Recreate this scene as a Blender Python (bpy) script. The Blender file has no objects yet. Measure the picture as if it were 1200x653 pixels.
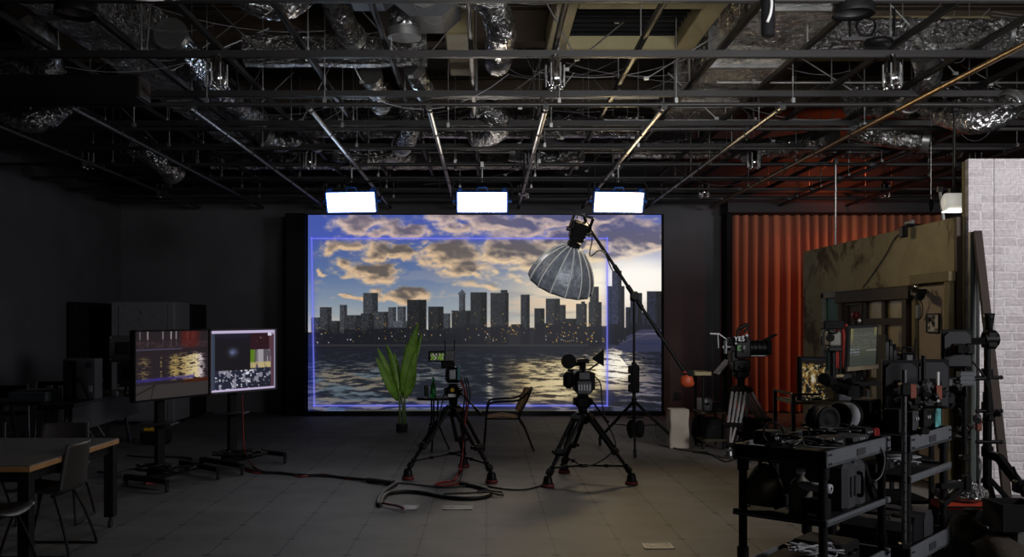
import bpy, math, random
import numpy as np
from mathutils import Vector, Matrix, Quaternion
random.seed(7)
SC = bpy.context.scene
COL = SC.collection
PI = math.pi
V = Vector
# ---------------------------------------------------------------- camera constants
FPX, VX, VY, EYE = 1102.0, 570.0, 380.0, 1.65
def W(x, y, Z):
    """photo pixel at distance Z -> world point"""
    return V(((x-VX)/FPX*Z, Z, EYE-(y-VY)/FPX*Z))
def G(x, y, z=0.0):
    """photo pixel of a point standing at height z -> world point"""
    Z = FPX*(EYE-z)/(y-VY)
    return V(((x-VX)/FPX*Z, Z, z))
# ---------------------------------------------------------------- materials
def srgb(c):
    out = []
    for v in c[:3]:
        v = v/255.0
        out.append(v/12.92 if v <= 0.04045 else ((v+0.055)/1.055)**2.4)
    return tuple(out)
MATS = {}
def nodes(m):
    m.use_nodes = True
    nt = m.node_tree
    return nt, nt.nodes, nt.links, nt.nodes['Principled BSDF']
def mat(name, col, rough=0.5, metal=0.0, var=0.12, bump=0.0, scale=12.0, spec=0.5, emit=None, estr=0.0, alpha=None, trans=0.0):
    if name in MATS: return MATS[name]
    m = bpy.data.materials.new(name)
    nt, N, L, b = nodes(m)
    b.inputs['Roughness'].default_value = rough
    b.inputs['Metallic'].default_value = metal
    b.inputs['Specular IOR Level'].default_value = spec
    b.inputs['Transmission Weight'].default_value = trans
    tc = N.new('ShaderNodeTexCoord')
    nz = N.new('ShaderNodeTexNoise'); nz.inputs['Scale'].default_value = scale; nz.inputs['Detail'].default_value = 4
    L.new(tc.outputs['Object'], nz.inputs['Vector'])
    r = N.new('ShaderNodeValToRGB')
    c = V(col[:3])
    r.color_ramp.elements[0].position = 0.3; r.color_ramp.elements[1].position = 0.7
    r.color_ramp.elements[0].color = (*(c*(1-var)), 1)
    r.color_ramp.elements[1].color = (*(c*(1+var)), 1)
    L.new(nz.outputs['Fac'], r.inputs['Fac'])
    L.new(r.outputs['Color'], b.inputs['Base Color'])
    if bump:
        bp = N.new('ShaderNodeBump'); bp.inputs['Strength'].default_value = bump; bp.inputs['Distance'].default_value = 0.02
        L.new(nz.outputs['Fac'], bp.inputs['Height']); L.new(bp.outputs['Normal'], b.inputs['Normal'])
    if emit:
        b.inputs['Emission Color'].default_value = (*emit, 1); b.inputs['Emission Strength'].default_value = estr
    if alpha is not None:
        b.inputs['Alpha'].default_value = alpha
    MATS[name] = m
    return m
BLK = mat('black_metal', (0.007, 0.007, 0.0075), 0.45, 0.0, spec=.18)
BLKM = mat('black_matt', (0.007, 0.007, 0.008), 0.75, spec=.15)
PLAS = mat('black_plastic', (0.011, 0.011, 0.0125), 0.5, spec=.2)
CHAR = mat('charcoal_paint', (0.031, 0.032, 0.036), 0.55)
GREY = mat('grey_paint', (0.10, 0.105, 0.115), 0.5)
LGREY = mat('light_grey_plastic', (0.32, 0.33, 0.35), 0.5)
ALU = mat('aluminium', (0.55, 0.56, 0.58), 0.32, 0.9)
LEGALU = mat('satin_leg_aluminium', (0.42, 0.43, 0.45), 0.32, 0.5)
DALU = mat('dark_aluminium', (0.16, 0.16, 0.17), 0.35, 0.9)
CHROME = mat('chrome', (0.75, 0.75, 0.76), 0.14, 1.0)
RUB = mat('rubber', (0.012, 0.012, 0.012), 0.8)
RED = mat('red_plastic', (0.30, 0.02, 0.02), 0.5)
ORANGE = mat('orange_plastic', (0.50, 0.075, 0.02), 0.5)
WHITE = mat('white_plastic', (0.65, 0.65, 0.66), 0.5)
PAPER = mat('paper', (0.62, 0.62, 0.60), 0.8)
CHANNEL = mat('channel_steel', (0.017, 0.0155, 0.0155), 0.5, 0.0, scale=4)
PIPE = mat('pipe_steel', (0.045, 0.042, 0.042), 0.42, 0.4, scale=3)
GALV = mat('galvanised_steel', (0.42, 0.42, 0.42), 0.35, 0.85)
OLIVE = mat('olive_soffit_paint', (0.34, 0.29, 0.15), 0.6, scale=3)
CABLE = mat('cable_rubber', (0.012, 0.012, 0.012), 0.5)
CABLER = mat('cable_red', (0.22, 0.015, 0.015), 0.5)
CABLEG = mat('cable_grey', (0.28, 0.28, 0.30), 0.45)
KHAKI = mat('khaki_canvas', (0.055, 0.046, 0.028), 0.9, scale=20, bump=0.3)
BROWNW = mat('dark_brown_wood', (0.034, 0.021, 0.014), 0.6, spec=.25, scale=6)
BLUEP = mat('blue_enamel', (0.02, 0.10, 0.42), 0.4)
GREENG = mat('green_glass', (0.02, 0.30, 0.05), 0.08, 0.0, var=0.02, trans=0.85)
CLEARG = mat('clear_glass', (0.85, 0.9, 0.92), 0.05, 0.0, var=0.01, trans=0.95)
LEAF = mat('leaf_green', (0.15, 0.30, 0.035), 0.45, scale=9, var=0.3)
STEM = mat('leaf_stem', (0.10, 0.16, 0.05), 0.6)
TEAL = mat('teal_paint', (0.03, 0.16, 0.16), 0.6)
YELLOW = mat('yellow_plastic', (0.65, 0.40, 0.03), 0.5)
WICK = mat('woven_tan', (0.32, 0.19, 0.09), 0.7, scale=60, var=0.45, bump=0.6)
BRASSY = mat('brassy_pipe', (0.20, 0.13, 0.06), 0.35, 0.7)

def foil_mat(name, tint, sc, strength, ribs=0.0):
    m = bpy.data.materials.new(name)
    nt, N, L, b = nodes(m)
    b.inputs['Metallic'].default_value = 0.95; b.inputs['Roughness'].default_value = 0.17
    tc = N.new('ShaderNodeTexCoord')
    n1 = N.new('ShaderNodeTexVoronoi'); n1.inputs['Scale'].default_value = sc; n1.feature = 'DISTANCE_TO_EDGE'
    n2 = N.new('ShaderNodeTexNoise'); n2.inputs['Scale'].default_value = sc*0.7; n2.inputs['Detail'].default_value = 6; n2.inputs['Distortion'].default_value = 1.0
    L.new(tc.outputs['Object'], n2.inputs['Vector'])
    mxv = N.new('ShaderNodeVectorMath'); mxv.operation = 'MULTIPLY_ADD'; mxv.inputs[1].default_value = (.16, .16, .16); L.new(n2.outputs['Color'], mxv.inputs[0]); L.new(tc.outputs['Object'], mxv.inputs[2]); L.new(mxv.outputs[0], n1.inputs['Vector'])
    ad = N.new('ShaderNodeMath'); ad.operation = 'ADD'
    L.new(n1.outputs['Distance'], ad.inputs[0]); L.new(n2.outputs['Fac'], ad.inputs[1])
    bp = N.new('ShaderNodeBump'); bp.inputs['Strength'].default_value = strength; bp.inputs['Distance'].default_value = 0.07
    L.new(ad.outputs[0], bp.inputs['Height']); L.new(bp.outputs['Normal'], b.inputs['Normal'])
    r = N.new('ShaderNodeValToRGB')
    r.color_ramp.elements[0].color = (*[c*0.45 for c in tint], 1); r.color_ramp.elements[1].color = (*tint, 1)
    r.color_ramp.elements[0].position = 0.35; r.color_ramp.elements[1].position = 0.65
    L.new(n2.outputs['Fac'], r.inputs['Fac']); L.new(r.outputs['Color'], b.inputs['Base Color'])
    return m
FOIL = foil_mat('duct_foil', (0.80, 0.79, 0.78), 13, 1.0)
FOIL2 = foil_mat('flex_duct_foil', (0.68, 0.68, 0.69), 10, 0.7)
WRAP = foil_mat('clear_plastic_wrap', (0.5, 0.5, 0.5), 14, 0.8)

# ---------------------------------------------------------------- mesh builder (world coordinates, optional local frame M)
WM = {}          # object name -> world matrix, kept by hand (no depsgraph update needed)
class MB:
    def __init__(s, M=None):
        s.v = []; s.f = []; s.sm = []; s.M = M or Matrix.Identity(4)
    def add(s, vs, fs, smooth=False):
        o = len(s.v)
        s.v += [s.M @ V(p) for p in vs]
        s.f += [tuple(i+o for i in f) for f in fs]
        s.sm += [smooth]*len(fs)
        return s
    def box(s, c, d, R=None, bev=0.0):
        c = V(c); hx, hy, hz = d[0]/2, d[1]/2, d[2]/2
        R = R or Matrix.Identity(3)
        if bev <= 0:
            vs = [c + R @ V((x, y, z)) for z in (-hz, hz) for y in (-hy, hy) for x in (-hx, hx)]
            fs = [(0,2,3,1),(4,5,7,6),(0,1,5,4),(2,6,7,3),(0,4,6,2),(1,3,7,5)]
            return s.add(vs, fs)
        b = min(bev, hx*0.9, hy*0.9, hz*0.9)
        vs = []; idx = {}
        for sx in (-1, 1):
            for sy in (-1, 1):
                for sz in (-1, 1):
                    for a in range(3):
                        p = [sx*(hx-b), sy*(hy-b), sz*(hz-b)]
                        p[a] = (sx*hx, sy*hy, sz*hz)[a]
                        idx[(sx, sy, sz, a)] = len(vs); vs.append(c + R @ V(p))
        fs = []
        I = lambda sx, sy, sz, a: idx[(sx, sy, sz, a)]
        for sg in (-1, 1):
            q = [(-1,-1),(1,-1),(1,1),(-1,1)]
            if sg < 0: q = q[::-1]
            fs.append([I(sg, a, c2, 0) for a, c2 in q])
            fs.append([I(c2, sg, a, 1) for a, c2 in q])
            fs.append([I(a, c2, sg, 2) for a, c2 in q])
            fs_ = None
        for s1 in (-1, 1):
            for s2 in (-1, 1):
                fs.append([I(-1, s1, s2, 1), I(1, s1, s2, 1), I(1, s1, s2, 2), I(-1, s1, s2, 2)])
                fs.append([I(s1, -1, s2, 0), I(s1, 1, s2, 0), I(s1, 1, s2, 2), I(s1, -1, s2, 2)])
                fs.append([I(s1, s2, -1, 0), I(s1, s2, 1, 0), I(s1, s2, 1, 1), I(s1, s2, -1, 1)])
                for s3 in (-1, 1):
                    fs.append([I(s1, s2, s3, 0), I(s1, s2, s3, 1), I(s1, s2, s3, 2)])
        out = []
        for f in fs:                       # orient outwards
            a, b2, c3 = vs[f[0]], vs[f[1]], vs[f[2]]
            n = (b2-a).cross(c3-a); ce = sum((vs[i] for i in f), V((0,0,0)))/len(f)
            out.append(tuple(f) if n.dot(ce-c) > 0 else tuple(f[::-1]))
        return s.add(vs, out)
    def bar(s, p0, p1, w, h, up=(0,0,1), bev=0.0):
        """rectangular bar from p0 to p1, w across, h along up"""
        p0, p1 = V(p0), V(p1); d = p1-p0; L = d.length; d.normalize()
        u = V(up)
        if abs(d.dot(u)) > 0.98: u = V((0,1,0))
        x = d.cross(u).normalized(); u = x.cross(d).normalized()
        R = Matrix((x, d, u)).transposed()
        return s.box((p0+p1)/2, (w, L, h), R, bev)
    def cyl(s, p0, p1, r0, r1=None, n=12, cap=True):
        r1 = r0 if r1 is None else r1
        p0, p1 = V(p0), V(p1); d = (p1-p0).normalized()
        a = d.orthogonal().normalized(); b = d.cross(a)
        vs = []
        for p, r in ((p0, r0), (p1, r1)):
            for i in range(n):
                t = 2*PI*i/n; vs.append(p + a*math.cos(t)*r + b*math.sin(t)*r)
        s.add(vs, [(i, (i+1) % n, n+(i+1) % n, n+i) for i in range(n)], True)
        if cap:
            s.add(vs[:n], [tuple(range(n))[::-1]]); s.add(vs[n:], [tuple(range(n))])
        return s
    def tube(s, pts, r, n=8, closed=False, cap=True, flat=1.0):
        pts = [V(p) for p in pts]; m = len(pts)
        rf = r if callable(r) else (lambda i: r)
        vs = []; a = None
        for i in range(m):
            if closed: d = pts[(i+1) % m]-pts[i-1]
            else: d = pts[min(i+1, m-1)]-pts[max(i-1, 0)]
            d.normalize()
            if a is None: a = d.orthogonal().normalized()
            else:
                a = a - d*a.dot(d)
                a = a.normalized() if a.length > 1e-6 else d.orthogonal().normalized()
            b = d.cross(a)
            for k in range(n):
                t = 2*PI*k/n; vs.append(pts[i] + (a*math.cos(t) + b*math.sin(t)*flat)*rf(i))
        fs = []
        for i in range(m if closed else m-1):
            j = (i+1) % m
            for k in range(n):
                q = (k+1) % n
                fs.append((i*n+k, i*n+q, j*n+q, j*n+k))
        s.add(vs, fs, True)
        if cap and not closed:
            s.add(vs[:n], [tuple(range(n))[::-1]]); s.add(vs[-n:], [tuple(range(n))])
        return s
    def lathe(s, prof, p, axis=(0,0,1), n=20, smooth=True):
        p = V(p); d = V(axis).normalized(); a = d.orthogonal().normalized(); b = d.cross(a)
        vs = []
        for r, z in prof:
            for k in range(n):
                t = 2*PI*k/n; vs.append(p + d*z + (a*math.cos(t)+b*math.sin(t))*max(r, 1e-4))
        fs = [(i*n+k, i*n+(k+1) % n, (i+1)*n+(k+1) % n, (i+1)*n+k) for i in range(len(prof)-1) for k in range(n)]
        return s.add(vs, fs, smooth)
    def ball(s, c, r, n=12):
        rx, ry, rz = (r, r, r) if not hasattr(r, '__len__') else r
        vs = []; m = n//2+1
        for i in range(m+1):
            th = PI*i/m
            for k in range(n):
                ph = 2*PI*k/n
                vs.append(V(c)+V((rx*math.sin(th)*math.cos(ph), ry*math.sin(th)*math.sin(ph), rz*math.cos(th))))
        fs = [(i*n+k, (i+1)*n+k, (i+1)*n+(k+1) % n, i*n+(k+1) % n) for i in range(m) for k in range(n)]
        return s.add(vs, fs, True)
    def grid(s, fn, nu, nv, smooth=True, thick=0.0):
        vs = [V(fn(i/nu, j/nv)) for j in range(nv+1) for i in range(nu+1)]
        w = nu+1
        fs = [(j*w+i, j*w+i+1, (j+1)*w+i+1, (j+1)*w+i) for j in range(nv) for i in range(nu)]
        if thick:
            nrm = [V((0,0,0)) for _ in vs]
            for f in fs:
                n = (vs[f[1]]-vs[f[0]]).cross(vs[f[3]]-vs[f[0]])
                if n.length > 0: n.normalize()
                for q in f: nrm[q] += n
            o = len(vs)
            vs2 = [p - (n.normalized() if n.length else n)*thick for p, n in zip(vs, nrm)]
            fs2 = [tuple(q+o for q in f[::-1]) for f in fs]
            ring = list(range(nu+1)) + [j*w+nu for j in range(1, nv+1)] + [nv*w+i for i in range(nu-1, -1, -1)] + [j*w for j in range(nv-1, 0, -1)]
            fs3 = [(ring[k], ring[k]+o, ring[(k+1) % len(ring)]+o, ring[(k+1) % len(ring)]) for k in range(len(ring))]
            return s.add(vs+vs2, fs+fs2+fs3, smooth)
        return s.add(vs, fs, smooth)
    def prism(s, poly, vec):
        vec = V(vec); n = len(poly)
        vs = [V(p) for p in poly] + [V(p)+vec for p in poly]
        fs = [tuple(range(n))[::-1], tuple(range(n, 2*n))] + [(i, (i+1) % n, n+(i+1) % n, n+i) for i in range(n)]
        return s.add(vs, fs)
    def build(s, name, m, parent=None, loc=None):
        me = bpy.data.meshes.new(name)
        o = bpy.data.objects.new(name, me)
        COL.objects.link(o)
        if parent is not None:
            Mw = WM[parent.name]; o.parent = parent; inv = Mw.inverted()
        else:
            Mw = Matrix.Translation(V(loc)) if loc is not None else Matrix.Identity(4)
            o.location = Mw.translation; inv = Mw.inverted()
        WM[o.name] = Mw
        me.from_pydata([tuple(inv @ p) for p in s.v], [], s.f)
        me.polygons.foreach_set('use_smooth', s.sm)
        me.materials.append(m)
        me.update()
        return o
def tag(o, label=None, cat=None, group=None, kind=None):
    if label: o['label'] = label
    if cat: o['category'] = cat
    if group: o['group'] = group
    if kind: o['kind'] = kind
    return o
def thing(name, label, cat, loc=(0,0,0), rz=0.0, group=None):
    o = bpy.data.objects.new(name, None); COL.objects.link(o)
    o.empty_display_size = 0.1
    o.location = loc; o.rotation_euler = (0, 0, rz)
    WM[o.name] = Matrix.Translation(V(loc)) @ Matrix.Rotation(rz, 4, 'Z')
    return tag(o, label, cat, group)
def frame(o): return WM[o.name]
def solo(name, mb, m, label, cat, loc=None, group=None):
    return tag(mb.build(name, m, None, loc), label, cat, group)
def struct(name, mb, m, parent=None):
    o = mb.build(name, m, parent)
    if parent is None: o['kind'] = 'structure'
    return o
def kids(o): return [c for c in COL.objects if c.parent == o]
def copy_tree(o, loc=None, rz=None, label=None, parent=None):
    c = o.copy(); COL.objects.link(c)
    if parent is not None: c.parent = parent
    if loc is not None: c.location = loc
    if rz is not None: c.rotation_euler = (0, 0, rz)
    if label: c['label'] = label
    for k in list(o.children): copy_tree(k, parent=c)
    return c
def smooth_path(pts, k=6):
    pts = [V(p) for p in pts]
    out = []
    for i in range(len(pts)-1):
        p0 = pts[max(i-1, 0)]; p1 = pts[i]; p2 = pts[i+1]; p3 = pts[min(i+2, len(pts)-1)]
        for j in range(k):
            t = j/k
            out.append(0.5*((2*p1)+(-p0+p2)*t+(2*p0-5*p1+4*p2-p3)*t*t+(-p0+3*p1-3*p2+p3)*t**3))
    out.append(pts[-1])
    return out
def rotz(a): return Matrix.Rotation(a, 3, 'Z')
def basis(x, y, z): return Matrix((V(x), V(y), V(z))).transposed()

# ---------------------------------------------------------------- pictures for the displays, computed per grid point
def fbm(x, y, oct=5, seed=0, px=1.0, py=1.0):
    rs = np.random.RandomState(seed)
    out = np.zeros_like(x); amp = 1.0; tot = 0
    fx, fy = px, py
    for o in range(oct):
        g = rs.rand(64, 64)
        u = x*fx; v = y*fy
        i = np.floor(u).astype(int); j = np.floor(v).astype(int)
        a = u-i; b = v-j
        a = a*a*(3-2*a); b = b*b*(3-2*b)
        q = lambda ii, jj: g[jj % 64, ii % 64]
        out += amp*((q(i, j)*(1-a)+q(i+1, j)*a)*(1-b)+(q(i, j+1)*(1-a)+q(i+1, j+1)*a)*b)
        tot += amp; amp *= 0.52; fx *= 2.03; fy *= 2.03
    return out/tot
def ss(e0, e1, x):
    t = np.clip((x-e0)/(e1-e0), 0, 1); return t*t*(3-2*t)
def mixc(img, c, m):
    c = np.asarray(c, float)
    return img*(1-m[..., None]) + c*m[..., None]
def lin(img):
    v = np.clip(img, 0, 255)/255.0
    return np.where(v <= 0.04045, v/12.92, ((v+0.055)/1.055)**2.4)
def picture_mat(name, strength=1.0):
    m = bpy.data.materials.new(name); m.use_nodes = True
    N, L = m.node_tree.nodes, m.node_tree.links
    N.clear()
    at = N.new('ShaderNodeAttribute'); at.attribute_name = 'picture'
    em = N.new('ShaderNodeEmission'); em.inputs['Strength'].default_value = strength
    out = N.new('ShaderNodeOutputMaterial')
    L.new(at.outputs['Color'], em.inputs['Color'])
    gl = N.new('ShaderNodeBsdfGlossy'); gl.inputs['Roughness'].default_value = 0.35; gl.inputs['Color'].default_value = (0.02, 0.02, 0.02, 1)
    ad = N.new('ShaderNodeAddShader'); L.new(em.outputs[0], ad.inputs[0]); L.new(gl.outputs[0], ad.inputs[1])
    L.new(ad.outputs[0], out.inputs['Surface'])
    return m
def display(name, tl, tr, bl, img, parent, strength=1.0):
    """flat lit display: grid of points with the picture as a colour per point. img[h,w,3] sRGB 0-255, row 0 at top"""
    h, w = img.shape[:2]
    tl, tr, bl = V(tl), V(tr), V(bl)
    inv = WM[parent.name].inverted()
    tl, tr, bl = inv @ tl, inv @ tr, inv @ bl
    u = np.linspace(0, 1, w)[None, :, None]; v = np.linspace(0, 1, h)[:, None, None]
    P = np.array(tl)[None, None] + u*np.array(tr-tl)[None, None] + v*np.array(bl-tl)[None, None]
    me = bpy.data.meshes.new(name)
    n = (h-1)*(w-1)
    me.vertices.add(h*w); me.vertices.foreach_set('co', P.reshape(-1).astype(np.float32))
    ii, jj = np.meshgrid(np.arange(w-1), np.arange(h-1))
    a = (jj*w+ii).reshape(-1)
    quads = np.stack([a, a+w, a+w+1, a+1], 1).reshape(-1)
    me.loops.add(n*4); me.loops.foreach_set('vertex_index', quads.astype(np.int32))
    me.polygons.add(n); me.polygons.foreach_set('loop_start', (np.arange(n)*4).astype(np.int32))
    me.update(calc_edges=True)
    at = me.attributes.new('picture', 'FLOAT_COLOR', 'POINT')
    c = np.ones((h*w, 4), np.float32); c[:, :3] = lin(img).reshape(-1, 3)
    at.data.foreach_set('color', c.reshape(-1))
    me.materials.append(picture_mat(name+'_picture', strength))
    o = bpy.data.objects.new(name, me); COL.objects.link(o); o.parent = parent
    WM[o.name] = WM[parent.name]
    return o
def skyline_picture(w=620, h=350):
    x, y = np.meshgrid(np.linspace(361, 775, w), np.linspace(252, 485, h))
    rs = np.random.RandomState(3)
    t = (y-252)/140.0
    img = np.zeros((h, w, 3))+np.array([70, 86, 152.])
    img = mixc(img, (88, 110, 152), ss(0.05, 0.55, t)); img = mixc(img, (140, 152, 162), ss(0.42, 0.85, t)); img = mixc(img, (188, 186, 176), ss(.78, 1.0, t))
    warm = np.exp(-((x-738)/80)**2-((y-330)/34)**2)
    haze = np.exp(-((x-700)/110)**2-((y-345)/36)**2)
    img = mixc(img, (232, 206, 168), np.clip(haze*1.05, 0, 0.85)); img = mixc(img, (255, 246, 220), np.clip(warm*1.1, 0, .95))
    right = ss(500, 660, x)
    def cover(wx, wy, yy):
        """cloud density; blobs give the places, layered noise the ragged shapes"""
        den = np.zeros_like(wx)
        for cx, cy, rx, ry, a in CLOUDS:
            u = (wx-cx)/rx; v = (wy-cy)/ry
            v = np.where(v > 0, v*1.35, v*.9)
            den = np.maximum(den, a*np.exp(-(u*u)**1.3-(v*v)))
        return den
    w1 = fbm(x, y, 5, 11, 0.055, 0.085)-.5; w2 = fbm(x, y, 5, 12, 0.055, 0.085)-.5
    wx = x+46*w1; wy = y+20*w2
    den = cover(wx, wy, y)
    n = fbm(x, y, 6, 21, 0.030, 0.07)
    n2 = fbm(x, y, 5, 22, 0.10, 0.2)
    den = den*.95+(n-.5)*.85+(n2-.5)*.26+right*ss(330, 285, y)*.24+ss(300, 268, y)*.05
    cm = ss(.12, .58, den)
    # shading: light comes from low on the right and through thin edges
    shift = lambda a, dx, dy: np.roll(np.roll(a, dy, 0), dx, 1)
    rel = den-shift(den, 5, -4)*.5-shift(den, 2, -6)*.5
    lit = np.clip(.5+rel*1.6, 0, 1)
    thick = ss(.34, .86, den)
    bright = np.zeros_like(img)+np.array([214, 182, 146.]); bright = mixc(bright, (240, 214, 172), right*ss(268, 300, y)*.8); bright = mixc(bright, (200, 178, 166), ss(278, 258, y)*.6)
    dark = np.zeros_like(img)+np.array([96, 88, 84.]); dark = mixc(dark, (84, 80, 92), right*.7); dark = mixc(dark, (82, 82, 112), ss(284, 262, y)*right*.8); dark = mixc(dark, (118, 106, 112), ss(282, 262, y)*(1-right)*.6)
    sh = np.clip(thick*.95+(.5-lit)*1.5+(n2-.5)*.8, 0, 1)
    cloud = bright*(1-sh[..., None])+dark*sh[..., None]
    cmk = cm*(1-.35*warm)
    img = img*(1-cmk[..., None])+cloud*cmk[..., None]
    st = ss(0.52, 0.70, fbm(x, y, 5, 44, 0.016, 0.15))*ss(290, 315, y)*0.5
    img = mixc(img, (220, 186, 156), st*(1-warm)*(.35+.65*right)); img = mixc(img, (108, 116, 138), ss(.55, .72, fbm(x, y, 5, 46, .02, .16))*ss(300, 320, y)*.30*right*(1-warm*.7))
    img = mixc(img, (255, 248, 226), np.clip(np.exp(-((x-752)/46)**2-((y-326)/20)**2)*1.1, 0, 1)*(1-thick*0.3))
    # buildings
    gx = np.floor((x-361)/.95).astype(int); gy = np.floor((y-252)/1.25).astype(int)
    wn = rs.rand(500, 500)[gy % 500, gx % 500]
    for x0, x1, yt, sv in TOWERS:
        m = ((x > x0) & (x < x1) & (y > yt) & (y < 404)).astype(float)
        base = np.array([sv*0.94, sv*0.98, sv*1.06])
        c = base[None, None]*(0.74+0.5*wn[..., None])*(1.0-0.25*((x-x0)/(x1-x0) > 0.62))[..., None]
        c = c*(1-0.35*ss(375, 402, y))[..., None]
        img = img*(1-m[..., None])+c*m[..., None]
    sp = ((np.abs(x-541.5) < (y-339)*0.9) & (y > 339) & (y < 345)).astype(float); img = mixc(img, (70, 74, 82), sp)
    lv = np.array([0, 3, -2, 4, 1, 5, 2, -1])[np.floor((x-361)/14).astype(int) % 8]
    lowm = (y > 389-7*ss(500, 580, x)-lv*.8) & (y < 405)
    img = mixc(img, (29, 30, 37), lowm.astype(float)*0.95)
    hill = ((y > 384+((x-468)/50)**2*5) & (y < 403) & (x > 415) & (x < 540)).astype(float); img = mixc(img, (26, 28, 34), hill)
    gate = fbm(x, y, 3, 91, .04, .06)
    lamp = ((wn > 0.95) & (y > 378) & (y < 401) & (gate > .5)).astype(float)*(.25+.75*ss(540, 620, x))*.75+((wn > 0.988) & (y > 360) & (y < 402)).astype(float)*0.45
    img = mixc(img, (196, 156, 74), np.clip(lamp, 0, 1)*(img.sum(2) < 220)*(x < 712))
    img = mixc(img, (200, 204, 214), ((wn > .992) & (y > 391) & (y < 402)).astype(float)*.8)
    # water
    wm = (y >= 404).astype(float)
    d = np.clip((y-404)/81.0, 0, 1)
    per = 1.0/(0.20+0.9*d); lg = np.log(0.20+0.9*d)
    wob = (fbm(x, y, 3, 55, .05, .1)-.5)*.05
    r1 = fbm((x-570)*per*0.030+9, (lg+wob)*22, 4, 51); r2 = fbm((x-570)*per*0.060+40, (lg+wob)*48, 4, 52)
    rp = r1*0.52+r2*0.48
    glow = np.exp(-((x-722-4*d)/(24+26*d))**2)*1.1*np.exp(-((d-0.28)/0.42)**2)+0.72*np.exp(-((x-655)/46)**2)*ss(0.10, 0.3, d)*(1-0.45*ss(0.7, 1, d))+.30*np.exp(-((x-612)/22)**2)*ss(.15, .3, d)
    glow = np.clip(glow, 0, 1)
    colr = 0.55*np.exp(-((x-574)/4)**2)*ss(0.15, 0.3, d)*ss(1.0, .7, d)+0.18*np.exp(-((x-505)/7)**2)*ss(.2, .4, d)
    left = ss(585, 440, x)*ss(0.14, 0.5, d)*0.75
    thr = 0.575-0.17*glow-0.10*left-.07*colr
    mk = ss(thr-0.07, thr+0.09, rp)
    water = np.zeros_like(img)+np.array([28, 31, 40.]); water = mixc(water, (40, 44, 52), left*.6); water = mixc(water, (84, 70, 46), glow*.75)
    refl = np.zeros_like(img)+np.array([46, 50, 60.])
    tone = fbm(x, y, 3, 71, .025, .11)
    refl = mixc(refl, (116, 113, 106), np.clip(left*1.25, 0, 1)); refl = mixc(refl, (82, 100, 114), np.clip(left*1.2, 0, 1)*ss(0.46, 0.60, tone)*0.85); refl = mixc(refl, (132, 118, 96), left*ss(.5, .36, tone)*.6)
    refl = mixc(refl, (206, 180, 124), np.clip(glow*1.15, 0, 1)); refl = mixc(refl, (255, 246, 214), np.clip((glow-0.60)*2.3, 0, 1)); refl = mixc(refl, (172, 166, 150), np.clip(colr*1.6, 0, 1))
    refl = mixc(refl, (124, 112, 104), ss(724, 748, x)*ss(0.35, 0.6, d)*.7)
    water = water*(1-mk[..., None])+refl*mk[..., None]
    sh2 = (1-ss(0.02, 0.22, d))*(1-0.8*np.clip(np.exp(-((x-718)/24)**2)*ss(0.02, 0.10, d), 0, 1)); water = mixc(water, (30, 31, 38), sh2*0.85)
    img = img*(1-wm[..., None])+water*wm[..., None]
    img = mixc(img, (66, 65, 66), np.exp(-((y-404.5)/0.8)**2)*(x < 690)*0.7)
    # yachts at the right
    top = 402-9*ss(722, 752, x)-3*ss(752, 760, x)
    y1 = ((y > top) & (y < 412+2*ss(740, 775, x)) & (x > 719+np.maximum(0, 408-y)*1.5+np.maximum(0, y-408)*3)).astype(float); img = mixc(img, (50, 50, 60), y1)
    y2 = ((y > 386+.5*(x < 752)) & (y < 398) & (x > 734+np.maximum(0, 394-y)*2.2)).astype(float); img = mixc(img, (60, 58, 66), y2*0.9)
    img = mixc(img, (104, 98, 100), ((np.abs(y-391.5) < 0.7) & (x > 742)).astype(float)*0.7+((np.abs(y-top-.6) < .6) & (x > 726) & (y > 388)).astype(float)*.4)
    img = mixc(img, (40, 44, 58), ((np.abs(y-402.5) < 1.2) & (x > 745)).astype(float)*.6)
    img = mixc(img, (26, 28, 38), ((y > 412) & (y < 438) & (x > 726+np.abs(y-417)*.8)).astype(float)*0.75*ss(0.70, 0.45, rp))
    buoy = ((y > 414) & (y < 426) & (np.abs(x-703) < (y-413)*.6)).astype(float); img = mixc(img, (44, 42, 40), buoy*0)
    out = ((x < 367) | (y < 279) | (x > 711) | (y > 475)).astype(float)
    img = img+out[..., None]*np.array([-2, 0, 14.])*(img.mean(2) > 40)[..., None]
    img = mixc(img, (30, 44, 128), ((x < 366.5) & (y > 392)).astype(float)*0.4)
    xl = 365.2+(y-279)*0.016
    for dist, on in ((y-279.5, ((x > 364) & (x < 712.5))), (y-475, ((x > 367) & (x < 712.5))), (x-711.5, ((y > 278) & (y < 476))), (x-xl, ((y > 278) & (y < 476)))):
        img = mixc(img, (60, 70, 220), np.exp(-(np.abs(dist)/3.0))*on*0.34); img = mixc(img, (128, 132, 255), np.exp(-(dist/0.75)**2)*on*0.88)
    bot = ((y > 479.5) & (y < 484) & (x > 404) & (x < 652)).astype(float); img = mixc(img, (66, 65, 60), bot*0.8)
    img = mixc(img, (18, 18, 20), ((y > 483.5)).astype(float)*0.6)
    return img
CLOUDS = [(432,320,40,12,1.0),(458,297,38,11,.95),(401,290,22,12,.8),(416,264,30,12,.8),(474,272,42,9,.9),(532,302,34,14,1.0),(531,258,46,10,.9),(548,319,30,9,.85),(470,347,36,7,.85),(412,350,16,4,.8),
    (373,320,8,5,.7),(500,285,16,6,.55),(590,266,40,12,.9),(600,297,46,14,1.0),(640,258,44,9,.9),(655,288,40,11,.9),(735,282,44,18,1.15),(700,258,50,8,.85),(645,314,46,8,.8),(720,304,30,6,.6),(620,328,40,6,.5),(565,335,36,6,.5),(395,262,14,8,.45)]
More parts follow.
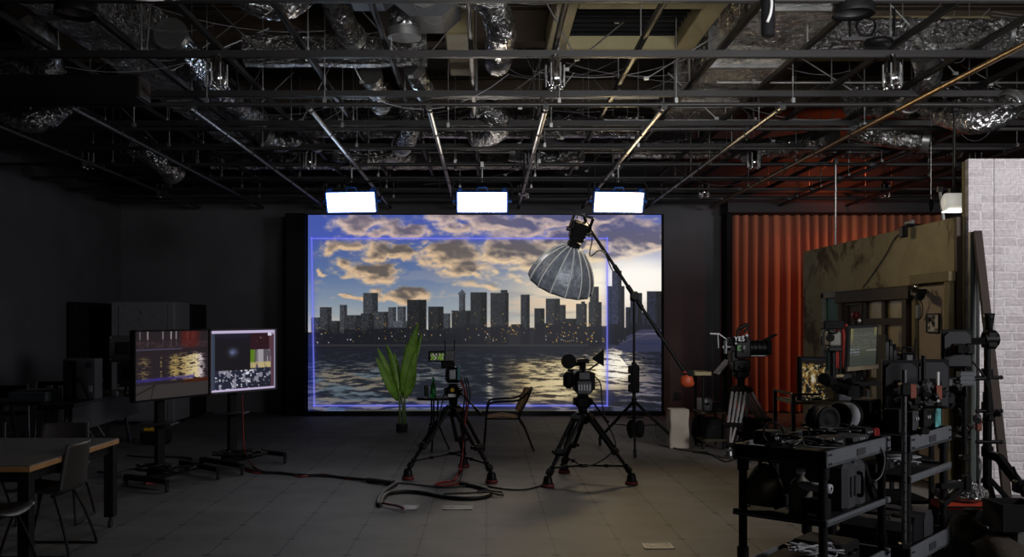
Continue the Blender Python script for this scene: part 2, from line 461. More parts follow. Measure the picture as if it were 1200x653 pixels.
TOWERS = [(365,378,372,62),(375,389,360,58),(386,400,376,50),(398,407,357,66),(405,424,369,54),(425.5,443,343,62),(423,438,367,50),(438,457,365,58),(455,464,360,70),(466,476,359,70),
    (460,480,376,80),(477,499.5,351,36),(502,520,359,40),(520,528,367,66),(538,545,343,70),(529,557,364,42),(551,571,342.5,42),(575,596,343,48),(587,595,340,46),
    (610,621,345,54),(626,638,361,46),(639.5,656,350,52),(656,663,357,46),(663,675,373,42),(675,688,356,48),(681,686,353,48),(690,705,354,46),(691,702,336,50),
    (712,732,335,44),(717,728.6,317,52),(733,739,360,42),(738.5,752.5,343,42),(758,776,341,42),(752,758,366,42)]
# ================================================================ THE ROOM
XL, XR, YB, YF, HC = -6.88, 8.6, 17.7, -1.0, 5.4
def mnode(N, L, op, a, b=None, c=None):
    n = N.new('ShaderNodeMath'); n.operation = op
    for k, v in enumerate((a, b, c)):
        if v is None: continue
        if isinstance(v, (int, float)): n.inputs[k].default_value = v
        else: L.new(v, n.inputs[k])
    return n.outputs[0]
def floor_mat():
    m = bpy.data.materials.new('raised_floor_tiles'); nt, N, L, b = nodes(m)
    tc = N.new('ShaderNodeTexCoord'); sx = N.new('ShaderNodeSeparateXYZ'); L.new(tc.outputs['Object'], sx.inputs[0])
    M = lambda op, a, b2=None, c=None: mnode(N, L, op, a, b2, c)
    def dist(o, off):
        f = M('FRACT', M('MULTIPLY', M('ADD', o, off), 2.0))
        return M('MULTIPLY', M('SUBTRACT', 0.5, M('ABSOLUTE', M('SUBTRACT', f, 0.5))), 0.5)
    dx = dist(sx.outputs[0], 40.0); dy = dist(sx.outputs[1], 40.28)
    lx = M('LESS_THAN', dx, 0.005); ly = M('MULTIPLY', M('LESS_THAN', dy, 0.004), 0.4)
    tick = M('MULTIPLY', M('LESS_THAN', dx, 0.030), M('LESS_THAN', dy, 0.016))
    j = M('MAXIMUM', M('MULTIPLY', lx, 0.75), M('MAXIMUM', ly, tick))
    nz = N.new('ShaderNodeTexNoise'); nz.inputs['Scale'].default_value = 2.3; nz.inputs['Detail'].default_value = 6; L.new(tc.outputs['Object'], nz.inputs['Vector'])
    r = N.new('ShaderNodeValToRGB'); r.color_ramp.elements[0].position = .3; r.color_ramp.elements[1].position = .72
    r.color_ramp.elements[0].color = (.105, .100, .096, 1); r.color_ramp.elements[1].color = (.155, .150, .145, 1); L.new(nz.outputs['Fac'], r.inputs[0])
    vt = N.new('ShaderNodeTexWhiteNoise'); vt.noise_dimensions = '2D'
    fl = N.new('ShaderNodeVectorMath'); fl.operation = 'SNAP'; fl.inputs[1].default_value = (.5, .5, 10)
    ofs = N.new('ShaderNodeVectorMath'); ofs.operation = 'ADD'; ofs.inputs[1].default_value = (40, 40.28, 0)
    L.new(tc.outputs['Object'], ofs.inputs[0]); L.new(ofs.outputs[0], fl.inputs[0]); L.new(fl.outputs[0], vt.inputs['Vector'])
    tv = M('MULTIPLY_ADD', vt.outputs['Value'], 0.16, 0.92)
    mx = N.new('ShaderNodeMix'); mx.data_type = 'RGBA'; mx.blend_type = 'MULTIPLY'; mx.inputs[0].default_value = 1
    L.new(r.outputs[0], mx.inputs[6]); L.new(tv, mx.inputs[7])
    m2 = N.new('ShaderNodeMix'); m2.data_type = 'RGBA'; L.new(M('MULTIPLY', j, 0.95), m2.inputs[0]); L.new(mx.outputs[2], m2.inputs[6]); m2.inputs[7].default_value = (.008, .012, .012, 1)
    L.new(m2.outputs[2], b.inputs['Base Color']); b.inputs['Roughness'].default_value = 0.62; b.inputs['Specular IOR Level'].default_value = 0.25
    return m
def plaster(name, c0, c1, sc=1.6, rough=0.8, bump=0.12, stain=None):
    m = bpy.data.materials.new(name); nt, N, L, b = nodes(m)
    tc = N.new('ShaderNodeTexCoord')
    nz = N.new('ShaderNodeTexNoise'); nz.inputs['Scale'].default_value = sc; nz.inputs['Detail'].default_value = 7; nz.inputs['Roughness'].default_value = .65; L.new(tc.outputs['Object'], nz.inputs['Vector'])
    r = N.new('ShaderNodeValToRGB'); r.color_ramp.elements[0].position = .32; r.color_ramp.elements[1].position = .7
    r.color_ramp.elements[0].color = (*c0, 1); r.color_ramp.elements[1].color = (*c1, 1); L.new(nz.outputs['Fac'], r.inputs[0])
    col = r.outputs[0]
    if stain:
        n2 = N.new('ShaderNodeTexNoise'); n2.inputs['Scale'].default_value = 1.15; n2.inputs['Detail'].default_value = 9; n2.inputs['Roughness'].default_value = .7; n2.inputs['Distortion'].default_value = .6
        L.new(tc.outputs['Object'], n2.inputs['Vector'])
        r2 = N.new('ShaderNodeValToRGB'); r2.color_ramp.elements[0].position = .50; r2.color_ramp.elements[1].position = .57
        L.new(n2.outputs['Fac'], r2.inputs[0])
        mx = N.new('ShaderNodeMix'); mx.data_type = 'RGBA'; L.new(r2.outputs[0], mx.inputs[0]); L.new(col, mx.inputs[6]); mx.inputs[7].default_value = (*stain, 1)
        col = mx.outputs[2]
    L.new(col, b.inputs['Base Color']); b.inputs['Roughness'].default_value = rough
    bp = N.new('ShaderNodeBump'); bp.inputs['Strength'].default_value = bump; bp.inputs['Distance'].default_value = .02
    L.new(nz.outputs['Fac'], bp.inputs['Height']); L.new(bp.outputs['Normal'], b.inputs['Normal'])
    return m
FLOOR = floor_mat()
WALLM = plaster('dark_grey_wall_paint', (.085, .085, .095), (.115, .115, .128), 1.2)
CEILM = plaster('dark_slab_concrete', (.06, .05, .042), (.10, .085, .07), .9)
struct('floor', MB().box(((XL+XR)/2, (YB+YF)/2, -.05), (XR-XL+.4, YB-YF+.4, .1)), FLOOR)
struct('ceiling', MB().box(((XL+XR)/2, (YB+YF)/2, HC+.1), (XR-XL+.4, YB-YF+.4, .2)), CEILM)
struct('wall_back', MB().box(((XL+XR)/2, YB+.1, HC/2), (XR-XL+.4, .2, HC)), WALLM)
struct('wall_left', MB().box((XL-.1, (YB+YF)/2, HC/2), (.2, YB-YF+.4, HC)), WALLM)
struct('wall_right', MB().box((XR+.1, (YB+YF)/2, HC/2), (.2, YB-YF+.4, HC)), WALLM)
# dark bulkhead over the curtain, and the wall return beside the screen
struct('trim_1', MB().box(((4.36+XR)/2, 17.22, 3.765), (XR-4.36, .5, .19)), plaster('dark_bulkhead_paint', (.030, .028, .032), (.04, .037, .042)))
struct('trim_2', MB().box((4.42, 17.28, 1.83), (.10, .38, 3.66)), BLKM)
# dark curtained opening in the back wall at the left
op = MB()
def fold(u, v): return (-6.82+.03*math.sin(u*60), 15.35+u*2.2, 0.02+v*2.0)
op.grid(fold, 90, 4)
solo('blackout_curtain', op, BLKM, 'black cloth drape hung low on the left wall by the far corner', 'curtain', (-6.82, 16.4, .02))
# socket box on wall beside the screen
tmp = thing('wall_box', 'small grey socket box on the dark red-lit wall beside the screen', 'socket', (3.62, 17.66, .30))
MB().box((3.62, 17.67, .32), (.13, .06, .13), bev=.01).build('box', GREY, tmp)
MB().box((3.62, 17.637, .32), (.09, .012, .09), bev=.004).build('cover', CHAR, tmp)
# ---------------------------------------------------------------- floor plates
def plate(name, lab, x0, x1, y0, y1, fm, im, grp=None):
    a = G(x0, y1); b2 = G(x1, y0); c = (a+b2)/2
    w, d = abs(b2.x-a.x), abs(b2.y-a.y)
    t = thing(name, lab, 'floor plate', (c.x, c.y, 0), 0, grp)
    f = MB()
    for sx in (-1, 1): f.box((c.x+sx*(w/2-.008), c.y, .003), (.016, d, .006))
    for sy in (-1, 1): f.box((c.x, c.y+sy*(d/2-.008), .003), (w, .016, .006))
    f.build('frame', fm, t)
    MB().box((c.x, c.y, .002), (w-.03, d-.03, .004)).build('lid', im, t)
    MB().box((c.x-w*.2, c.y, .005), (.03, .02, .003)).build('latch', fm, t)
plate('floor_outlet', 'steel framed floor outlet lid in the open tiles right of centre', 756, 785, 637, 644, LGREY, GREY)
plate('floor_outlet', 'pale open floor outlet where the thick cable ends', 470, 491, 592.5, 598, LGREY, WHITE)
plate('floor_outlet', 'grey closed floor outlet lid right of the coiled cable end', 518, 554, 592, 598, GREY, GREY)
# ================================================================ CURTAIN
def curtain_mat():
    m = bpy.data.materials.new('orange_curtain_cloth'); nt, N, L, b = nodes(m)
    tc = N.new('ShaderNodeTexCoord')
    mp = N.new('ShaderNodeMapping'); mp.inputs['Scale'].default_value = (5, 5, .4); L.new(tc.outputs['Object'], mp.inputs[0])
    nz = N.new('ShaderNodeTexNoise'); nz.inputs['Scale'].default_value = 2; nz.inputs['Detail'].default_value = 5; L.new(mp.outputs[0], nz.inputs['Vector'])
    r = N.new('ShaderNodeValToRGB'); r.color_ramp.elements[0].color = (.42, .135, .065, 1); r.color_ramp.elements[1].color = (.56, .19, .095, 1); L.new(nz.outputs['Fac'], r.inputs[0])
    L.new(r.outputs[0], b.inputs['Base Color']); b.inputs['Roughness'].default_value = .85
    b.inputs['Sheen Weight'].default_value = .2
    return m
CURT = curtain_mat()
cz0, cz1 = .03, 3.68
def cfold(u, v):
    x = 4.52+u*(8.5-4.52)
    p = (x/.178 + .16*math.sin(x*1.7)+.14*math.sin(x*4.1)) % 1.0
    a = .060*(1+.3*math.sin(x*9))
    if p < .56: y = -a*max(0.0, math.sin(PI*p/.56))**.7
    else: y = .20*math.sin(PI*(p-.56)/.44)**.7*(1+.25*math.sin(x*5.3))
    return (x+.006*math.sin(v*5+x*3), 17.46+y+.008*math.sin(x*30+v*3), cz0+(cz1-cz0)*v)
cb = MB(); cb.grid(cfold, 760, 8)
tc_ = thing('stage_curtain', 'tall pleated orange curtain across the back right of the studio', 'curtain', (6.5, 17.45, .03))
cb.build('cloth', CURT, tc_)
MB().cyl((4.5, 17.46, 3.72), (8.5, 17.46, 3.72), .02).build('rail', BLK, tc_)
# ================================================================ LED WALL
SZ = 17.0
tl, tr, bl = W(361, 252, SZ), W(775, 252, SZ), W(361, 485.5, SZ)
led = thing('led_wall', 'huge screen wall showing a sunset skyline over water', 'screen', (tl.x/2+tr.x/2, SZ, 0))
w_ = tr.x-tl.x
MB().box(((tl.x+tr.x)/2, SZ+.16, (tl.z+.04)/2), (w_+.10, .30, tl.z+.0)).build('cabinet', BLKM, led)
MB().box((tl.x-.21, SZ+.05, tl.z/2+.01), (.36, .34, tl.z+.02), bev=.01).build('side_panel', BLK, led)
MB().box(((tl.x+tr.x)/2, SZ-.03, .045), (w_+.1, .10, .07)).build('plinth', BLK, led)
display('display', tl, tr, bl, skyline_picture(), led, 1.0)
# ================================================================ CEILING: upper channels, lower pipe grid
HU, HP = EYE+2.42, EYE+2.20
ordn = ['first', 'second', 'third', 'fourth', 'fifth', 'sixth', 'seventh', 'eighth', 'ninth', 'tenth', 'eleventh', 'twelfth', 'thirteenth', 'fourteenth', 'fifteenth', 'sixteenth', 'seventeenth', 'eighteenth', 'nineteenth']
def channel(p0, p1, w, h):
    m = MB(); p0 = V(p0); p1 = V(p1)
    d = (p1-p0).normalized(); x = d.cross(V((0,0,1)))
    up = V((0,0,1))
    m.bar(p0+up*(h-.004), p1+up*(h-.004), w, .008)
    for s in (-1, 1):
        o = x*s*(w/2-.005)
        m.bar(p0+o+up*h/2, p1+o+up*h/2, .009, h)
        o2 = x*s*(w/2-.011)
        m.bar(p0+o2+up*.006, p1+o2+up*.006, .018, .012)
    return m
zs = [7.07+1.467*k for k in range(8)]
for k, z in enumerate(zs):
    m = channel((XL+.02, z, HU), (XR-.02, z, HU), .055, .062)
    solo('ceiling_channel', m, CHANNEL, 'black ceiling channel running across the room, %s from the front' % ordn[k], 'ceiling channel', (0, z, HU), 'upper channels across the room')
xs = [-.14+.76*k for k in range(-8, 11)]
for k, x in enumerate(xs):
    m = channel((x, 4.5, HU+.064), (x, 17.6, HU+.064), .042, .05)
    solo('ceiling_channel', m, CHANNEL, 'narrow black ceiling channel running into depth, %s from the left wall' % ordn[k], 'ceiling channel', (x, 11, HU+.064), 'upper channels running into depth')
pz = [9.42+1.175*k for k in range(7)]
px = [-5.28, -4.11, -2.94, -1.76, -.57, .59, 1.76, 2.93, 4.12, 5.3, 6.5]
CLAMP = mat('pipe_clamp', (.02, .02, .02), .5)
for k, z in enumerate(pz):
    t = thing('cross_pipe', 'black round pipe running across under the ceiling, %s from the front' % ordn[k], 'pipe', (0, z, HP), 0, 'lower grid pipes across the room')
    MB().cyl((XL+.05, z, HP), (XR-.05, z, HP), .024, n=10).build('tube', PIPE, t)
for k, x in enumerate(px):
    y0 = 9.30 if x < 4.0 else 5.2
    t = thing('depth_pipe', 'bare steel pipe hung under the cross pipes, %s from the left wall' % ordn[k], 'pipe', (x, y0, HP-.055), 0, 'lower grid pipes running into depth')
    MB().cyl((x, y0, HP-.055), (x, 17.3, HP-.055), .026, n=10).build('tube', BRASSY if x in (4.12,) else PIPE, t)
    for z in pz:
        c = MB(); c.box((x, z, HP-.028), (.055, .04, .115), bev=.008); c.cyl((x-.035, z, HP-.03), (x+.035, z, HP-.03), .009, n=6)
        c.build('clamp', CLAMP, t)
    MB().cyl((x, y0-.012, HP-.055), (x, y0, HP-.055), .032, n=10).build('end_cap', CLAMP, t)
# hanger rods
r0 = None; hk = -1; SKIP_H = [0, 1, 2, 6, 7, 11, 12, 16, 27, 32, 43, 48, 52, 57, 58, 59, 64, 75, 80, 81, 86, 87, 88, 89, 91, 92, 93, 96, 97, 98, 99, 100]; SKIP_P = [45, 47, 52]; SKIP_S = [4, 5, 10, 27, 36]      # rods fully hidden behind other things
for i, x in enumerate(xs):
    for j, z in enumerate(zs):
        if (i+2*j) % 3 == 1: continue
        hk += 1
        if hk in SKIP_H: continue
        hgt = HC-(HU+.06)
        if r0 is None:
            rm = MB(); rm.cyl((0, 0, 0), (0, 0, hgt), .007, n=6); rm.cyl((0, 0, .02), (0, 0, .05), .016, n=6); rm.cyl((0, 0, hgt-.03), (0, 0, hgt), .03, n=8)
            r0 = solo('hanger_rod', rm, GALV, 'thin threaded steel rod hanging a black channel from the slab', 'hanger rod', (0, 0, 0), 'threaded hanger rods')
            o = r0
        else:
            o = r0.copy(); COL.objects.link(o)
        o.location = (x+.03, z+.05, HU+.055)
pr0 = None; pk = -1
for i, x in enumerate(px):
    for j, z in enumerate(pz):
        if (i*3+j*2) % 4 == 0: continue
        pk += 1
        if pk in SKIP_P: continue
        if pr0 is None:
            rm = MB(); rm.cyl((0, 0, 0), (0, 0, HC-HP-.03), .006, n=6); rm.box((0, 0, .015), (.03, .05, .05)); rm.cyl((0, 0, .2), (0, 0, .26), .012, n=6)
            pr0 = solo('pipe_hanger', rm, GALV, 'thin steel rod with a clip holding a cross pipe of the lower grid', 'hanger rod', (0, 0, 0), 'pipe hanger rods'); o = pr0
        else:
            o = pr0.copy(); COL.objects.link(o)
        o.location = (x+.14, z, HP+.025)
# sway braces: thin diagonal rods
b0 = 0
for i in range(54):
    x = random.uniform(-5.5, 7.5); z = random.uniform(8.6, 16.3); a = random.uniform(0, 2*PI); ln = random.uniform(.6, 1.3)
    p0 = V((x, z, HU+.09)); p1 = p0+V((math.cos(a)*ln, math.sin(a)*ln*.6, random.uniform(.5, .95)))
    if i in SKIP_S: continue
    m = MB(); m.cyl(p0, p1, .008, n=6); m.box(p0, (.05, .03, .03))
    solo('sway_brace', m, GALV, 'thin diagonal steel brace tying a black channel up to the slab', 'brace', p0, 'diagonal ceiling braces')
# steel beams and soffits near the slab
def ibeam(p0, p1, w, h, t=.015):
    m = MB(); u = V((0,0,1)); p0, p1 = V(p0), V(p1)
    m.bar(p0+u*t/2, p1+u*t/2, w, t); m.bar(p0+u*(h-t/2), p1+u*(h-t/2), w, t); m.bar(p0+u*h/2, p1+u*h/2, t, h-2*t)
    return m
BEAM = mat('brown_fireproofed_steel', (.10, .072, .050), .85, scale=6, bump=.4)
for k, z in enumerate((11.2, 14.4)):
    o = struct('beam_across_%d' % (k+1), ibeam((XL, z, HC-.42), (XR, z, HC-.42), .26, .42), BEAM)
for k, x in enumerate((-4.9, -1.1, 4.0)):
    struct('beam_deep_%d' % (k+1), ibeam((x, 5, HC-.36), (x, 17.6, HC-.36), .2, .36), BEAM)
solo('ceiling_soffit', MB().box((-4.45, 10.2, 4.80), (.72, 1.2, .30), bev=.02), OLIVE, 'pale olive boxed soffit panel up left behind the foil duct', 'soffit', (-4.45, 10.2, 4.65))
solo('ceiling_soffit', MB().box((4.35, 10.6, 4.86), (2.2, .9, .25), bev=.02), OLIVE, 'long dull olive soffit panel up right below the foil cross duct', 'soffit', (4.35, 10.6, 4.73))
solo('ceiling_soffit', MB().box((-.28, 10.3, 4.75), (.30, 1.6, .34), bev=.02), OLIVE, 'narrow olive boxed soffit left of the cassette air unit', 'soffit', (-.28, 10.3, 4.58))
# cassette air unit
ac = thing('air_unit', 'large square ceiling air unit with an olive rim and black open grille', 'air conditioner', (1.42, 9.3, 4.5))
f = MB(); cx, cy, z = 1.42, 9.32, 4.56
for sx in (-1, 1): f.box((cx+sx*.68, cy, z+.13), (.20, 1.62, .26), bev=.01)
for sy in (-1, 1): f.box((cx, cy+sy*.72, z+.13), (1.16, .18, .26), bev=.01)
f.build('rim', OLIVE, ac)
MB().box((cx, cy, z+.40), (1.5, 1.56, .36)).build('body', BLKM, ac)
g = MB()
for q in range(9): g.bar((cx-.57, cy-.6+q*.15, z+.16), (cx+.57, cy-.6+q*.15, z+.16), .012, .05)
g.build('grille', BLKM, ac)
MB().box((cx-.1, cy+.2, z+.15), (.05, .04, .03)).build('sensor', GREY, ac)
# ---------------------------------------------------------------- ducts
def rect_duct(lab, x0, x1, y0, y1, z0, z1, m=FOIL):
    t = thing('foil_duct', lab, 'duct', ((x0+x1)/2, (y0+y1)/2, z0), 0, 'foil wrapped ducts')
    b = MB()
    # many little panels so that the foil skin is crinkled
    nx, ny, nz_ = max(2, int((x1-x0)/.18)), max(2, int((y1-y0)/.18)), max(2, int((z1-z0)/.15))
    def jit(a, bb): return (random.Random(int(a*997)*31+int(bb*991)).random()-.5)*.05
    b.grid(lambda u, v: (x0+jit(u*3, v*5)*.4, y0+(y1-y0)*(1-u), z0+(z1-z0)*v), ny, nz_)
    b.grid(lambda u, v: (x1+jit(u*7, v*2)*.4, y0+(y1-y0)*u, z0+(z1-z0)*v), ny, nz_)
    b.grid(lambda u, v: (x0+(x1-x0)*(1-u), y0+(y1-y0)*v, z0+jit(u*2, v*9)*.4), nx, ny)
    b.grid(lambda u, v: (x0+(x1-x0)*u, y0+(y1-y0)*v, z1), nx, ny)
    b.grid(lambda u, v: (x0+(x1-x0)*u, y0, z0+(z1-z0)*v), nx, nz_)
    b.grid(lambda u, v: (x0+(x1-x0)*(1-u), y1, z0+(z1-z0)*v), nx, nz_)
    b.build('skin', m, t)
    L_ = max(x1-x0, y1-y0); alongy = (y1-y0) > (x1-x0)
    k = 1.1
    while k < L_-.3:
        s = MB()
        if alongy: s.box(((x0+x1)/2, y0+k, (z0+z1)/2), (x1-x0+.05, .035, z1-z0+.05))
        else: s.box((x0+k, (y0+y1)/2, (z0+z1)/2), (.035, y1-y0+.05, z1-z0+.05))
        s.build('band', GALV, t); k += 1.8
    return t
def flex_duct(lab, pts, r, ribs=True, m=FOIL2, grp='flexible foil ducts'):
    path = smooth_path(pts, 10)
    t = thing('flex_duct', lab, 'duct', tuple(path[0]), 0, grp)
    # resample finely so that the corrugation is real
    out = [path[0]]; step = .03; acc = 0
    for a, b in zip(path, path[1:]):
        L_ = (b-a).length; d = 0
        while acc + (L_-d) >= step:
            d += step-acc; acc = 0; out.append(a.lerp(b, d/L_))
        acc += L_-d
    MB().tube(out, (lambda i: r*(1+.045*(i % 2)+.03*math.sin(i*.37))), n=14).build('hose', m, t)
    for e, e2 in ((0, 2), (-1, -3)):
        d = (out[e]-out[e2]).normalized()
        MB().cyl(out[e]-d*.06, out[e]+d*.02, r*1.1, n=16).build('collar', GALV, t)
    return t
rect_duct('big square foil duct running into depth at the upper left', -3.98, -3.40, 5.5, 14.2, EYE+2.74, EYE+3.28)
rect_duct('big crinkled foil duct running into depth right of the air unit', 2.36, 3.1, 5.2, 13.2, EYE+2.72, EYE+3.26)
def round_duct(lab, p0, p1, r, m=FOIL):
    p0, p1 = V(p0), V(p1); t = thing('foil_duct', lab, 'duct', tuple(p0), 0, 'foil wrapped ducts')
    n = max(6, int((p1-p0).length/.12))
    pts = [p0.lerp(p1, i/n) for i in range(n+1)]
    rr = random.Random(int(p0.x*100)+int(r*1000))
    ks = [r*(1+rr.uniform(-.05, .05)) for _ in pts]
    MB().tube(pts, lambda i: ks[i], n=16).build('skin', m, t)
    d = (p1-p0).normalized()
    for q in range(1, int((p1-p0).length/1.0)):
        c = p0+d*q*1.0; MB().cyl(c-d*.02, c+d*.02, r*1.09, n=18).build('band', GALV, t)
    return t
round_duct('round foil duct running across above the screen, left of centre', (-2.5, 9.75, EYE+2.84), (-.62, 9.75, EYE+2.84), .17)
round_duct('long round foil duct running across at the upper right', (3.2, 9.45, EYE+2.90), (7.6, 9.45, EYE+2.90), .17)
round_duct('slim foil duct at the far upper left corner', (-6.6, 9.6, EYE+2.6), (-4.5, 9.6, EYE+2.6), .12)
round_duct('round foil duct low over the right side behind the second channel', (4.4, 11.4, EYE+2.72), (7.8, 11.8, EYE+2.72), .2)
round_duct('round foil duct crossing deep above the screen', (-3.0, 13.1, EYE+2.75), (2.2, 13.1, EYE+2.75), .16)
round_duct('round foil duct crossing furthest back near the panel lights', (-4.5, 15.4, EYE+2.68), (1.5, 15.4, EYE+2.68), .15)
round_duct('round foil duct running across far back right by the curtain', (2.0, 14.9, EYE+2.78), (7.5, 14.9, EYE+2.78), .16)
# plenum boxes with hexagon-like ends
def plenum(lab, c, w, d, h):
    t = thing('duct_plenum', lab, 'duct', c, 0, 'duct plenum boxes')
    x, y, z = c
    poly = [(x-w/2, y, z+h), (x-w/2, y, z+h*.4), (x-w*.2, y, z), (x+w*.25, y, z), (x+w/2, y, z+h*.35), (x+w/2, y, z+h)]
    MB().prism(poly[::-1], (0, d, 0)).build('box', GREY, t)
    MB().cyl((x, y-.02, z+h*.55), (x, y+.0, z+h*.55), h*.36, n=18).build('spigot', GALV, t)
    for s in (-.3, .3): MB().cyl((x+w*s, y+d/2, z+h), (x+w*s, y+d/2, HC), .007, n=6).build('rod', GALV, t)
plenum('dark grey plenum box hanging left of the olive soffit', (-.30-.25, 8.3, EYE+2.72), .62, .5, .36)
plenum('dark grey plenum box at the top left of centre', (-1.05, 7.95, EYE+2.78), .6, .4, .3)
plenum('dark plenum box above the panel light row at right', (1.2, 13.8, EYE+2.7), .8, .5, .3)
flex_duct('fat flexible duct bending down right of the small plenum box', [(-.34, 8.3, EYE+2.98), (.02, 8.5, EYE+2.92), (.14, 8.75, EYE+2.72), (.14, 9.0, EYE+2.45+.3), (.12, 9.9, EYE+2.75), (.15, 10.6, EYE+3.1)], .135)
flex_duct('flexible duct elbow at the top left by the chrome socket', [(-2.3, 7.9, EYE+3.2), (-2.1, 8.0, EYE+2.85), (-1.75, 8.2, EYE+2.8), (-1.5, 8.3, EYE+3.1)], .14)
flex_duct('vertical flexible duct stub left of the plenum, front', [W(474, 42, 8.6), W(474, 20, 8.6), W(474, -10, 8.6)], .14)
flex_duct('flexible duct rising at the upper left edge', [W(60, 100, 9.4), W(58, 80, 9.4), W(50, 50, 9.0), W(20, 10, 8.6)], .14)
flex_duct('slanting flexible duct left of the round cross duct', [W(392, -6, 8.6), W(398, 15, 8.75), W(405, 30, 8.95), W(414, 44, 9.25)], .12)
flex_duct('short flexible duct dropping behind the cross duct, middle', [W(446, 122, 11.2), W(440, 104, 10.7), W(434, 88, 10.4)], .12)
flex_duct('brass tinted bent flexible duct below the cross duct end', [W(485, 80, 9.9), W(490, 92, 10.0), W(498, 108, 10.2)], .10)
flex_duct('flexible duct hanging in front of the right foil duct', [W(1085, 66, 9.6), W(1088, 90, 9.8), W(1076, 108, 10.2), W(1062, 120, 10.6)], .13)
flex_duct('sagging bow of flexible duct at the right, upper', [W(1185, 120, 9.6), W(1165, 138, 9.5), W(1135, 142, 9.6), W(1105, 132, 10.2), W(1085, 120, 10.8)], .13)
flex_duct('flexible duct bend at far upper left by the dark box', [W(-10, 112, 11), W(20, 138, 10.6), W(50, 140, 10.6), W(80, 118, 11.2)], .13)
flex_duct('flexible duct descending along the left foil duct', [W(200, 40, 9.2), W(235, 80, 10.0), W(262, 110, 11), W(300, 140, 12)], .15)
flex_duct('flexible duct low in the middle behind the pipes', [W(480, 125, 12.0), W(482, 140, 12.0), W(478, 160, 12.2), W(470, 172, 12.8)], .13)
flex_duct('flexible duct curl above the middle panel light', [W(560, 125, 11.5), W(585, 140, 11.5), W(580, 155, 12.0), W(560, 160, 12.4)], .14)
flex_duct('flexible duct stub far left behind the box beam', [W(160, 170, 13.0), W(190, 190, 13.0), W(205, 205, 13.2)], .15)
flex_duct('flexible duct behind the pipes far right of the lights', [W(880, 188, 13.5), W(890, 175, 13.5), W(930, 170, 13.2), W(975, 160, 12.6)], .14)
flex_duct('flexible duct draped left over the screen corner', [W(310, 160, 12.4), W(330, 168, 12.6), W(350, 160, 12.9), W(372, 168, 13.4)], .12)
flex_duct('flexible duct draped above the left panel light', [W(395, 178, 13.6), W(425, 186, 13.6), W(450, 180, 13.8), W(480, 184, 14.2)], .13)
flex_duct('flexible duct draped between the panel lights, deep', [W(600, 178, 14.0), W(640, 186, 14.0), W(680, 180, 14.2)], .13)
flex_duct('flexible duct between the two right depth pipes', [W(1000, 150, 11.6), W(1040, 160, 11.4), W(1090, 165, 11.2)], .13)
# thin wires, looping slack in the roof void: nobody could count them
wb = MB()
for i in range(190):
    x = random.uniform(-6, 7.5); z = random.uniform(8.2, 16.5); h = random.uniform(HU+.1, HC-.15)
    a = random.uniform(0, 2*PI); ln = random.uniform(.5, 2.0); sag = random.uniform(.03, .25)
    d = V((math.cos(a)*ln, math.sin(a)*ln*.6, random.uniform(-.35, .35)))
    pts = [V((x, z, h))+d*t-V((0, 0, sag*4*t*(1-t))) for t in [k/8 for k in range(9)]]
    wb.tube(pts, random.choice((.0025, .003, .004)), n=4)
tag(wb.build('ceiling_wires', CABLEG, None, (0, 12, HU+.3)), 'tangle of thin grey wires looping through the dark roof void', 'wires', None, 'stuff')
# conduit pipes in the void
for k, (x0, x1, z, h) in enumerate(((-6.5, 2.0, 10.9, EYE+2.62), (1.5, 8.2, 11.9, EYE+2.58), (-4.0, 7.0, 14.0, EYE+2.56), (2.5, 8.2, 10.2, EYE+2.62))):
    m = MB(); m.cyl((x0, z, h), (x1, z, h), .014, n=8)
    q = x0+.4
    while q < x1: m.box((q, z, h+.01), (.03, .04, .05)); q += 1.5
    solo('conduit', m, GALV, ['thin steel conduit across the upper left ceiling', 'thin steel conduit across the upper right ceiling, nearer one', 'thin steel conduit across deep over the lights', 'thin steel conduit over the right carts, front one'][k], 'conduit', (x0, z, h))
# long dark box beam at the left
bb = thing('box_fixture', 'long black box hung across the upper left under the channels', 'light box', (-5.1, 9.12, EYE+2.14))
MB().box((-5.1, 9.1, EYE+2.27), (3.55, .30, .22), bev=.012).build('housing', BLKM, bb)
MB().box((-3.31, 9.1, EYE+2.27), (.03, .27, .2), bev=.006).build('end_plate', mat('brown_end_plate', (.05, .035, .03), .6), bb)
for x in (-6.4, -5.1, -3.7): MB().bar((x, 9.1, EYE+2.38), (x, 9.1, HU+.05), .03, .03).build('bracket', BLK, bb)
# black can downlights near the camera
def can(lab, x, y, z, r, h, ang=0):
    t = thing('can_light', lab, 'lamp', (x, y, z), 0, 'black can lights near the front')
    MB().lathe([(r*.86, .03), (r, 0), (r*1.02, .01), (r*1.02, .05), (r*.97, .06), (r*.97, h), (r*.5, h+.03), (.0, h+.03)], (x, y, z), n=28).build('can', BLK, t)
    MB().lathe([(r*.86, .03), (r*.6, .1), (0, .12)], (x, y, z), n=24).build('reflector', DALU, t)
    MB().cyl((x, y, z+h), (x, y, HU+.3), .025).build('stem', BLK, t)
can('black can light hanging at the upper left front', -3.12, 7.15, EYE+2.35, .155, .30)
can('black can light hanging at the upper right front', 2.79, 7.15, EYE+2.35, .155, .30)
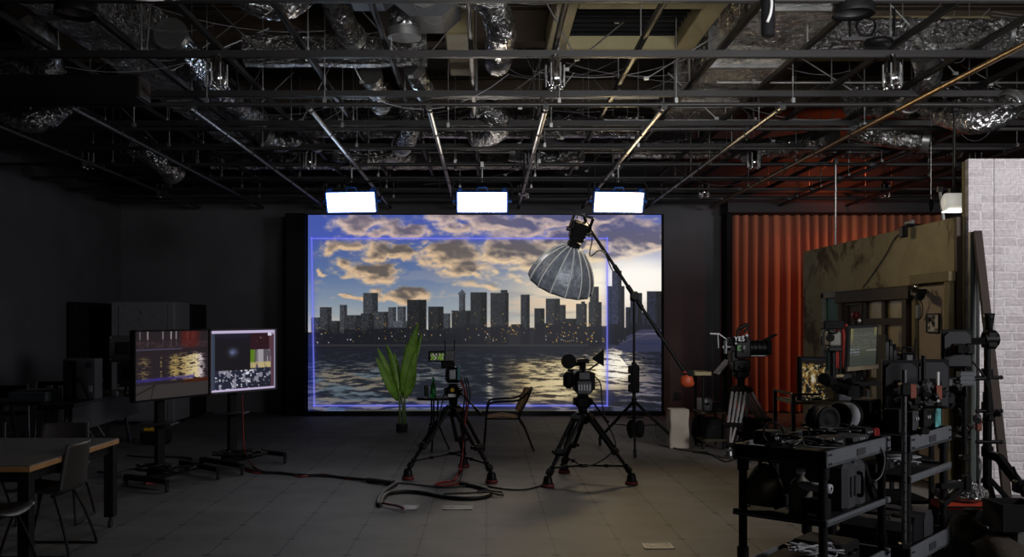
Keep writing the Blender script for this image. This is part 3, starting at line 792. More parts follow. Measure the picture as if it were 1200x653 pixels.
# chrome socket hangers at the channel crossings
n = 0
names = {0: 'front', 1: 'middle', 2: 'rear'}
for j, z in enumerate((8.54, 12.94, 15.87)):
    for i, x in enumerate((-5.46, -2.42, .62, 3.66, 6.7)):
        if (j == 0 and i in (0, 4)): continue
        t = thing('chrome_hanger', 'shiny chrome socket hanger on the %s row, %s from the left' % (names[j], ordn[i-(1 if j == 0 else 0)]), 'hanger', (x, z-.06, HU-.30), 0, 'chrome socket hangers')
        m = MB(); m.lathe([(0, -.005), (.055, 0), (.075, .03), (.078, .10), (.066, .11), (.066, .20), (.03, .215), (.03, .27)], (x, z-.06, HU-.26), n=16); m.build('cup', CHROME, t)
        m = MB()
        for a in range(6):
            c_, s_ = math.cos(a*PI/3), math.sin(a*PI/3); m.cyl((x+c_*.082, z-.06+s_*.082, HU-.28), (x+c_*.082, z-.06+s_*.082, HU-.08), .008, n=6)
        m.build('cage', GALV, t)
        for a in range(3):
            c_, s_ = math.cos(a*2*PI/3), math.sin(a*2*PI/3); MB().ball((x+c_*.06, z-.06+s_*.06, HU-.28), .022, 8).build('knob', CHROME, t)
# hanging cylinder with a silver cord, hoop and bracket near the front right
t = thing('hanging_lamp', 'slim black cylinder hanging with a silver cord at the upper right', 'lamp', (2.1, 7.0, EYE+2.13))
MB().lathe([(0, 0), (.045, 0), (.05, .02), (.05, .36), (.03, .40), (0, .40)], W(900, 43, 7.0), n=16).build('body', BLKM, t)
MB().tube(smooth_path([W(899, 26, 6.93), W(903, 15, 6.93), W(904, 0, 6.95), W(899, -20, 7.0)]), .011, 6).build('cord', WHITE, t)
t = thing('ceiling_bracket', 'black bracket bar with a hoop and disc hanging below the upper right foil duct', 'bracket', (3.5, 8.4, EYE+2.6))
MB().bar(W(985, 46, 8.4), W(1071, 46, 8.4), .05, .03).build('bar', DALU, t)
MB().tube([W(1015+11*math.cos(a), 31+11*math.sin(a), 8.38) for a in [k*2*PI/20 for k in range(20)]], .013, 6, closed=True).build('hoop', BLK, t)
MB().lathe([(0, 0), (.11, .005), (.13, .03), (.12, .06), (0, .07)], W(1029, 55, 8.4), n=20).build('disc', BLK, t)
for x in (996, 1048): MB().cyl(W(x, 46, 8.4), W(x, 10, 8.4), .012, n=6).build('rod', BLK, t)
# ================================================================ LIGHT PANELS over the screen
def panel_light(x, tilt, tint, strength, lab, power):
    y, zc = 12.75, EYE+(380-237)/FPX*12.75
    t = thing('panel_light', lab, 'light', (x, y, zc), 0, 'panel lights above the screen')
    Rm = Matrix.Translation((x, y, zc)) @ Matrix.Rotation(tilt, 4, 'Z') @ Matrix.Rotation(math.radians(20), 4, 'X')
    # local: front faces -Y
    m = MB(Rm); m.box((0, .06, 0), (.70, .11, .30), bev=.015); m.build('housing', CHAR, t)
    m = MB(Rm)
    for s in (-1, 1): m.box((0, .0, s*.143), (.71, .03, .018), bev=.004); m.box((s*.345, 0, 0), (.02, .03, .30), bev=.004)
    m.build('bezel', BLUEP, t)
    em = mat('panel_glow_'+lab.split()[0], tint, .5, emit=tint, estr=strength)
    m = MB(Rm); m.box((0, -.012, 0), (.655, .012, .262)); m.build('diffuser', em, t)
    for s in (-1, 1):
        MB(Rm).cyl((s*.34, .05, 0), (s*.40, .05, 0), .025).build('tilt_knob', BLUEP, t)
        MB(Rm).box((s*.30, .06, .165), (.06, .10, .03), bev=.006).build('corner_block', BLUEP, t)
    m = MB(Rm)
    m.tube([(-.07, .05, .15), (-.06, .05, .19), (.06, .05, .19), (.07, .05, .15)], .012, 6)
    m.build('handle', BLUEP, t)
    m = MB(Matrix.Translation((x, y+.05, zc)) @ Matrix.Rotation(tilt, 4, 'Z'))
    m.tube(smooth_path([(-.40, 0, 0), (-.405, 0, .20), (-.37, 0, .27), (-.3, 0, .285), (.3, 0, .285), (.37, 0, .27), (.405, 0, .20), (.40, 0, 0)], 3), .013, 8)
    m.build('yoke', BLK, t)
    m = MB(); top = HP-.03
    m.cyl((x, y+.05, zc+.28), (x, y+.05, top), .014, n=8); m.box((x, y+.07, top), (.06, .10, .09), bev=.01)
    m.build('spigot', GALV, t)
    MB().box((x, y+.05, zc+.31), (.09, .05, .04), bev=.006).build('clamp', BLK, t)
    l = bpy.data.lights.new('panel_beam', 'AREA'); l.shape = 'RECTANGLE'; l.size = .64; l.size_y = .25; l.energy = power; l.color = tint; l.spread = math.radians(100)
    lo_ = bpy.data.objects.new('panel_beam', l); COL.objects.link(lo_)
    Ml = Rm @ Matrix.Translation((0, -.03, 0)) @ Matrix.Rotation(-PI/2, 4, 'X')
    lo_.parent = t; lo_.matrix_parent_inverse = Matrix.Identity(4); L_ = WM[t.name].inverted() @ Ml
    lo_.location = L_.translation; lo_.rotation_euler = L_.to_euler()
panel_light((411.5-570)/FPX*12.75, math.radians(-7), (.66, .80, 1.0), 9.0, 'cool blue white panel light hanging over the left of the screen', 5)
panel_light((565-570)/FPX*12.75, 0, (1.0, .90, .78), 12.0, 'neutral white panel light hanging over the middle of the screen', 11)
panel_light((725-570)/FPX*12.75, math.radians(6), (1.0, .76, .42), 12.0, 'warm white panel light hanging over the right of the screen', 19)
# ================================================================ CENTRE: tripods, cameras, plant, chair, lamp
def tripod(name, lab, apex, feet, mid_h, shoe, legmat=BLK, col_top=None, spread=True, tw=.045, lr=.015):
    """three-legged camera tripod: twin upper tubes, single lower tube, shoes, spreader, bowl head with pan bar"""
    apex = V(apex); t = thing(name, lab, 'tripod', (apex.x, apex.y, 0), 0, None)
    cr = MB(); cr.lathe([(.03, -.10), (.06, -.09), (.085, -.03), (.09, .01), (.07, .03), (.0, .03)], apex, n=18); cr.build('bowl', BLK, t)
    mids = []
    for f in feet:
        f = V(f); top = apex+V(((f.x-apex.x), (f.y-apex.y), 0)).normalized()*.085-V((0,0,.03))
        d = (f-top); foot_top = f+V((0,0,.11)); d2 = (foot_top-top)
        jo = top+d2*.60
        side = d2.cross(V((0,0,1))).normalized()
        lg = MB(); blks = []
        for s in (-1, -.33, .33, 1) if shoe is ALU else (-1, 1): lg.cyl(top+side*s*tw, jo+side*s*tw*.85, lr, n=10)
        lg.box(jo, (.04, .04, .06), basis(side, d2.normalized().cross(side), d2.normalized()))
        for q, ww in ((0.0, 1.35), (.60, 1.25), (.93, .7)):
            p = top+d2*q
            (lg if legmat is BLK else blks.append(MB()) or blks[-1]).box(p, (tw*2*ww, .05, .065), basis(side, d2.normalized().cross(side), d2.normalized()), bev=.008)
        for s in (-1, 1): lg.cyl(jo+side*s*tw*.36, foot_top, .014, n=10)
        L_ = lg.build('leg', legmat, t)
        for bk in blks: bk.build('leg_collar', BLK, L_)
        kn = MB(); kn.cyl(jo+side*(tw*1.25), jo+side*(tw*1.25+.03), .02, n=8); kn.build('lock_knob', BLK, L_)
        ft = MB(); ft.lathe([(0, .12), (.03, .12), (.045, .09), (.05, .05), (.062, .03), (.0, .03)], f, n=14); ft.build('foot', BLK if shoe is not ALU else DALU, L_)
        if shoe is not ALU:
            fs_ = MB(); fs_.lathe([(0, .035), (.064, .035), (.068, .012), (.062, 0), (0, 0)], f, n=16); fs_.build('shoe_rim', shoe, L_)
        mids.append(top+d2*.86)
    if spread:
        c = V((apex.x, apex.y, mid_h)); sp = MB()
        sp.cyl(c-V((0,0,.015)), c+V((0,0,.02)), .05, n=14)
        for m_ in mids:
            sp.bar(c, m_, .022, .02); sp.box(c.lerp(m_, .55), (.04, .04, .035)); sp.box(m_, (.05, .05, .05), bev=.008)
        sp.build('spreader', BLK, t)
    hd = MB(); top_h = col_top or (apex.z+.26)
    hd.cyl(apex+V((0,0,.02)), V((apex.x, apex.y, top_h-.14)), .045, .05, n=16)
    hd.box((apex.x, apex.y, top_h-.085), (.15, .13, .12), bev=.02)
    hd.box((apex.x, apex.y, top_h-.015), (.10, .22, .03), bev=.006)
    for s in (-1, 1): hd.cyl((apex.x+s*.075, apex.y, top_h-.08), (apex.x+s*.10, apex.y, top_h-.08), .042, n=14)
    hd.build('fluid_head', BLK, t)
    return t
def pan_bar(t, p0, p1):
    p0, p1 = V(p0), V(p1); m = MB(); m.cyl(p0, p1, .010, n=8); m.cyl(p0.lerp(p1, .75), p1, .017, n=8); m.box(p0, (.035, .05, .035), bev=.006); m.build('pan_bar', BLK, t)
SHOE = mat('red_shoe_rubber', (.16, .018, .018), .6)
# --- tripod A (left) with field monitor rig
A = V((-.36, 10.2, .745))
tA = tripod('camera_tripod', 'black tripod with red-soled feet left of centre, under the rig with a small monitor', A, [G(478, 562), G(576, 566), V((-.26, 10.85, 0))], .25, SHOE, col_top=1.0, tw=.05, lr=.021)
pan_bar(tA, (A.x+.07, A.y-.08, .93), (A.x+.30, A.y-.45, .72))
c = thing('camera_rig', 'black camera rig topped by a small lit monitor, on the left tripod', 'camera', (A.x, A.y, 1.0))
z0 = 1.0
m = MB(); m.box((A.x, A.y+.05, z0+.10), (.15, .26, .17), bev=.018); m.box((A.x-.02, A.y-.09, z0+.10), (.12, .06, .13), bev=.01); m.build('body', PLAS, c)
m = MB(); m.box((A.x-.005, A.y-.13, z0+.11), (.07, .05, .10), bev=.008); m.build('battery', LGREY, c)
MB().box((A.x+.06, A.y-.135, z0+.13), (.028, .05, .16), bev=.005).build('receiver', mat('teal_grey_box', (.05, .17, .19), .5), c)
m = MB(); m.cyl((A.x, A.y+.18, z0+.10), (A.x, A.y+.40, z0+.10), .05, .058, n=18); m.cyl((A.x, A.y+.25, z0+.10), (A.x, A.y+.29, z0+.10), .063, n=18); m.build('lens', BLK, c)
m = MB(); m.tube([(A.x, A.y-.08, z0+.18), (A.x, A.y-.08, z0+.24), (A.x, A.y+.14, z0+.24), (A.x, A.y+.14, z0+.18)], .014, 8); m.build('top_handle', BLK, c)
m = MB(); m.tube([(A.x-.01, A.y-.05, z0+.24), (A.x-.06, A.y-.08, z0+.28), (A.x-.12, A.y-.12, z0+.30)], .013, 8); m.ball((A.x-.07, A.y-.09, z0+.25), .045, 12); m.box((A.x-.06, A.y-.1, z0+.22), (.13, .06, .09), bev=.015); m.build('monitor_arm', BLK, c)
mc = W(512, 417.5, 10.02)
m = MB(); m.box(mc, (.182, .03, .115), bev=.008); fm = m.build('field_monitor', PLAS, c)
x, y = np.meshgrid(np.linspace(0, 1, 40), np.linspace(0, 1, 26))
im = np.zeros((26, 40, 3))+30
im = mixc(im, (216, 216, 196), ((np.sin(x*26+3*np.sin(y*7)) > .2) & (y > .12)).astype(float)*.8); im = mixc(im, (100, 140, 36), (fbm(x, y, 3, 5, 5, 4) > .52).astype(float)*.9); im = mixc(im, (24, 28, 22), ((y < .12) | (np.abs(x-.5) < .03)).astype(float)*.7)
display('picture', W(504.5, 413.3, 10.0), W(520.3, 413.3, 10.0), W(504.5, 422.3, 10.0), im*.85, fm, .8)
m = MB(); wc = W(527, 417, 10.05)
m.box(wc, (.11, .04, .12), bev=.01)
for q in range(4): m.box(wc+V((-.03+.02*q, -.025, .03-.02*(q % 2))), (.012, .012, .03))
m.build('transmitter', DALU, c)
for s in (-.045, .045): MB().cyl(wc+V((s, 0, .05)), wc+V((s*1.2, 0, .17)), .006, n=6).build('antenna', BLK, c)
MB().box((A.x-.03, A.y-.075, z0-.075), (.035, .006, .04)).build('sticker', YELLOW, tA, ) if False else None
m = MB(); m.cyl((A.x-.005, A.y-.075, z0-.06), (A.x-.005, A.y-.067, z0-.06), .022, n=12); m.build('round_sticker', YELLOW, tA)
MB().box((A.x-.01, A.y-.071, z0-.12), (.085, .008, .032)).build('name_label', WHITE, tA)
# cables of rig A
def cable(name, lab, pts, r, m, k=8, grp=None):
    p = smooth_path(pts, k); return solo(name, MB().tube(p, r, 6), m, lab, 'cable', tuple(p[0]), grp)
c_sc = None
cb_ = MB()
for dx in (.0, .03, .055): cb_.tube(smooth_path([(A.x+.09+dx, A.y-.12, 1.08), (A.x+.13+dx, A.y-.16, .9), (A.x+.10+dx*.6, A.y-.14, .6), (A.x+.13, A.y-.10, .35), (A.x+.11, A.y-.18, .12), (A.x+.08, A.y-.45, .015)], 6), .009, 6)
solo('cable_bundle', cb_, CABLE, 'black cables hanging down the left tripod from its camera rig', 'cable', (A.x+.1, A.y, .1))
cable('red_cable', 'thin red cable hanging beside the black ones on the left tripod', [(A.x+.08, A.y-.14, 1.05), (A.x+.15, A.y-.2, .85), (A.x+.12, A.y-.18, .5), (A.x+.10, A.y-.3, .2), (A.x+.02, A.y-.45, .02)], .008, CABLER)
cable('loop_cable', 'black cable looping down from the left tripod head to its leg', [(A.x-.08, A.y-.08, .95), (A.x-.14, A.y-.1, .7), (A.x-.2, A.y-.14, .45), (A.x-.34, A.y-.16, .32), (A.x-.40, A.y-.16, .42)], .008, CABLE)
# --- tripod B (centre)
B = V((1.01, 9.86, .70))
tB = tripod('camera_tripod', 'black tripod with red-soled feet right of centre, under the camcorder', B, [G(642, 571), G(740, 568), V((.86, 10.42, 0))], .17, SHOE, col_top=.92, tw=.055, lr=.022)
pan_bar(tB, (B.x+.08, B.y-.06, .86), (B.x+.22, B.y-.35, .66))
c = thing('camcorder', 'black camcorder with grey back panel, on the tripod right of centre', 'camera', (B.x, B.y, .92))
c.scale = (1.22, 1.22, 1.22); z0 = .92; bx = B.x
m = MB(); m.box((bx, B.y+.02, z0+.105), (.15, .30, .19), bev=.02); m.box((bx+.085, B.y+.04, z0+.11), (.03, .22, .15), bev=.01); m.build('body', PLAS, c)
m = MB(); m.box((bx-.005, B.y-.155, z0+.062), (.125, .05, .11), bev=.012); m.build('battery', GREY, c)
m = MB(); m.box((bx+.0, B.y-.135, z0+.16), (.10, .03, .07), bev=.008); m.build('back_panel', DALU, c)
m = MB()
for q in range(5): m.box((bx-.05+q*.023, B.y-.182, z0+.065), (.010, .006, .05))
m.build('panel_marks', WHITE, c)
m = MB(); m.box((bx-.125, B.y-.02, z0+.12), (.085, .14, .14), bev=.025); m.build('grip', BLKM, c)
m = MB(); m.cyl((bx, B.y+.17, z0+.11), (bx, B.y+.42, z0+.11), .06, .07, n=18); m.build('lens', BLK, c)
m = MB(); m.prism([(bx-.09, B.y+.42, z0+.03), (bx+.09, B.y+.42, z0+.03), (bx+.09, B.y+.42, z0+.19), (bx-.09, B.y+.42, z0+.19)], (0, .06, 0)); m.build('matte_box', BLKM, c)
m = MB(); m.tube([(bx, B.y-.11, z0+.19), (bx, B.y-.11, z0+.265), (bx, B.y+.13, z0+.265), (bx, B.y+.13, z0+.19)], .017, 8); m.box((bx, B.y+.0, z0+.285), (.09, .2, .035), bev=.008); m.build('top_handle', BLK, c)
m = MB(); e = V((B.x-.135, B.y-.1, 1.205)); m.cyl(e+V((0, -.06, 0)), e+V((.01, .09, -.005)), .058, .05, n=16); m.cyl(e+V((0, -.075, 0)), e+V((0, -.055, 0)), .064, n=16); m.bar(e+V((.03, .03, -.03)), (bx-.02, B.y, z0+.26), .035, .035); m.build('viewfinder', BLKM, c)
m = MB(); m.bar((bx-.03, B.y+.14, z0+.28), (bx+.10, B.y+.16, z0+.30), .012, .012); m.cyl((bx+.04, B.y-.05, z0+.32), (bx+.04, B.y+.22, z0+.32), .014, n=8); m.build('microphone', LGREY, c)
m = MB(); mf = V((B.x+.165, B.y+.3, 1.21)); m.prism([mf+V((-.055, 0, .0)), mf+V((.055, 0, -.07)), mf+V((.055, 0, .09))], (0, .02, 0)); m.bar(mf+V((.02, .0, -.03)), (bx+.04, B.y+.3, z0+.16), .014, .014); m.build('eyebrow_flag', BLKM, c)
m = MB()
m.tube(smooth_path([(bx+.09, B.y-.05, z0+.2), (bx+.17, B.y-.1, z0+.12), (bx+.19, B.y-.12, z0-.1), (bx+.23, B.y-.12, z0-.25), (bx+.30, B.y-.1, .5), (bx+.33, B.y-.1, .38), (bx+.25, B.y-.1, .28), (bx+.1, B.y-.1, .19), (bx-.02, B.y-.05, .17)], 6), .008, 6)
solo('camera_cable', m, CABLE, 'black cable swinging from the camcorder down to its tripod spreader', 'cable', (bx+.1, B.y, .17))
cable('floor_cable', 'thin black cable on the floor from the coil to the right tripod foot', [G(572, 570, .012), G(590, 573, .012), G(612, 574, .012), G(628, 571, .012), G(638, 567, .012)], .010, CABLE)
# --- plant
pl = thing('potted_plant', 'broad-leaved green plant in a slim dark pot before the screen, left of centre', 'plant', G(471, 506))
P0 = G(471, 506); Zp = P0.y
m = MB(); m.lathe([(0, 0), (.078, 0), (.085, .01), (.09, .12), (.092, .125), (.082, .125), (.078, .10), (0, .10)], P0, n=20); m.build('pot', CHAR, pl)
m = MB(); m.lathe([(0, .10), (.079, .102)], P0, n=16); m.build('soil', mat('soil', (.03, .02, .015), .9, bump=.5), pl)
m = MB()
for dx, top in ((-.035, 468), (.02, 470), (.05, 474)): m.tube(smooth_path([P0+V((dx, 0, .1)), P0+V((dx*.9, .0, .3)), W(top, 462, Zp)], 5), lambda i: .022-.0008*i, 8)
m.build('stem', STEM, pl)
def leaf(base, tip, wid, bend, lean, m_=LEAF):
    base, tip = V(base), V(tip); mid = base.lerp(tip, .5)+V(bend)
    side = V(lean).normalized(); mb = MB()
    def fn(u, v):
        c0 = base*(1-v)**2+mid*2*v*(1-v)+tip*v*v
        wv = wid*(math.sin(PI*min(1, v**.8*.97+.03))**.75)*(1-.15*v)
        s = (u-.5)*2
        return c0+side*s*wv/2+V((0, -1, 0))*(abs(s)*-.35+.12*math.sin(v*9+s))*wv*.5
    mb.grid(fn, 6, 14, thick=.003); mb.build('leaf', m_, pl)
for b_, t_, w_l, bend, lean in (((472, 462), (490.5, 377), .20, (-.03, -.05, .05), (1, .25, -.2)), ((476, 450), (495, 389), .13, (.0, .04, .04), (1, -.3, -.3)),
     ((466, 468), (442, 407), .14, (-.02, .05, .1), (.8, .3, .5)), ((467, 460), (452, 402), .12, (.02, .04, .1), (.9, -.3, .3)), ((466, 470), (440, 418), .17, (.0, -.08, .06), (.8, .5, .45)),
     ((475, 462), (488, 411), .14, (.03, -.04, .02), (1, .3, -.25)), ((474, 468), (487, 424), .15, (.05, .0, -.02), (.9, .45, -.3)), ((469, 465), (462, 412), .10, (.0, .08, .05), (1, .2, .1)), ((470, 470), (477, 400), .12, (-.01, .12, .03), (1, .1, -.1))):
    leaf(W(*b_, Zp), W(*t_, Zp+bend[1]*2), w_l, bend, lean)
# --- cafe table with bottle and glass
TZ = 12.3
tc0 = W(509, 466, TZ); th = tc0.z
t = thing('side_table', 'small round black cafe table behind the left tripod', 'table', (tc0.x+.02, TZ, 0))
MB().lathe([(0, -.025), (.22, -.025), (.235, -.015), (.235, 0), (0, 0)], (tc0.x+.0, TZ, th), n=32).build('tabletop', BLK, t)
for a in (0.4, 2.5, 4.6):
    MB().tube(smooth_path([(tc0.x+.05*math.cos(a), TZ+.05*math.sin(a), th-.03), (tc0.x+.06*math.cos(a), TZ+.06*math.sin(a), .35), (tc0.x+.21*math.cos(a), TZ+.21*math.sin(a), .0)], 5), .012, 8).build('leg', BLK, t)
MB().tube([(tc0.x+.07*math.cos(a), TZ+.07*math.sin(a), .34) for a in [k*2*PI/16 for k in range(16)]], .008, 6, closed=True).build('brace_ring', BLK, t)
bp_ = V((W(508, 466, TZ).x, TZ-.06, th))
t = thing('bottle', 'green glass bottle standing on the round cafe table', 'bottle', bp_)
MB().lathe([(0, .002), (.036, .003), (.038, .02), (.038, .13), (.033, .16), (.016, .20), (.013, .25), (.016, .253), (.016, .265), (0, .265)], bp_, n=20).build('glass', GREENG, t)
MB().lathe([(.0385, .05), (.0385, .11)], bp_, n=20).build('label_band', mat('green_label', (.02, .22, .06), .5), t)
MB().lathe([(0, .262), (.017, .262), (.017, .28), (0, .28)], bp_, n=14).build('cap', LGREY, t)
gp = V((W(500, 466, TZ).x, TZ-.05, th))
t = thing('drinking_glass', 'tall clear drinking glass beside the green bottle', 'glass', gp)
MB().lathe([(0, .002), (.026, .002), (.033, .16), (.031, .16), (.024, .012), (0, .012)], gp, n=20).build('tumbler', CLEARG, t)
# --- bistro chair
ch = G(592, 522); ch.z = 0
t = thing('cafe_chair', 'woven cafe armchair with black tube frame in front of the screen', 'chair', ch)
cx, cy = W(590, 490, 12.45).x, 12.45
sx0, sx1 = cx-.24, cx+.20; sh = .44
m = MB(); m.grid(lambda u, v: (sx0+(sx1-sx0)*u, cy-.22+.44*v, sh+.02*math.cos((u-.5)*5)-.02*math.sin(v*PI)), 14, 12, thick=.018); m.build('seat', WICK, t)
m = MB(); m.grid(lambda u, v: (sx1+.02+.13*v+.07*(-(u-.5)**2*4+1)*1.0-.05, cy-.23+.46*u, sh+.06+.30*v), 14, 10, thick=.018); m.build('backrest', WICK, t)
for s in (-1, 1):
    y = cy+s*.25
    MB().tube(smooth_path([(sx0-.02, y, 0), (sx0+.0, y, .25), (sx0+.02, y, .50), (sx0+.06, y, .62), (sx0+.2, y, .645), (sx1-.02, y, .66), (sx1+.12, y*1, .76)], 6), .013, 8).build('leg', BLK, t)
    MB().tube(smooth_path([(sx1+.19, y-.0*s, 0), (sx1+.08, y, .28), (sx1+.0, y, .44), (sx1+.10, y, .66), (sx1+.15, y*1, .78)], 6), .013, 8).build('leg', BLK, t)
m = MB(); m.tube([(sx0+.01, cy-.25, sh-.02), (sx1, cy-.25, sh-.02), (sx1, cy+.25, sh-.02), (sx0+.01, cy+.25, sh-.02)], .011, 6, closed=True)
m.tube(smooth_path([(sx1+.15, cy-.25, .78), (sx1+.17, cy-.15, .80), (sx1+.18, cy, .805), (sx1+.17, cy+.15, .80), (sx1+.15, cy+.25, .78)], 4), .013, 8); m.build('frame', BLK, t)
# --- boom lamp
LZ = 12.1
pv = W(743, 347.5, LZ)
ls = thing('boom_stand', 'tall black wheeled light stand with a slanting boom before the screen', 'light stand', (pv.x, LZ, 0))
m = MB(); m.cyl((pv.x, LZ, .30), (pv.x, LZ, 1.15), .022, n=12); m.cyl((pv.x, LZ, 1.1), (pv.x, LZ, pv.z-.05), .016, n=12); m.cyl((pv.x, LZ, 1.08), (pv.x, LZ, 1.16), .032, n=12); m.cyl((pv.x, LZ, .62), (pv.x, LZ, .70), .034, n=12); m.build('column', BLK, ls)
m = MB(); m.box((pv.x, LZ, pv.z), (.10, .10, .13), bev=.02); m.cyl((pv.x, LZ-.09, pv.z), (pv.x, LZ+.07, pv.z), .045, n=14); m.build('pivot_clamp', BLK, ls)
for f in (G(703, 522), G(744, 537), G(791, 524), ):
    d = V((f.x-pv.x, f.y-LZ, 0))
    m = MB(); k0 = V((pv.x, LZ, .66)); k1 = V((f.x, f.y, .10)); m.bar(k0, k1, .028, .028); lm = m.build('leg', BLK, ls)
    m = MB(); m.bar((pv.x, LZ, .34), k0.lerp(k1, .6), .02, .016); m.build('leg_brace', BLK, lm)
    m = MB(); m.cyl((f.x-.014, f.y, .045), (f.x+.014, f.y, .045), .045, n=18); m.cyl((f.x, f.y, .06), (f.x, f.y, .13), .014, n=8); m.box((f.x, f.y, .085), (.04, .03, .03)); m.build('caster', RUB, lm)
b0_, b1_ = W(687, 262, LZ), W(808, 445, LZ)
m = MB(); m.cyl(b0_, b1_, .021, n=12)
for q in (.02, .29, .42, .52, .70, .98): p = b0_.lerp(b1_, q); d = (b1_-b0_).normalized(); m.cyl(p-d*.05, p+d*.05, .031, n=12)
m.build('boom', BLK, ls)
m = MB(); p = W(744, 444, LZ-.05); m.box(p, (.11, .09, .36), bev=.02)
for q in range(3): m.box(p+V((-.055, -.0, -.12+.12*q)), (.06, .07, .10), bev=.01)
solo('ballast_pack', m, BLKM, 'black power pack strapped upright on the boom stand column', 'power pack', p)
def softbag(c, r, M_, lab, cat_, name, seed):
    rr = random.Random(seed); m = MB(); m.ball((0, 0, 0), r, 18)
    ph = [rr.uniform(0, 6) for _ in range(4)]
    m.v = [V(c)+p*(1+.10*math.sin(p.x*30/r[0]*.1+ph[0])+.08*math.sin(p.z*25/r[2]*.12+ph[1]+p.x*8)) for p in m.v]
    return m
p = W(805, 444, LZ)
t = thing('counterweight_bag', 'orange counterweight bag hanging on the low end of the boom', 'weight bag', p)
m = softbag((0, 0, 0), (.088, .055, .085), ORANGE, '', '', '', 3)
m.v = [p+V((v_.x*(1.1-.45*v_.z/.085)*(1+.12*math.sin(v_.z*60)), v_.y, v_.z-.02+.02*abs(v_.x)/.09)) for v_ in m.v]; m.build('bag', ORANGE, t)
MB().box(p+V((.01, 0, .085)), (.13, .07, .025), bev=.008).build('strap', RED, t)
MB().cyl(W(809, 437, LZ-.05), W(809, 437, LZ+.05), .045, n=14).build('hook_wheel', BLK, t)
p = V((pv.x, LZ-.1, .33))
t = thing('sand_bag', 'black saddle sandbag slung low on the boom stand legs', 'sandbag', (p.x, p.y, .2))
for s in (-1, 1): m = softbag(p+V((s*.055, 0, -.02)), (.062, .05, .115), BLKM, '', '', '', 5+s); m.build('pouch', BLKM, t)
MB().box(p+V((0, 0, .13)), (.20, .04, .02), bev=.006).build('handle', BLK, t)
# lamp head and parabolic softbox
ap = W(672, 288, LZ); dd = V((-.28, .40, -.87)).normalized()
L_, R_ = .56, .435
ax = dd.orthogonal().normalized(); ay = dd.cross(ax)
sb = thing('softbox', 'big silver ribbed parabolic softbox dome hanging from the boom', 'softbox', ap)
NR = 14
SEAM = mat('pale_seam_tape', (.85, .85, .82), .6)
def rad(v): return .07+(R_-.07)*(math.sin(v*PI/2)**.72)
def dome(u, v):
    a = 2*PI*u; k = (u*NR) % 1.0; r = rad(v)*(1-.045*math.sin(PI*k)*(.3+.7*v)); r *= 1+.006*math.sin(v*60+u*90)*math.sin(PI*k)
    return ap+dd*(L_*v)+(ax*math.cos(a)+ay*math.sin(a))*r
SATIN = mat('silver_satin', (.30, .325, .38), .36, .25, scale=16, var=.3, bump=.5)
m = MB(); m.grid(dome, NR*6, 22, thick=.004); m.build('fabric', SATIN, sb)
for k in range(NR):
    m = MB(); m.tube([dome(k/NR, q/14) for q in range(15)], .0085, 6); m.build('rib', SEAM, sb)
m = MB(); m.tube([dome(q/96, 1.0) for q in range(96)], .007, 6, closed=True); m.build('rim_hem', CHAR, sb)
m = MB(); m.cyl(ap-dd*.05, ap+dd*.03, .085, .09, n=20); m.build('speed_ring', BLK, sb)
lh = thing('lamp_head', 'black boxy lamp head in its yoke at the top of the boom', 'lamp', ap-dd*.2)
Rl = basis(ax, ay, dd); hc = ap-dd*.20
sidev = V((1, 0, 0))-dd*dd.x; sidev.normalize(); fr = dd.cross(sidev).normalized(); Rl = basis(sidev, fr, dd)
m = MB(); m.box(hc, (.19, .17, .25), Rl, bev=.02)
for q in range(5): m.box(hc+dd*(-.09+q*.04)-fr*.0, (.20, .18, .012), Rl)
m.build('housing', BLK, lh)
m = MB()
for s in (-1, 1): m.bar(hc+sidev*s*.125, hc+sidev*s*.125-dd*.22, .02, .035)
m.bar(hc+sidev*.125-dd*.22, hc-sidev*.125-dd*.22, .02, .035); m.bar(hc-dd*.22, b0_, .03, .03); m.build('yoke', BLK, lh)
for s in (-1, 1): MB().cyl(hc+sidev*s*.105, hc+sidev*s*.16, .03, n=10).build('yoke_knob', CHAR, lh)
m = MB(); m.tube([hc-dd*.16-sidev*.07, hc-dd*.22-sidev*.09, hc-dd*.24+sidev*.0, hc-dd*.16+sidev*.06], .01, 6); m.build('carry_handle', DALU, lh)
cable('boom_cable', 'black cable slung in two loops along the upper boom', [W(690, 268, LZ-.05), W(694, 280, LZ-.05), W(691, 296, LZ-.05), W(693, 300, LZ-.05), W(701, 294, LZ-.05), W(708, 296, LZ-.05), W(712, 304, LZ-.05), W(716, 314, LZ-.05), W(718, 317, LZ-.05)], .008, CABLE)
cable('stand_cable', 'thin black cable trailing on the floor around the boom stand', [G(767, 500, .01), G(768, 512, .01), G(772, 520, .01), G(785, 524, .01), G(805, 528, .01), G(830, 530, .01)], .009, CABLE)
# white wrapped block
t = thing('wrapped_box', 'tall off-white cloth-wrapped box on the floor right of the boom stand', 'box', G(796, 525))
a = G(785, 526); w2 = 23/FPX*a.y
m = MB(); m.grid(lambda u, v: (a.x+w2/2+ (w2/2+.005*math.sin(v*9+u*20))*(1.02-.05*v)*max(-1, min(1, 1.35*math.cos(2*PI*u))), a.y+w2/2+(w2/2+.004*math.sin(v*7+u*14))*max(-1, min(1, 1.35*math.sin(2*PI*u))), .005+.50*v), 48, 14); 
m.build('cover', mat('offwhite_cloth', (.42, .37, .31), .85, scale=5), t)
MB().box((a.x+w2/2, a.y+w2/2, .51), (w2*.97, w2*.97, .02), bev=.01).build('lid', mat('offwhite_lid', (.46, .42, .36), .8), t)
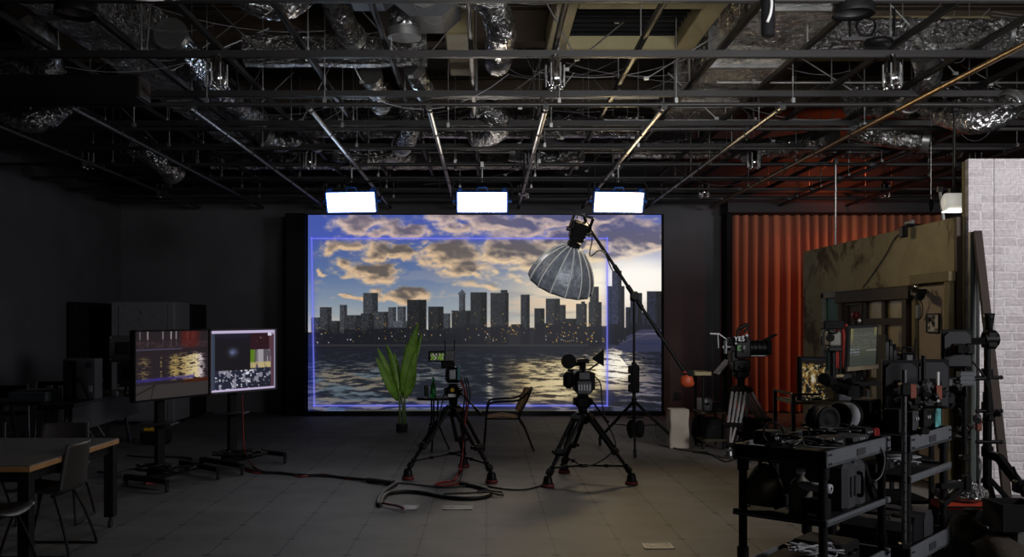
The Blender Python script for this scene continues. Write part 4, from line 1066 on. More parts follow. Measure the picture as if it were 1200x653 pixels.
# ================================================================ LEFT: table, chairs, desks, racks, rolling monitors
TOPG = mat('dark_grey_laminate', (.13, .122, .115), .5)
EDGE = mat('plywood_edge', (.42, .22, .085), .55, scale=18)
def table_big():
    t = thing('work_table', 'large grey-topped table with a pale plywood edge at the left front', 'table', (-4.4, 6.93, 0))
    x1, x0, y0, y1, h = -3.0, -5.9, 6.18, 7.68, .72
    MB().box(((x0+x1)/2, (y0+y1)/2, h-.004), (x1-x0-.004, y1-y0-.004, .010)).build('tabletop', TOPG, t)
    MB().box(((x0+x1)/2, (y0+y1)/2, h-.026), (x1-x0, y1-y0, .036), bev=.002).build('edge_board', EDGE, t)
    m = MB()
    for y in (y0+.06, y1-.06): m.box(((x0+x1)/2, y, h-.08), (x1-x0-.1, .04, .07))
    for x in (x0+.06, x1-.06): m.box((x, (y0+y1)/2, h-.08), (.04, y1-y0-.1, .07))
    m.build('apron', BLK, t)
    for x in (x0+.06, x1-.05):
        for y in (y0+.05, y1-.05):
            l = MB().box((x, y, (h-.045+.09)/2), (.08, .08, h-.045-.09), bev=.004).build('leg', BLK, t)
            m = MB(); m.cyl((x-.012, y, .032), (x+.012, y, .032), .032, n=16); m.cyl((x, y, .05), (x, y, .095), .014, n=8); m.build('caster', RUB, l)
table_big()
SHELL = mat('dark_shell_plastic', (.034, .029, .028), .5)
def shell_chair(lab, loc, rz, grp=None):
    t = thing('shell_chair', lab, 'chair', loc, rz, grp)
    M = frame(t)
    # profile of a one-piece shell: faces +Y
    pr = smooth_path([(0, .23, .435), (0, .20, .455), (0, .05, .440), (0, -.10, .432), (0, -.18, .455), (0, -.215, .53), (0, -.235, .66), (0, -.255, .795)], 4)
    n = len(pr)-1
    def fn(u, v):
        k = v*n; i = min(int(k), n-1); p = pr[i].lerp(pr[i+1], k-i); s = (u-.5)*2
        w = .225-.03*max(0, (v-.5)*2)**2 - .05*max(0, .12-v)/.12
        cv = .035*s*s
        back = ss(.5, .75, np.array(v)).item()
        return p+V((s*w, cv*back*1.3, cv*(1-back)*.6))
    MB(M).grid(fn, 12, 28, thick=.012).build('shell', SHELL, t)
    for s in (-1, 1):
        m = MB(M); m.tube(smooth_path([(s*.16, .13, .43), (s*.20, .19, .25), (s*.235, .25, .03), (s*.235, .235, .012), (s*.235, .1, .010), (s*.235, -.18, .010), (s*.235, -.235, .02), (s*.20, -.17, .25), (s*.16, -.10, .425)], 5), .010, 8)
        m.build('sled_leg', BLK, t)
        for y in (-.15, .19): MB(M).box((s*.235, y, .006), (.026, .05, .012)).build('glide', RUB, t)
    m = MB(M); m.bar((-.17, .12, .425), (.17, .12, .425), .02, .02); m.bar((-.17, -.09, .425), (.17, -.09, .425), .02, .02); m.build('seat_frame', BLK, t)
    return t
shell_chair('dark shell chair with sled legs tucked in at the plywood end of the table', (-3.17, 6.84, 0), PI/2)
shell_chair('dark shell chair at the bottom left corner, cut by the picture edge', (-3.20, 5.98, 0), -PI/2)
shell_chair('dark shell chair behind the table, its back showing by the far corner', (-3.62, 7.92, 0), PI+.1)
shell_chair('dark shell chair behind the table, its back showing at the picture edge', (-4.35, 7.92, 0), PI)
# --- equipment racks
def rack(lab, x0, x1, y0, y1, h, m_):
    t = thing('server_rack', lab, 'rack', ((x0+x1)/2, (y0+y1)/2, 0))
    MB().box(((x0+x1)/2, (y0+y1)/2, h/2+.02), (x1-x0, y1-y0, h-.04), bev=.012).build('carcass', m_, t)
    d = MB().box(((x0+x1)/2, y0-.012, h/2), (x1-x0-.26, .024, h-.14), bev=.006).build('door', m_, t)
    m = MB()
    for s in (-1, 1): m.box(((x0+x1)/2+s*(x1-x0)/2-s*.065, y0-.008, h/2), (.10, .016, h-.08), bev=.004)
    m.build('door_frame', m_, t)
    m = MB(); m.cyl(((x0+x1)/2, y0-.04, h-.17), ((x0+x1)/2, y0-.02, h-.17), .022, n=14); m.build('lock', ALU, d)
    MB().box(((x0+x1)/2, (y0+y1)/2, .02), (x1-x0-.06, y1-y0-.06, .04)).build('plinth', BLK, t)
    return t
RACK = mat('rack_grey_paint', (.19, .197, .21), .45)
rack('dark grey server rack cabinet behind the rolling monitors', -6.19, -5.14, 15.5, 16.3, 2.02, RACK)
rack('black server rack standing behind the grey one', -6.10, -5.12, 16.33, 17.2, 2.0, BLK)
# --- desks on the far left
DESK = mat('desk_laminate_dark', (.035, .034, .036), .5)
def legs_trestle(t, pts, h, m_=DALU):
    for (x, y) in pts:
        m = MB(); m.bar((x, y-.28, 0), (x, y-.1, h), .035, .035); m.bar((x, y+.28, 0), (x, y+.1, h), .035, .035); m.bar((x, y-.2, .3), (x, y+.2, .3), .025, .025); m.build('trestle_leg', m_, t)
t = thing('desk', 'long dark desk on steel trestles at the far left, holding the computer tower', 'desk', (-5.2, 11.6, 0))
x0, x1 = -6.1, -5.27
MB().box(((x0+x1)/2, 11.6, .70), (x1-x0, .85, .035), bev=.004).build('desktop', DESK, t)
legs_trestle(t, ((x0+.18, 11.6), (x1-.12, 11.6)), .68)
# angled desk with modesty panel
a0, a1 = W(86, 478, 10.95), W(163, 462, 13.4); a0.z = a1.z = .70
dv = (a1-a0); dv.z = 0; dl = dv.length; dv.normalize(); nv = V((-dv.y, dv.x, 0))
t = thing('desk', 'dark desk with a hanging front board behind the left rolling monitor', 'desk', (a0+a1)/2*1.0-V((0, 0, .70)))
Rd = basis(dv, nv, V((0,0,1)))
MB().box((a0+a1)/2+nv*.20, (dl, .42, .035), Rd, bev=.004).build('desktop', DESK, t)
MB().box((a0+a1)/2+nv*.02+V((0,0,-.17)), (dl, .02, .30), Rd).build('front_board', mat('grey_modesty_board', (.085, .085, .09), .6), t)
for q in (.1, .9):
    m = MB(); p = a0+dv*dl*q+nv*.22; m.bar(p+nv*-.16+V((0,0,-.70)), p+nv*-.06+V((0,0,-.02)), .035, .035); m.bar(p+nv*.16+V((0,0,-.70)), p+nv*.06+V((0,0,-.02)), .035, .035); m.bar(p-nv*.11+V((0,0,-.4)), p+nv*.11+V((0,0,-.4)), .025, .025); m.build('trestle_leg', DALU, t)
# box, papers
bx0 = W(27, 470, 11.15)
t = thing('pale_box', 'flat pale blue box on the end of the far left desk', 'box', (bx0.x, 11.42, .7175))
MB().box((bx0.x, 11.42, .7175+.05), (.44, .36, .10), bev=.006).build('tray', mat('pale_blue_card', (.26, .33, .40), .6), t)
MB().box((bx0.x, 11.42, .7175+.106), (.452, .37, .016), bev=.004).build('lid', mat('pale_blue_lid', (.34, .38, .42), .6), t)
t = thing('paper_stack', 'loose pile of white papers and cups on the pale blue box', 'papers', (bx0.x, 11.42, .832))
m = MB(); rr = random.Random(4)
for q in range(7): m.box((bx0.x+rr.uniform(-.05, .1), 11.44+rr.uniform(-.04, .04), .834+q*.005), (.26, .2, .004), rotz(rr.uniform(-.5, .5)))
m.build('sheet', PAPER, t)
for k, (dx, dy) in enumerate(((.17, -.06), (.30, -.04))):
    t = thing('paper_cup', ['white paper cup at the left of the pair on the far left desk', 'white paper cup nearer to the computer tower'][k], 'cup', (bx0.x+dx-.12, 11.78+dy, .7175))
    p = V((bx0.x+dx-.12, 11.78+dy, .7175)); MB().lathe([(0, 0), (.024, 0), (.034, .15), (.036, .152), (.032, .152), (.023, .01), (0, .01)], p, n=16).build('cup', PAPER, t)
    MB().lathe([(.036, .150), (.037, .160), (0, .163)], p, n=16).build('lid', WHITE, t)
# computer tower
cx = -4.985; cw = .40
t = thing('computer_tower', 'dark grey computer tower with open back panel on the far left desk', 'computer', (cx, 11.6, .7175))
MB().box((cx, 11.62, .7175+.26), (cw, .22, .50), bev=.008).build('case', GREY, t)
MB().box((cx-.152, 11.505, .7175+.26), (.085, .012, .48), bev=.003).build('side_strip', LGREY if False else CHAR, t)
m = MB(); m.box((cx-.06, 11.504, .7175+.25), (.05, .012, .47)); m.build('slot_column', BLKM, t)
m = MB(); m.box((cx-.09, 11.502, .7175+.43), (.09, .014, .11), bev=.004); m.build('power_unit', BLK, t)
m = MB()
for q in range(4): m.box((cx+.12, 11.503, .7175+.40+q*.022), (.07, .01, .008))
m.build('vent', BLK, t)
MB().box((cx+.14, 11.503, .7175+.14), (.05, .01, .08), bev=.004).build('socket_plate', LGREY, t)
m = MB()
for q in (.05, .24, .45): m.cyl((cx-.155, 11.50, .7175+q), (cx-.155, 11.512, .7175+q), .012, n=8)
m.build('thumb_screw', ALU, t)
for sx in (-.14, .14): MB().box((cx+sx, 11.62, .7175+.006), (.06, .2, .012)).build('foot', RUB, t)
cable('tower_cable', 'black cable looped against the computer tower back', [(cx+.0, 11.49, .95), (cx+.05, 11.47, 1.0), (cx+.10, 11.47, .93), (cx+.13, 11.48, .80), (cx+.18, 11.47, .74)], .007, CABLE)
# folding chairs beyond desk (silver legs)
def fold_chair(lab, loc, rz):
    t = thing('folding_chair', lab, 'chair', loc, rz); M = frame(t)
    for s in (-1, 1):
        MB(M).tube(smooth_path([(s*.20, .22, 0), (s*.20, -.02, .44), (s*.20, -.20, .80), (s*.18, -.22, .82)], 4), .011, 8).build('front_leg', ALU, t)
        MB(M).tube([(s*.18, -.26, 0), (s*.18, .02, .44)], .011, 8).build('rear_leg', ALU, t)
    MB(M).box((0, .02, .455), (.38, .38, .03), bev=.01).build('seat', BLKM, t)
    MB(M).box((0, -.19, .72), (.36, .03, .20), basis((1,0,0), (0,.93,.37), (0,-.37,.93)), bev=.008).build('backrest', BLKM, t)
fold_chair('folding chair with a silver frame behind the far left desk end', (W(14, 470, 12.6).x, 12.6, 0), PI+.5)
fold_chair('folding chair with a silver frame behind the paper cups', (W(48, 470, 13.4).x+.1, 13.5, 0), PI+.4)
fold_chair('folding chair with a silver frame between the tower and the tilted displays', (W(112, 465, 13.6).x-.2, 13.6, 0), PI/2)
# monitors seen from the back on arms
def back_monitor(lab, c, w, h, yaw, pitch, desk_z):
    c = V(c); t = thing('tilted_monitor', lab, 'monitor', (c.x, c.y+.1, desk_z))
    R = rotz(yaw) @ Matrix.Rotation(pitch, 3, 'X') ; M = Matrix.Translation(c) @ R.to_4x4()
    MB(M).box((0, 0, 0), (w, .03, h), bev=.008).build('panel', CHAR, t)
    m = MB(M); m.box((0, -.03, 0), (w*.5, .04, h*.45), bev=.012); m.build('rear_housing', BLK, t)
    m = MB(M)
    for sx in (-1, 1):
        for sz in (-1, 1): m.cyl((sx*w*.44, -.022, sz*h*.42), (sx*w*.44, -.012, sz*h*.42), .012, n=8)
    m.build('corner_screw', ALU, t)
    m = MB(); b_ = M @ V((0, -.05, 0)); m.bar(b_, (c.x, c.y+.10, c.z-.02), .03, .03); m.cyl((c.x, c.y+.10, desk_z+.0), (c.x, c.y+.10, c.z), .018, n=10); m.box((c.x, c.y+.1, desk_z+.01), (.12, .12, .02), bev=.004); m.build('arm', BLK, t)
dz = .7175
back_monitor('small display tilted back, showing its rear, above the angled desk', W(144, 409, 12.3), .34, .36, .35, -.35, dz)
back_monitor('small upright display below the tilted one on the angled desk', W(149, 438, 12.05), .24, .34, .5, 0, dz)
m = MB(); rr = random.Random(8)
for q in range(4):
    c0 = W(128+rr.uniform(-6, 14), 462, 12.3); c0.z = .735
    m.tube(smooth_path([c0+V((rr.uniform(-.15, .15), rr.uniform(-.1, .1), rr.uniform(-.01, .06))) for _ in range(5)], 4), .007, 5)
for v_ in m.v: v_.z = max(v_.z, .725)
solo('yellow_leads', m, mat('pale_yellow_lead', (.35, .30, .15), .5), 'tangle of pale yellow leads on the angled desk', 'cable', (-4.8, 12.3, .72))
t = thing('adapter', 'small white power adapter among the yellow leads', 'adapter', W(135, 462, 12.2)-V((0, 0, .02)))
pq = V(t.location); pq.z = .7175; MB().box(pq+V((0, 0, .03)), (.07, .06, .06), bev=.01).build('block', WHITE, t)
MB().cyl(pq+V((.03, 0, .03)), pq+V((.08, 0, .03)), .006, n=6).build('lead', WHITE, t)
# --- rolling monitors
def water_picture(w=190, h=150):  # emitted screen image: water streaks, blue line, grey floor strip
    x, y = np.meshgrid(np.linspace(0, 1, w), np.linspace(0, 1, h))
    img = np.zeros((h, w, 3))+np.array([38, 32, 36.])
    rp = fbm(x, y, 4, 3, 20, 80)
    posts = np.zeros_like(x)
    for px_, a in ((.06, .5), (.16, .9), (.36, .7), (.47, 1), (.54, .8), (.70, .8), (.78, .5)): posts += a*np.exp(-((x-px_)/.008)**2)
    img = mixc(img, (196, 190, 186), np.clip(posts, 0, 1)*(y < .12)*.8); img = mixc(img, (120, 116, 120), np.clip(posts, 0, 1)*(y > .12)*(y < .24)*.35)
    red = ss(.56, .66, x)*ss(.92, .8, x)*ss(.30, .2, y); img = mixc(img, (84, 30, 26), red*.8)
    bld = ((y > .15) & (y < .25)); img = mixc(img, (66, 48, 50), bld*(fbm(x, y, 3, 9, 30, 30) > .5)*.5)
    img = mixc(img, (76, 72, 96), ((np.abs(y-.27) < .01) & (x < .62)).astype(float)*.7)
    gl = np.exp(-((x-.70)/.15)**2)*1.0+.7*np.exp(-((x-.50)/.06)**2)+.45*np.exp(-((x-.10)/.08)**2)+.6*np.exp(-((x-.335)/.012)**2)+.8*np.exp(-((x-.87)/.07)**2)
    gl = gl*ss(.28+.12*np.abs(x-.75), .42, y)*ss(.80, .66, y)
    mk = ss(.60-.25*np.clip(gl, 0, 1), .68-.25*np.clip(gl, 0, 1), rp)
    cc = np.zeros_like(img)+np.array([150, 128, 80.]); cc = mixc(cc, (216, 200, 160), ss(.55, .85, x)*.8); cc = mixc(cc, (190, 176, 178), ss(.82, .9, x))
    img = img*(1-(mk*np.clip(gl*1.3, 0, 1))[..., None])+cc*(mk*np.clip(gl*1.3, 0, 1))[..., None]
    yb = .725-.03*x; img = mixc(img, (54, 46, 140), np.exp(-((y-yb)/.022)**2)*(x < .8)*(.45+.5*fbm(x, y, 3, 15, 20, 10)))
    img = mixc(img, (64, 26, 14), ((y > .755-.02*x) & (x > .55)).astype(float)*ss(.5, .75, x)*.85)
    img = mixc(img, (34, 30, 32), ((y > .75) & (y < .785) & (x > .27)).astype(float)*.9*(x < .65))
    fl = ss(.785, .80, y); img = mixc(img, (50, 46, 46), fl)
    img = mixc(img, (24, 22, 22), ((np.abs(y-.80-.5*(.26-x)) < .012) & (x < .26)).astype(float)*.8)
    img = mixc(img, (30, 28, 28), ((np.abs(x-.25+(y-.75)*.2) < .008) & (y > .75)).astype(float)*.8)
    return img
def ui_picture(w=150, h=140):
    x, y = np.meshgrid(np.linspace(0, 1, w), np.linspace(0, 1, h))
    img = np.zeros((h, w, 3))+np.array([34, 36, 50.])
    main = ((x > .06) & (x < .60) & (y > .075) & (y < .66)).astype(float); img = mixc(img, (27, 25, 29), main)
    tri = ((y < .13-.12*np.abs(x-.33)*0.6) & (x > .08) & (x < .58) & (y > .07)).astype(float); img = mixc(img, (38, 38, 56), tri*.6)
    gl = np.exp(-((x-.33)/.06)**2-((y-.36)/.06)**2)*main; img = mixc(img, (120, 130, 176), gl*(.4+.6*fbm(x, y, 3, 4, 20, 20)))
    img = mixc(img, (30, 28, 40), main*ss(.4, .1, y)*.4)
    r_ = ((x > .60) & (x < .93) & (y > .06) & (y < .33)).astype(float); img = mixc(img, (44, 24, 30), r_); img = mixc(img, (180, 176, 180), r_*(fbm(x, y, 3, 8, 26, 26) > .66)*np.exp(-((x-.76)/.04)**2-((y-.19)/.06)**2)*1.0)
    sd = ((x > .90) & (y > .08)).astype(float); img = mixc(img, (88, 58, 66), sd*.85)
    img = mixc(img, (210, 200, 220), ((x > .88) & (x < .94) & (y > .03) & (y < .10)).astype(float)); img = mixc(img, (160, 150, 170), ((x > .955) & (np.abs(y-.06) < .012)).astype(float))
    cam = ((x > .60) & (x < .93) & (y > .33) & (y < .64)).astype(float)
    cimg = np.zeros_like(img)+np.array([84, 76, 84.]); cimg = mixc(cimg, (150, 146, 152), (fbm(x, y*.2, 3, 33, 40, 5) > .56).astype(float)); cimg = mixc(cimg, (84, 116, 30), ss(.70, .64, x)); cimg = mixc(cimg, (176, 160, 116), ss(.52, .56, y)*(fbm(x, y*.3, 3, 35, 30, 20) > .45))
    img = img*(1-cam[..., None])+cimg*cam[..., None]
    bt = ((x > .06) & (x < .93) & (y > .655)).astype(float)
    b2 = np.zeros_like(img)+np.array([36, 38, 54.]); b2 = mixc(b2, (150, 148, 160), (fbm(x, y*.6, 4, 61, 22, 20) > .60).astype(float)*.8); b2 = mixc(b2, (212, 210, 222), (fbm(x, y, 4, 63, 30, 30) > .70).astype(float)); b2 = mixc(b2, (34, 30, 36), ((x > .6) & (y > .85)).astype(float)*.3)
    img = img*(1-bt[..., None])+b2*bt[..., None]
    for cx_ in (.46, .53, .60): img = mixc(img, (226, 222, 230), (((x-cx_)**2+(y-.675)**2) < .00016).astype(float))
    img = mixc(img, (52, 60, 76), ((x < .06) & (y > .05)).astype(float)); img = mixc(img, (186, 172, 204), ((y < .045) | (y > .965)).astype(float)); img = mixc(img, (150, 144, 170), ((x > .985) | (x < .012)).astype(float))
    return img
def rolling_monitor(lab, c4, pic, strength, pole_px, pole_z, feet, glow):
    tl, tr, bl, br = [V(p) for p in c4]
    cen = (tl+tr+bl+br)/4; ex = (tr-tl); wd = ex.length; ex.normalize(); ez = V((0,0,1)); ey = ez.cross(ex).normalized()  # ey: away from viewer
    hh = (tl.z-bl.z)
    bx_ = W(pole_px, 540, pole_z); base = V((bx_.x, pole_z, 0))
    t = thing('rolling_monitor', lab, 'monitor', base)
    Rm = basis(ex, ey, ez)
    MB().box(cen+ey*.035, (wd+.03, .05, hh+.03), Rm, bev=.006).build('panel', PLAS, t)
    f = MB()
    for s in (-1, 1):
        f.box(cen+ex*s*(wd/2+.009), (.018, .03, hh+.036), Rm); f.box(cen+ez*s*(hh/2+.009), (wd+.036, .03, .018), Rm)
    f.build('bezel', glow, t)
    n_ = -ey*.004
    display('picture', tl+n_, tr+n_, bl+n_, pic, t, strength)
    # column behind panel
    top = cen+ey*.10; col = V((base.x, base.y, 0))
    m = MB(); m.box((col.x, col.y, .70), (.10, .06, 1.24), Rm, bev=.006); m.build('column', PLAS, t)
    m = MB(); m.bar((col.x, col.y, 1.22), cen+ey*.06, .12, .08); m.box(cen+ey*.075, (.45, .03, .30), Rm); m.build('mount', BLK, t)
    m = MB(); m.box((col.x, col.y-.05, .62), (.36, .26, .02), bev=.004); m.build('shelf', DALU, t)
    cs = sum((V(f) for f in feet), V((0,0,0)))/len(feet)
    a, b_, c_, d_ = [V(f) for f in feet]
    hgt = .105
    for p, q in ((a, b_), (c_, d_)):
        m = MB(); m.bar(V((p.x, p.y, hgt)), V((q.x, q.y, hgt)), .06, .05, bev=.006); lm = m.build('base_rail', BLK, t)
        for e in (p, q):
            m = MB(); m.cyl((e.x-.013, e.y, .04), (e.x+.013, e.y, .04), .04, n=16); m.box((e.x, e.y, .07), (.04, .03, .04)); m.build('caster', RUB, lm)
    m = MB(); m.bar(V((((a+b_)/2).x, ((a+b_)/2).y, hgt)), V((((c_+d_)/2).x, ((c_+d_)/2).y, hgt)), .07, .05); m.box((col.x, col.y, hgt-.005), (.2, .2, .06)); m.build('base_bar', BLK, t)
    return t
rolling_monitor('left rolling monitor showing golden water glints over a grey floor', [W(158, 389, 9.2), W(243.5, 387.5, 10.1), W(158, 470, 9.2), W(243.5, 462, 10.1)], water_picture(), 1.0, 187, 9.75, [G(147, 571), G(196, 577), V(G(212, 553)), G(256, 562)], PLAS)
LIL = mat('lilac_bezel', (.10, .09, .11), .4)
rolling_monitor('right rolling monitor showing a dark control window with small pictures', [W(247, 388, 10.45), W(322, 386.5, 11.15), W(247, 460.5, 10.45), W(322, 455, 11.15)], ui_picture(), 1.0, 272, 10.95, [G(236, 549), G(284, 557), G(290, 538), G(334, 543)], LIL)
for (px_, py_, Z_, lab) in ((187, 545, 9.75, 'small heap of black cables at the foot of the left rolling monitor'), (275, 537, 10.9, 'small heap of black cables at the foot of the right rolling monitor')):
    m = MB(); rr = random.Random(px_); c0 = W(px_, py_, Z_); c0.z = .14
    for q in range(6): m.tube(smooth_path([c0+V((rr.uniform(-.25, .4), rr.uniform(-.22, .1), rr.uniform(.0, .06))) for _ in range(6)], 4), .010, 5)
    solo('cable_heap', m, CABLE, lab, 'cable', (c0.x, c0.y, .14))
cable('red_cable', 'thin red cable hanging from the right rolling monitor to the floor', [W(284, 462, 10.7), W(285, 500, 10.7), W(287, 530, 10.65), G(292, 540, .01), G(300, 549, .01), G(312, 553, .01)], .008, CABLER)
cable('red_cable', 'thin red cable curled at the foot of the left rolling monitor', [G(164, 562, .014), G(170, 559, .014), G(178, 561, .014), G(182, 565, .014), G(170, 567, .014)], .014, CABLER)
cable('power_cable', 'black cable lying on the floor between the two rolling monitors', [G(114, 553, .01), G(135, 554, .01), G(152, 550, .01), G(168, 551, .01)], .010, CABLE)
cable('power_cable', 'curved black cable on the floor behind the left rolling monitor', [G(150, 534, .01), G(175, 536, .01), G(200, 536, .01), G(222, 537, .01), G(225, 541, .01), G(210, 543, .01)], .012, CABLE)
# yellow tool case on the floor under desk
t = thing('tool_bag', 'black tool bag with a yellow top on the floor under the angled desk', 'bag', G(180, 512))
p = G(180, 522); MB().box(p+V((0, .1, .10)), (.38, .24, .19), bev=.04).build('body', BLKM, t); MB().box(p+V((-.05, .1, .21)), (.2, .2, .04), bev=.015).build('lid', YELLOW, t)
MB().tube(smooth_path([p+V((-.1, .1, .22)), p+V((-.06, .1, .28)), p+V((.04, .1, .28)), p+V((.08, .1, .22))], 4), .012, 6).build('handle', BLK, t)
# --- floor cables to the centre
for k, (off, m_, r, lab) in enumerate(((0, CABLE, .016, 'thick black cable running along the floor from the rolling monitors'), (1.6, CABLER, .010, 'red cable lying beside the thick black floor cable'), (-1.4, CABLE, .009, 'thin black cable crossing over the thick floor cable'))):
    cable('floor_cable', lab, [G(286, 549+off, r), G(300, 553+off*.8, r), G(330, 554.5-off*.7, r), G(352, 557+off, r), G(378, 557-off, r), G(405, 560+off*.5, r), G(433, 562.5, r+.012)], r, m_)
cable('cable_sleeve', 'grey sleeve joining the floor cables, left of the coil', [G(431, 562.5, .03), G(445, 564, .032), G(461, 566, .03)], .03, CHAR)
cable('floor_cable', 'thin black cable from the grey sleeve towards the left tripod', [G(461, 566, .012), G(475, 566.5, .012), G(495, 569, .012), G(520, 571, .012), G(545, 569.5, .012)], .009, CABLE)
cable('coiled_cable', 'thick black cable laid in a long flat loop on the floor', [G(464, 567, .02), G(450, 577, .02), G(443, 588, .02), G(445, 592, .02), G(449, 583, .022), G(458, 577.5, .02), G(480, 576, .02), G(500, 578, .02), G(520, 582, .02), G(545, 584, .02), G(568, 582, .02), G(575, 577, .02), G(565, 572, .02), G(540, 567, .02)], .022, CABLE)
cable('floor_cable', 'thin black cable lying across the long flat loop', [G(520, 579, .045), G(545, 578, .045), G(570, 577, .045), G(587, 580, .02), G(588, 577, .02), G(575, 575.5, .045), G(560, 575, .02)], .010, CABLE)
cable('red_cable', 'red cable end beside the open floor outlet', [G(446, 589, .03), G(455, 591, .03), G(466, 593, .03), G(473, 596, .03)], .012, CABLER)
cable('red_cable', 'red cable coil under the left tripod', [G(541, 550, .15), G(538, 556, .06), G(533, 563, .02), G(520, 565, .02), G(510, 567.5, .02), G(513, 569.5, .02), G(530, 568, .02), G(540, 566, .02)], .013, CABLER)
# ================================================================ RIGHT: set walls, brick flat
def brick_mat():
    m = bpy.data.materials.new('whitewashed_brick'); nt, N, L, b = nodes(m)
    tc = N.new('ShaderNodeTexCoord'); sx = N.new('ShaderNodeSeparateXYZ'); L.new(tc.outputs['Object'], sx.inputs[0])
    cb = N.new('ShaderNodeCombineXYZ'); L.new(sx.outputs[0], cb.inputs[0]); L.new(sx.outputs[2], cb.inputs[1])
    nz = N.new('ShaderNodeTexNoise'); nz.inputs['Scale'].default_value = 9; nz.inputs['Detail'].default_value = 5; L.new(cb.outputs[0], nz.inputs['Vector'])
    mp = N.new('ShaderNodeVectorMath'); mp.operation = 'MULTIPLY_ADD'; mp.inputs[1].default_value = (.040, .034, 0); L.new(nz.outputs['Color'], mp.inputs[0]); L.new(cb.outputs[0], mp.inputs[2])
    br = N.new('ShaderNodeTexBrick'); L.new(mp.outputs[0], br.inputs['Vector'])
    br.inputs['Scale'].default_value = 1; br.inputs['Brick Width'].default_value = .235; br.inputs['Row Height'].default_value = .0835; br.inputs['Mortar Size'].default_value = .014; br.inputs['Mortar Smooth'].default_value = .8; br.inputs['Bias'].default_value = 0
    br.offset = .5; br.squash = .8; br.squash_frequency = 3
    br.inputs['Color1'].default_value = (.55, .53, .545, 1); br.inputs['Color2'].default_value = (.41, .385, .40, 1); br.inputs['Mortar'].default_value = (.58, .565, .58, 1)
    n2 = N.new('ShaderNodeTexNoise'); n2.inputs['Scale'].default_value = 26; n2.inputs['Detail'].default_value = 8; n2.inputs['Roughness'].default_value = .7; L.new(cb.outputs[0], n2.inputs['Vector'])
    r = N.new('ShaderNodeValToRGB'); r.color_ramp.elements[0].position = .35; r.color_ramp.elements[1].position = .68; r.color_ramp.elements[0].color = (.72, .71, .72, 1); r.color_ramp.elements[1].color = (1.12, 1.1, 1.1, 1); L.new(n2.outputs['Fac'], r.inputs[0])
    mx = N.new('ShaderNodeMix'); mx.data_type = 'RGBA'; mx.blend_type = 'MULTIPLY'; mx.inputs[0].default_value = 1; L.new(br.outputs['Color'], mx.inputs[6]); L.new(r.outputs[0], mx.inputs[7])
    L.new(mx.outputs[2], b.inputs['Base Color']); b.inputs['Roughness'].default_value = .85
    bp = N.new('ShaderNodeBump'); bp.inputs['Strength'].default_value = .6; bp.inputs['Distance'].default_value = .012
    iv = mnode(N, L, 'MULTIPLY_ADD', n2.outputs['Fac'], .35, mnode(N, L, 'SUBTRACT', 1.0, br.outputs['Fac']))
    L.new(iv, bp.inputs['Height']); L.new(bp.outputs['Normal'], b.inputs['Normal'])
    return m
BRICK = brick_mat()
SETW = plaster('olive_distressed_plaster', (.32, .275, .155), (.45, .39, .23), 2.2, .85, .25, stain=(.13, .085, .04))
FLATW = mat('raw_olive_timber', (.17, .135, .06), .7, scale=5)
BZ = 9.1
bx0 = W(1135, 300, BZ).x; btop = W(1135, 186, BZ).z; bsm = W(1165, 300, BZ).x
bt = thing('brick_flat', 'tall whitewashed brick set wall standing at the right', 'set wall', ((bx0+8)/2, BZ+.05, 0))
MB().box(((bx0+bsm)/2-.0015, BZ+.03, btop/2), (bsm-bx0-.003, .06, btop)).build('brick_panel', BRICK, bt)
MB().box(((bsm+7.4)/2+.0015, BZ+.03, btop/2), (7.4-bsm-.003, .06, btop)).build('brick_panel', BRICK, bt)
m = MB()
for x in (bx0+.03, bsm, 5.8, 6.6, 7.35): m.box((x, BZ+.10, btop/2), (.05, .08, btop-.02))
for z in (.06, 1.2, 2.2, btop-.06): m.box(((bx0+7.4)/2, BZ+.10, z), (7.4-bx0, .05, .06))
m.build('timber_frame', FLATW, bt)
# olive set wall running into depth, with doors and window on it
sxw = 4.60; sy0, sy1, sh_ = 9.24, 13.65, 2.70
so = thing('set_wall', 'distressed olive plaster set wall with a stained top edge', 'set wall', (sxw, (sy0+sy1)/2, 0))
MB().box((sxw+.05, (sy0+sy1)/2, sh_/2), (.10, sy1-sy0, sh_)).build('plaster_panel', SETW, so)
m = MB()
for y in np.linspace(sy0+.05, sy1-.05, 6): m.box((sxw+.14, float(y), sh_/2), (.08, .05, sh_-.02))
for z in (.06, 1.3, sh_-.06): m.box((sxw+.14, (sy0+sy1)/2, z), (.05, sy1-sy0, .06))
m.build('timber_frame', FLATW, so)
MB().box((sxw+.025, sy0-.02, sh_/2), (.05, .05, sh_)).build('edge_post', BROWNW, so)
MB().box((sxw+.095, sy0-.03, sh_/2), (.08, .05, sh_)).build('edge_batten', FLATW, so)
# pale door with trim
PINKD = plaster('pale_worn_door_paint', (.30, .245, .19), (.36, .30, .235), 1.4, .7, .06)
d = thing('set_door', 'pale worn door with olive trim in the set wall', 'door', (sxw-.03, 9.62, 0))
MB().box((sxw-.02, 9.63, 1.03), (.03, .62, 2.02), bev=.004).build('leaf_panel', PINKD, d)
m = MB()
for y in (9.28, 9.99): m.box((sxw-.035, y, 1.06), (.06, .09, 2.12), bev=.006)
m.box((sxw-.04, 9.635, 2.12), (.07, .86, .10), bev=.006)
m.build('trim', FLATW, d)
m = MB()
for z in (.55, 1.45): m.box((sxw-.038, 9.63, z), (.008, .40, .72), bev=.003)
m.build('moulding', PINKD, d)
MB().box((sxw-.045, 9.93, 1.78), (.03, .05, .14), bev=.005).build('hinge', LGREY, d)
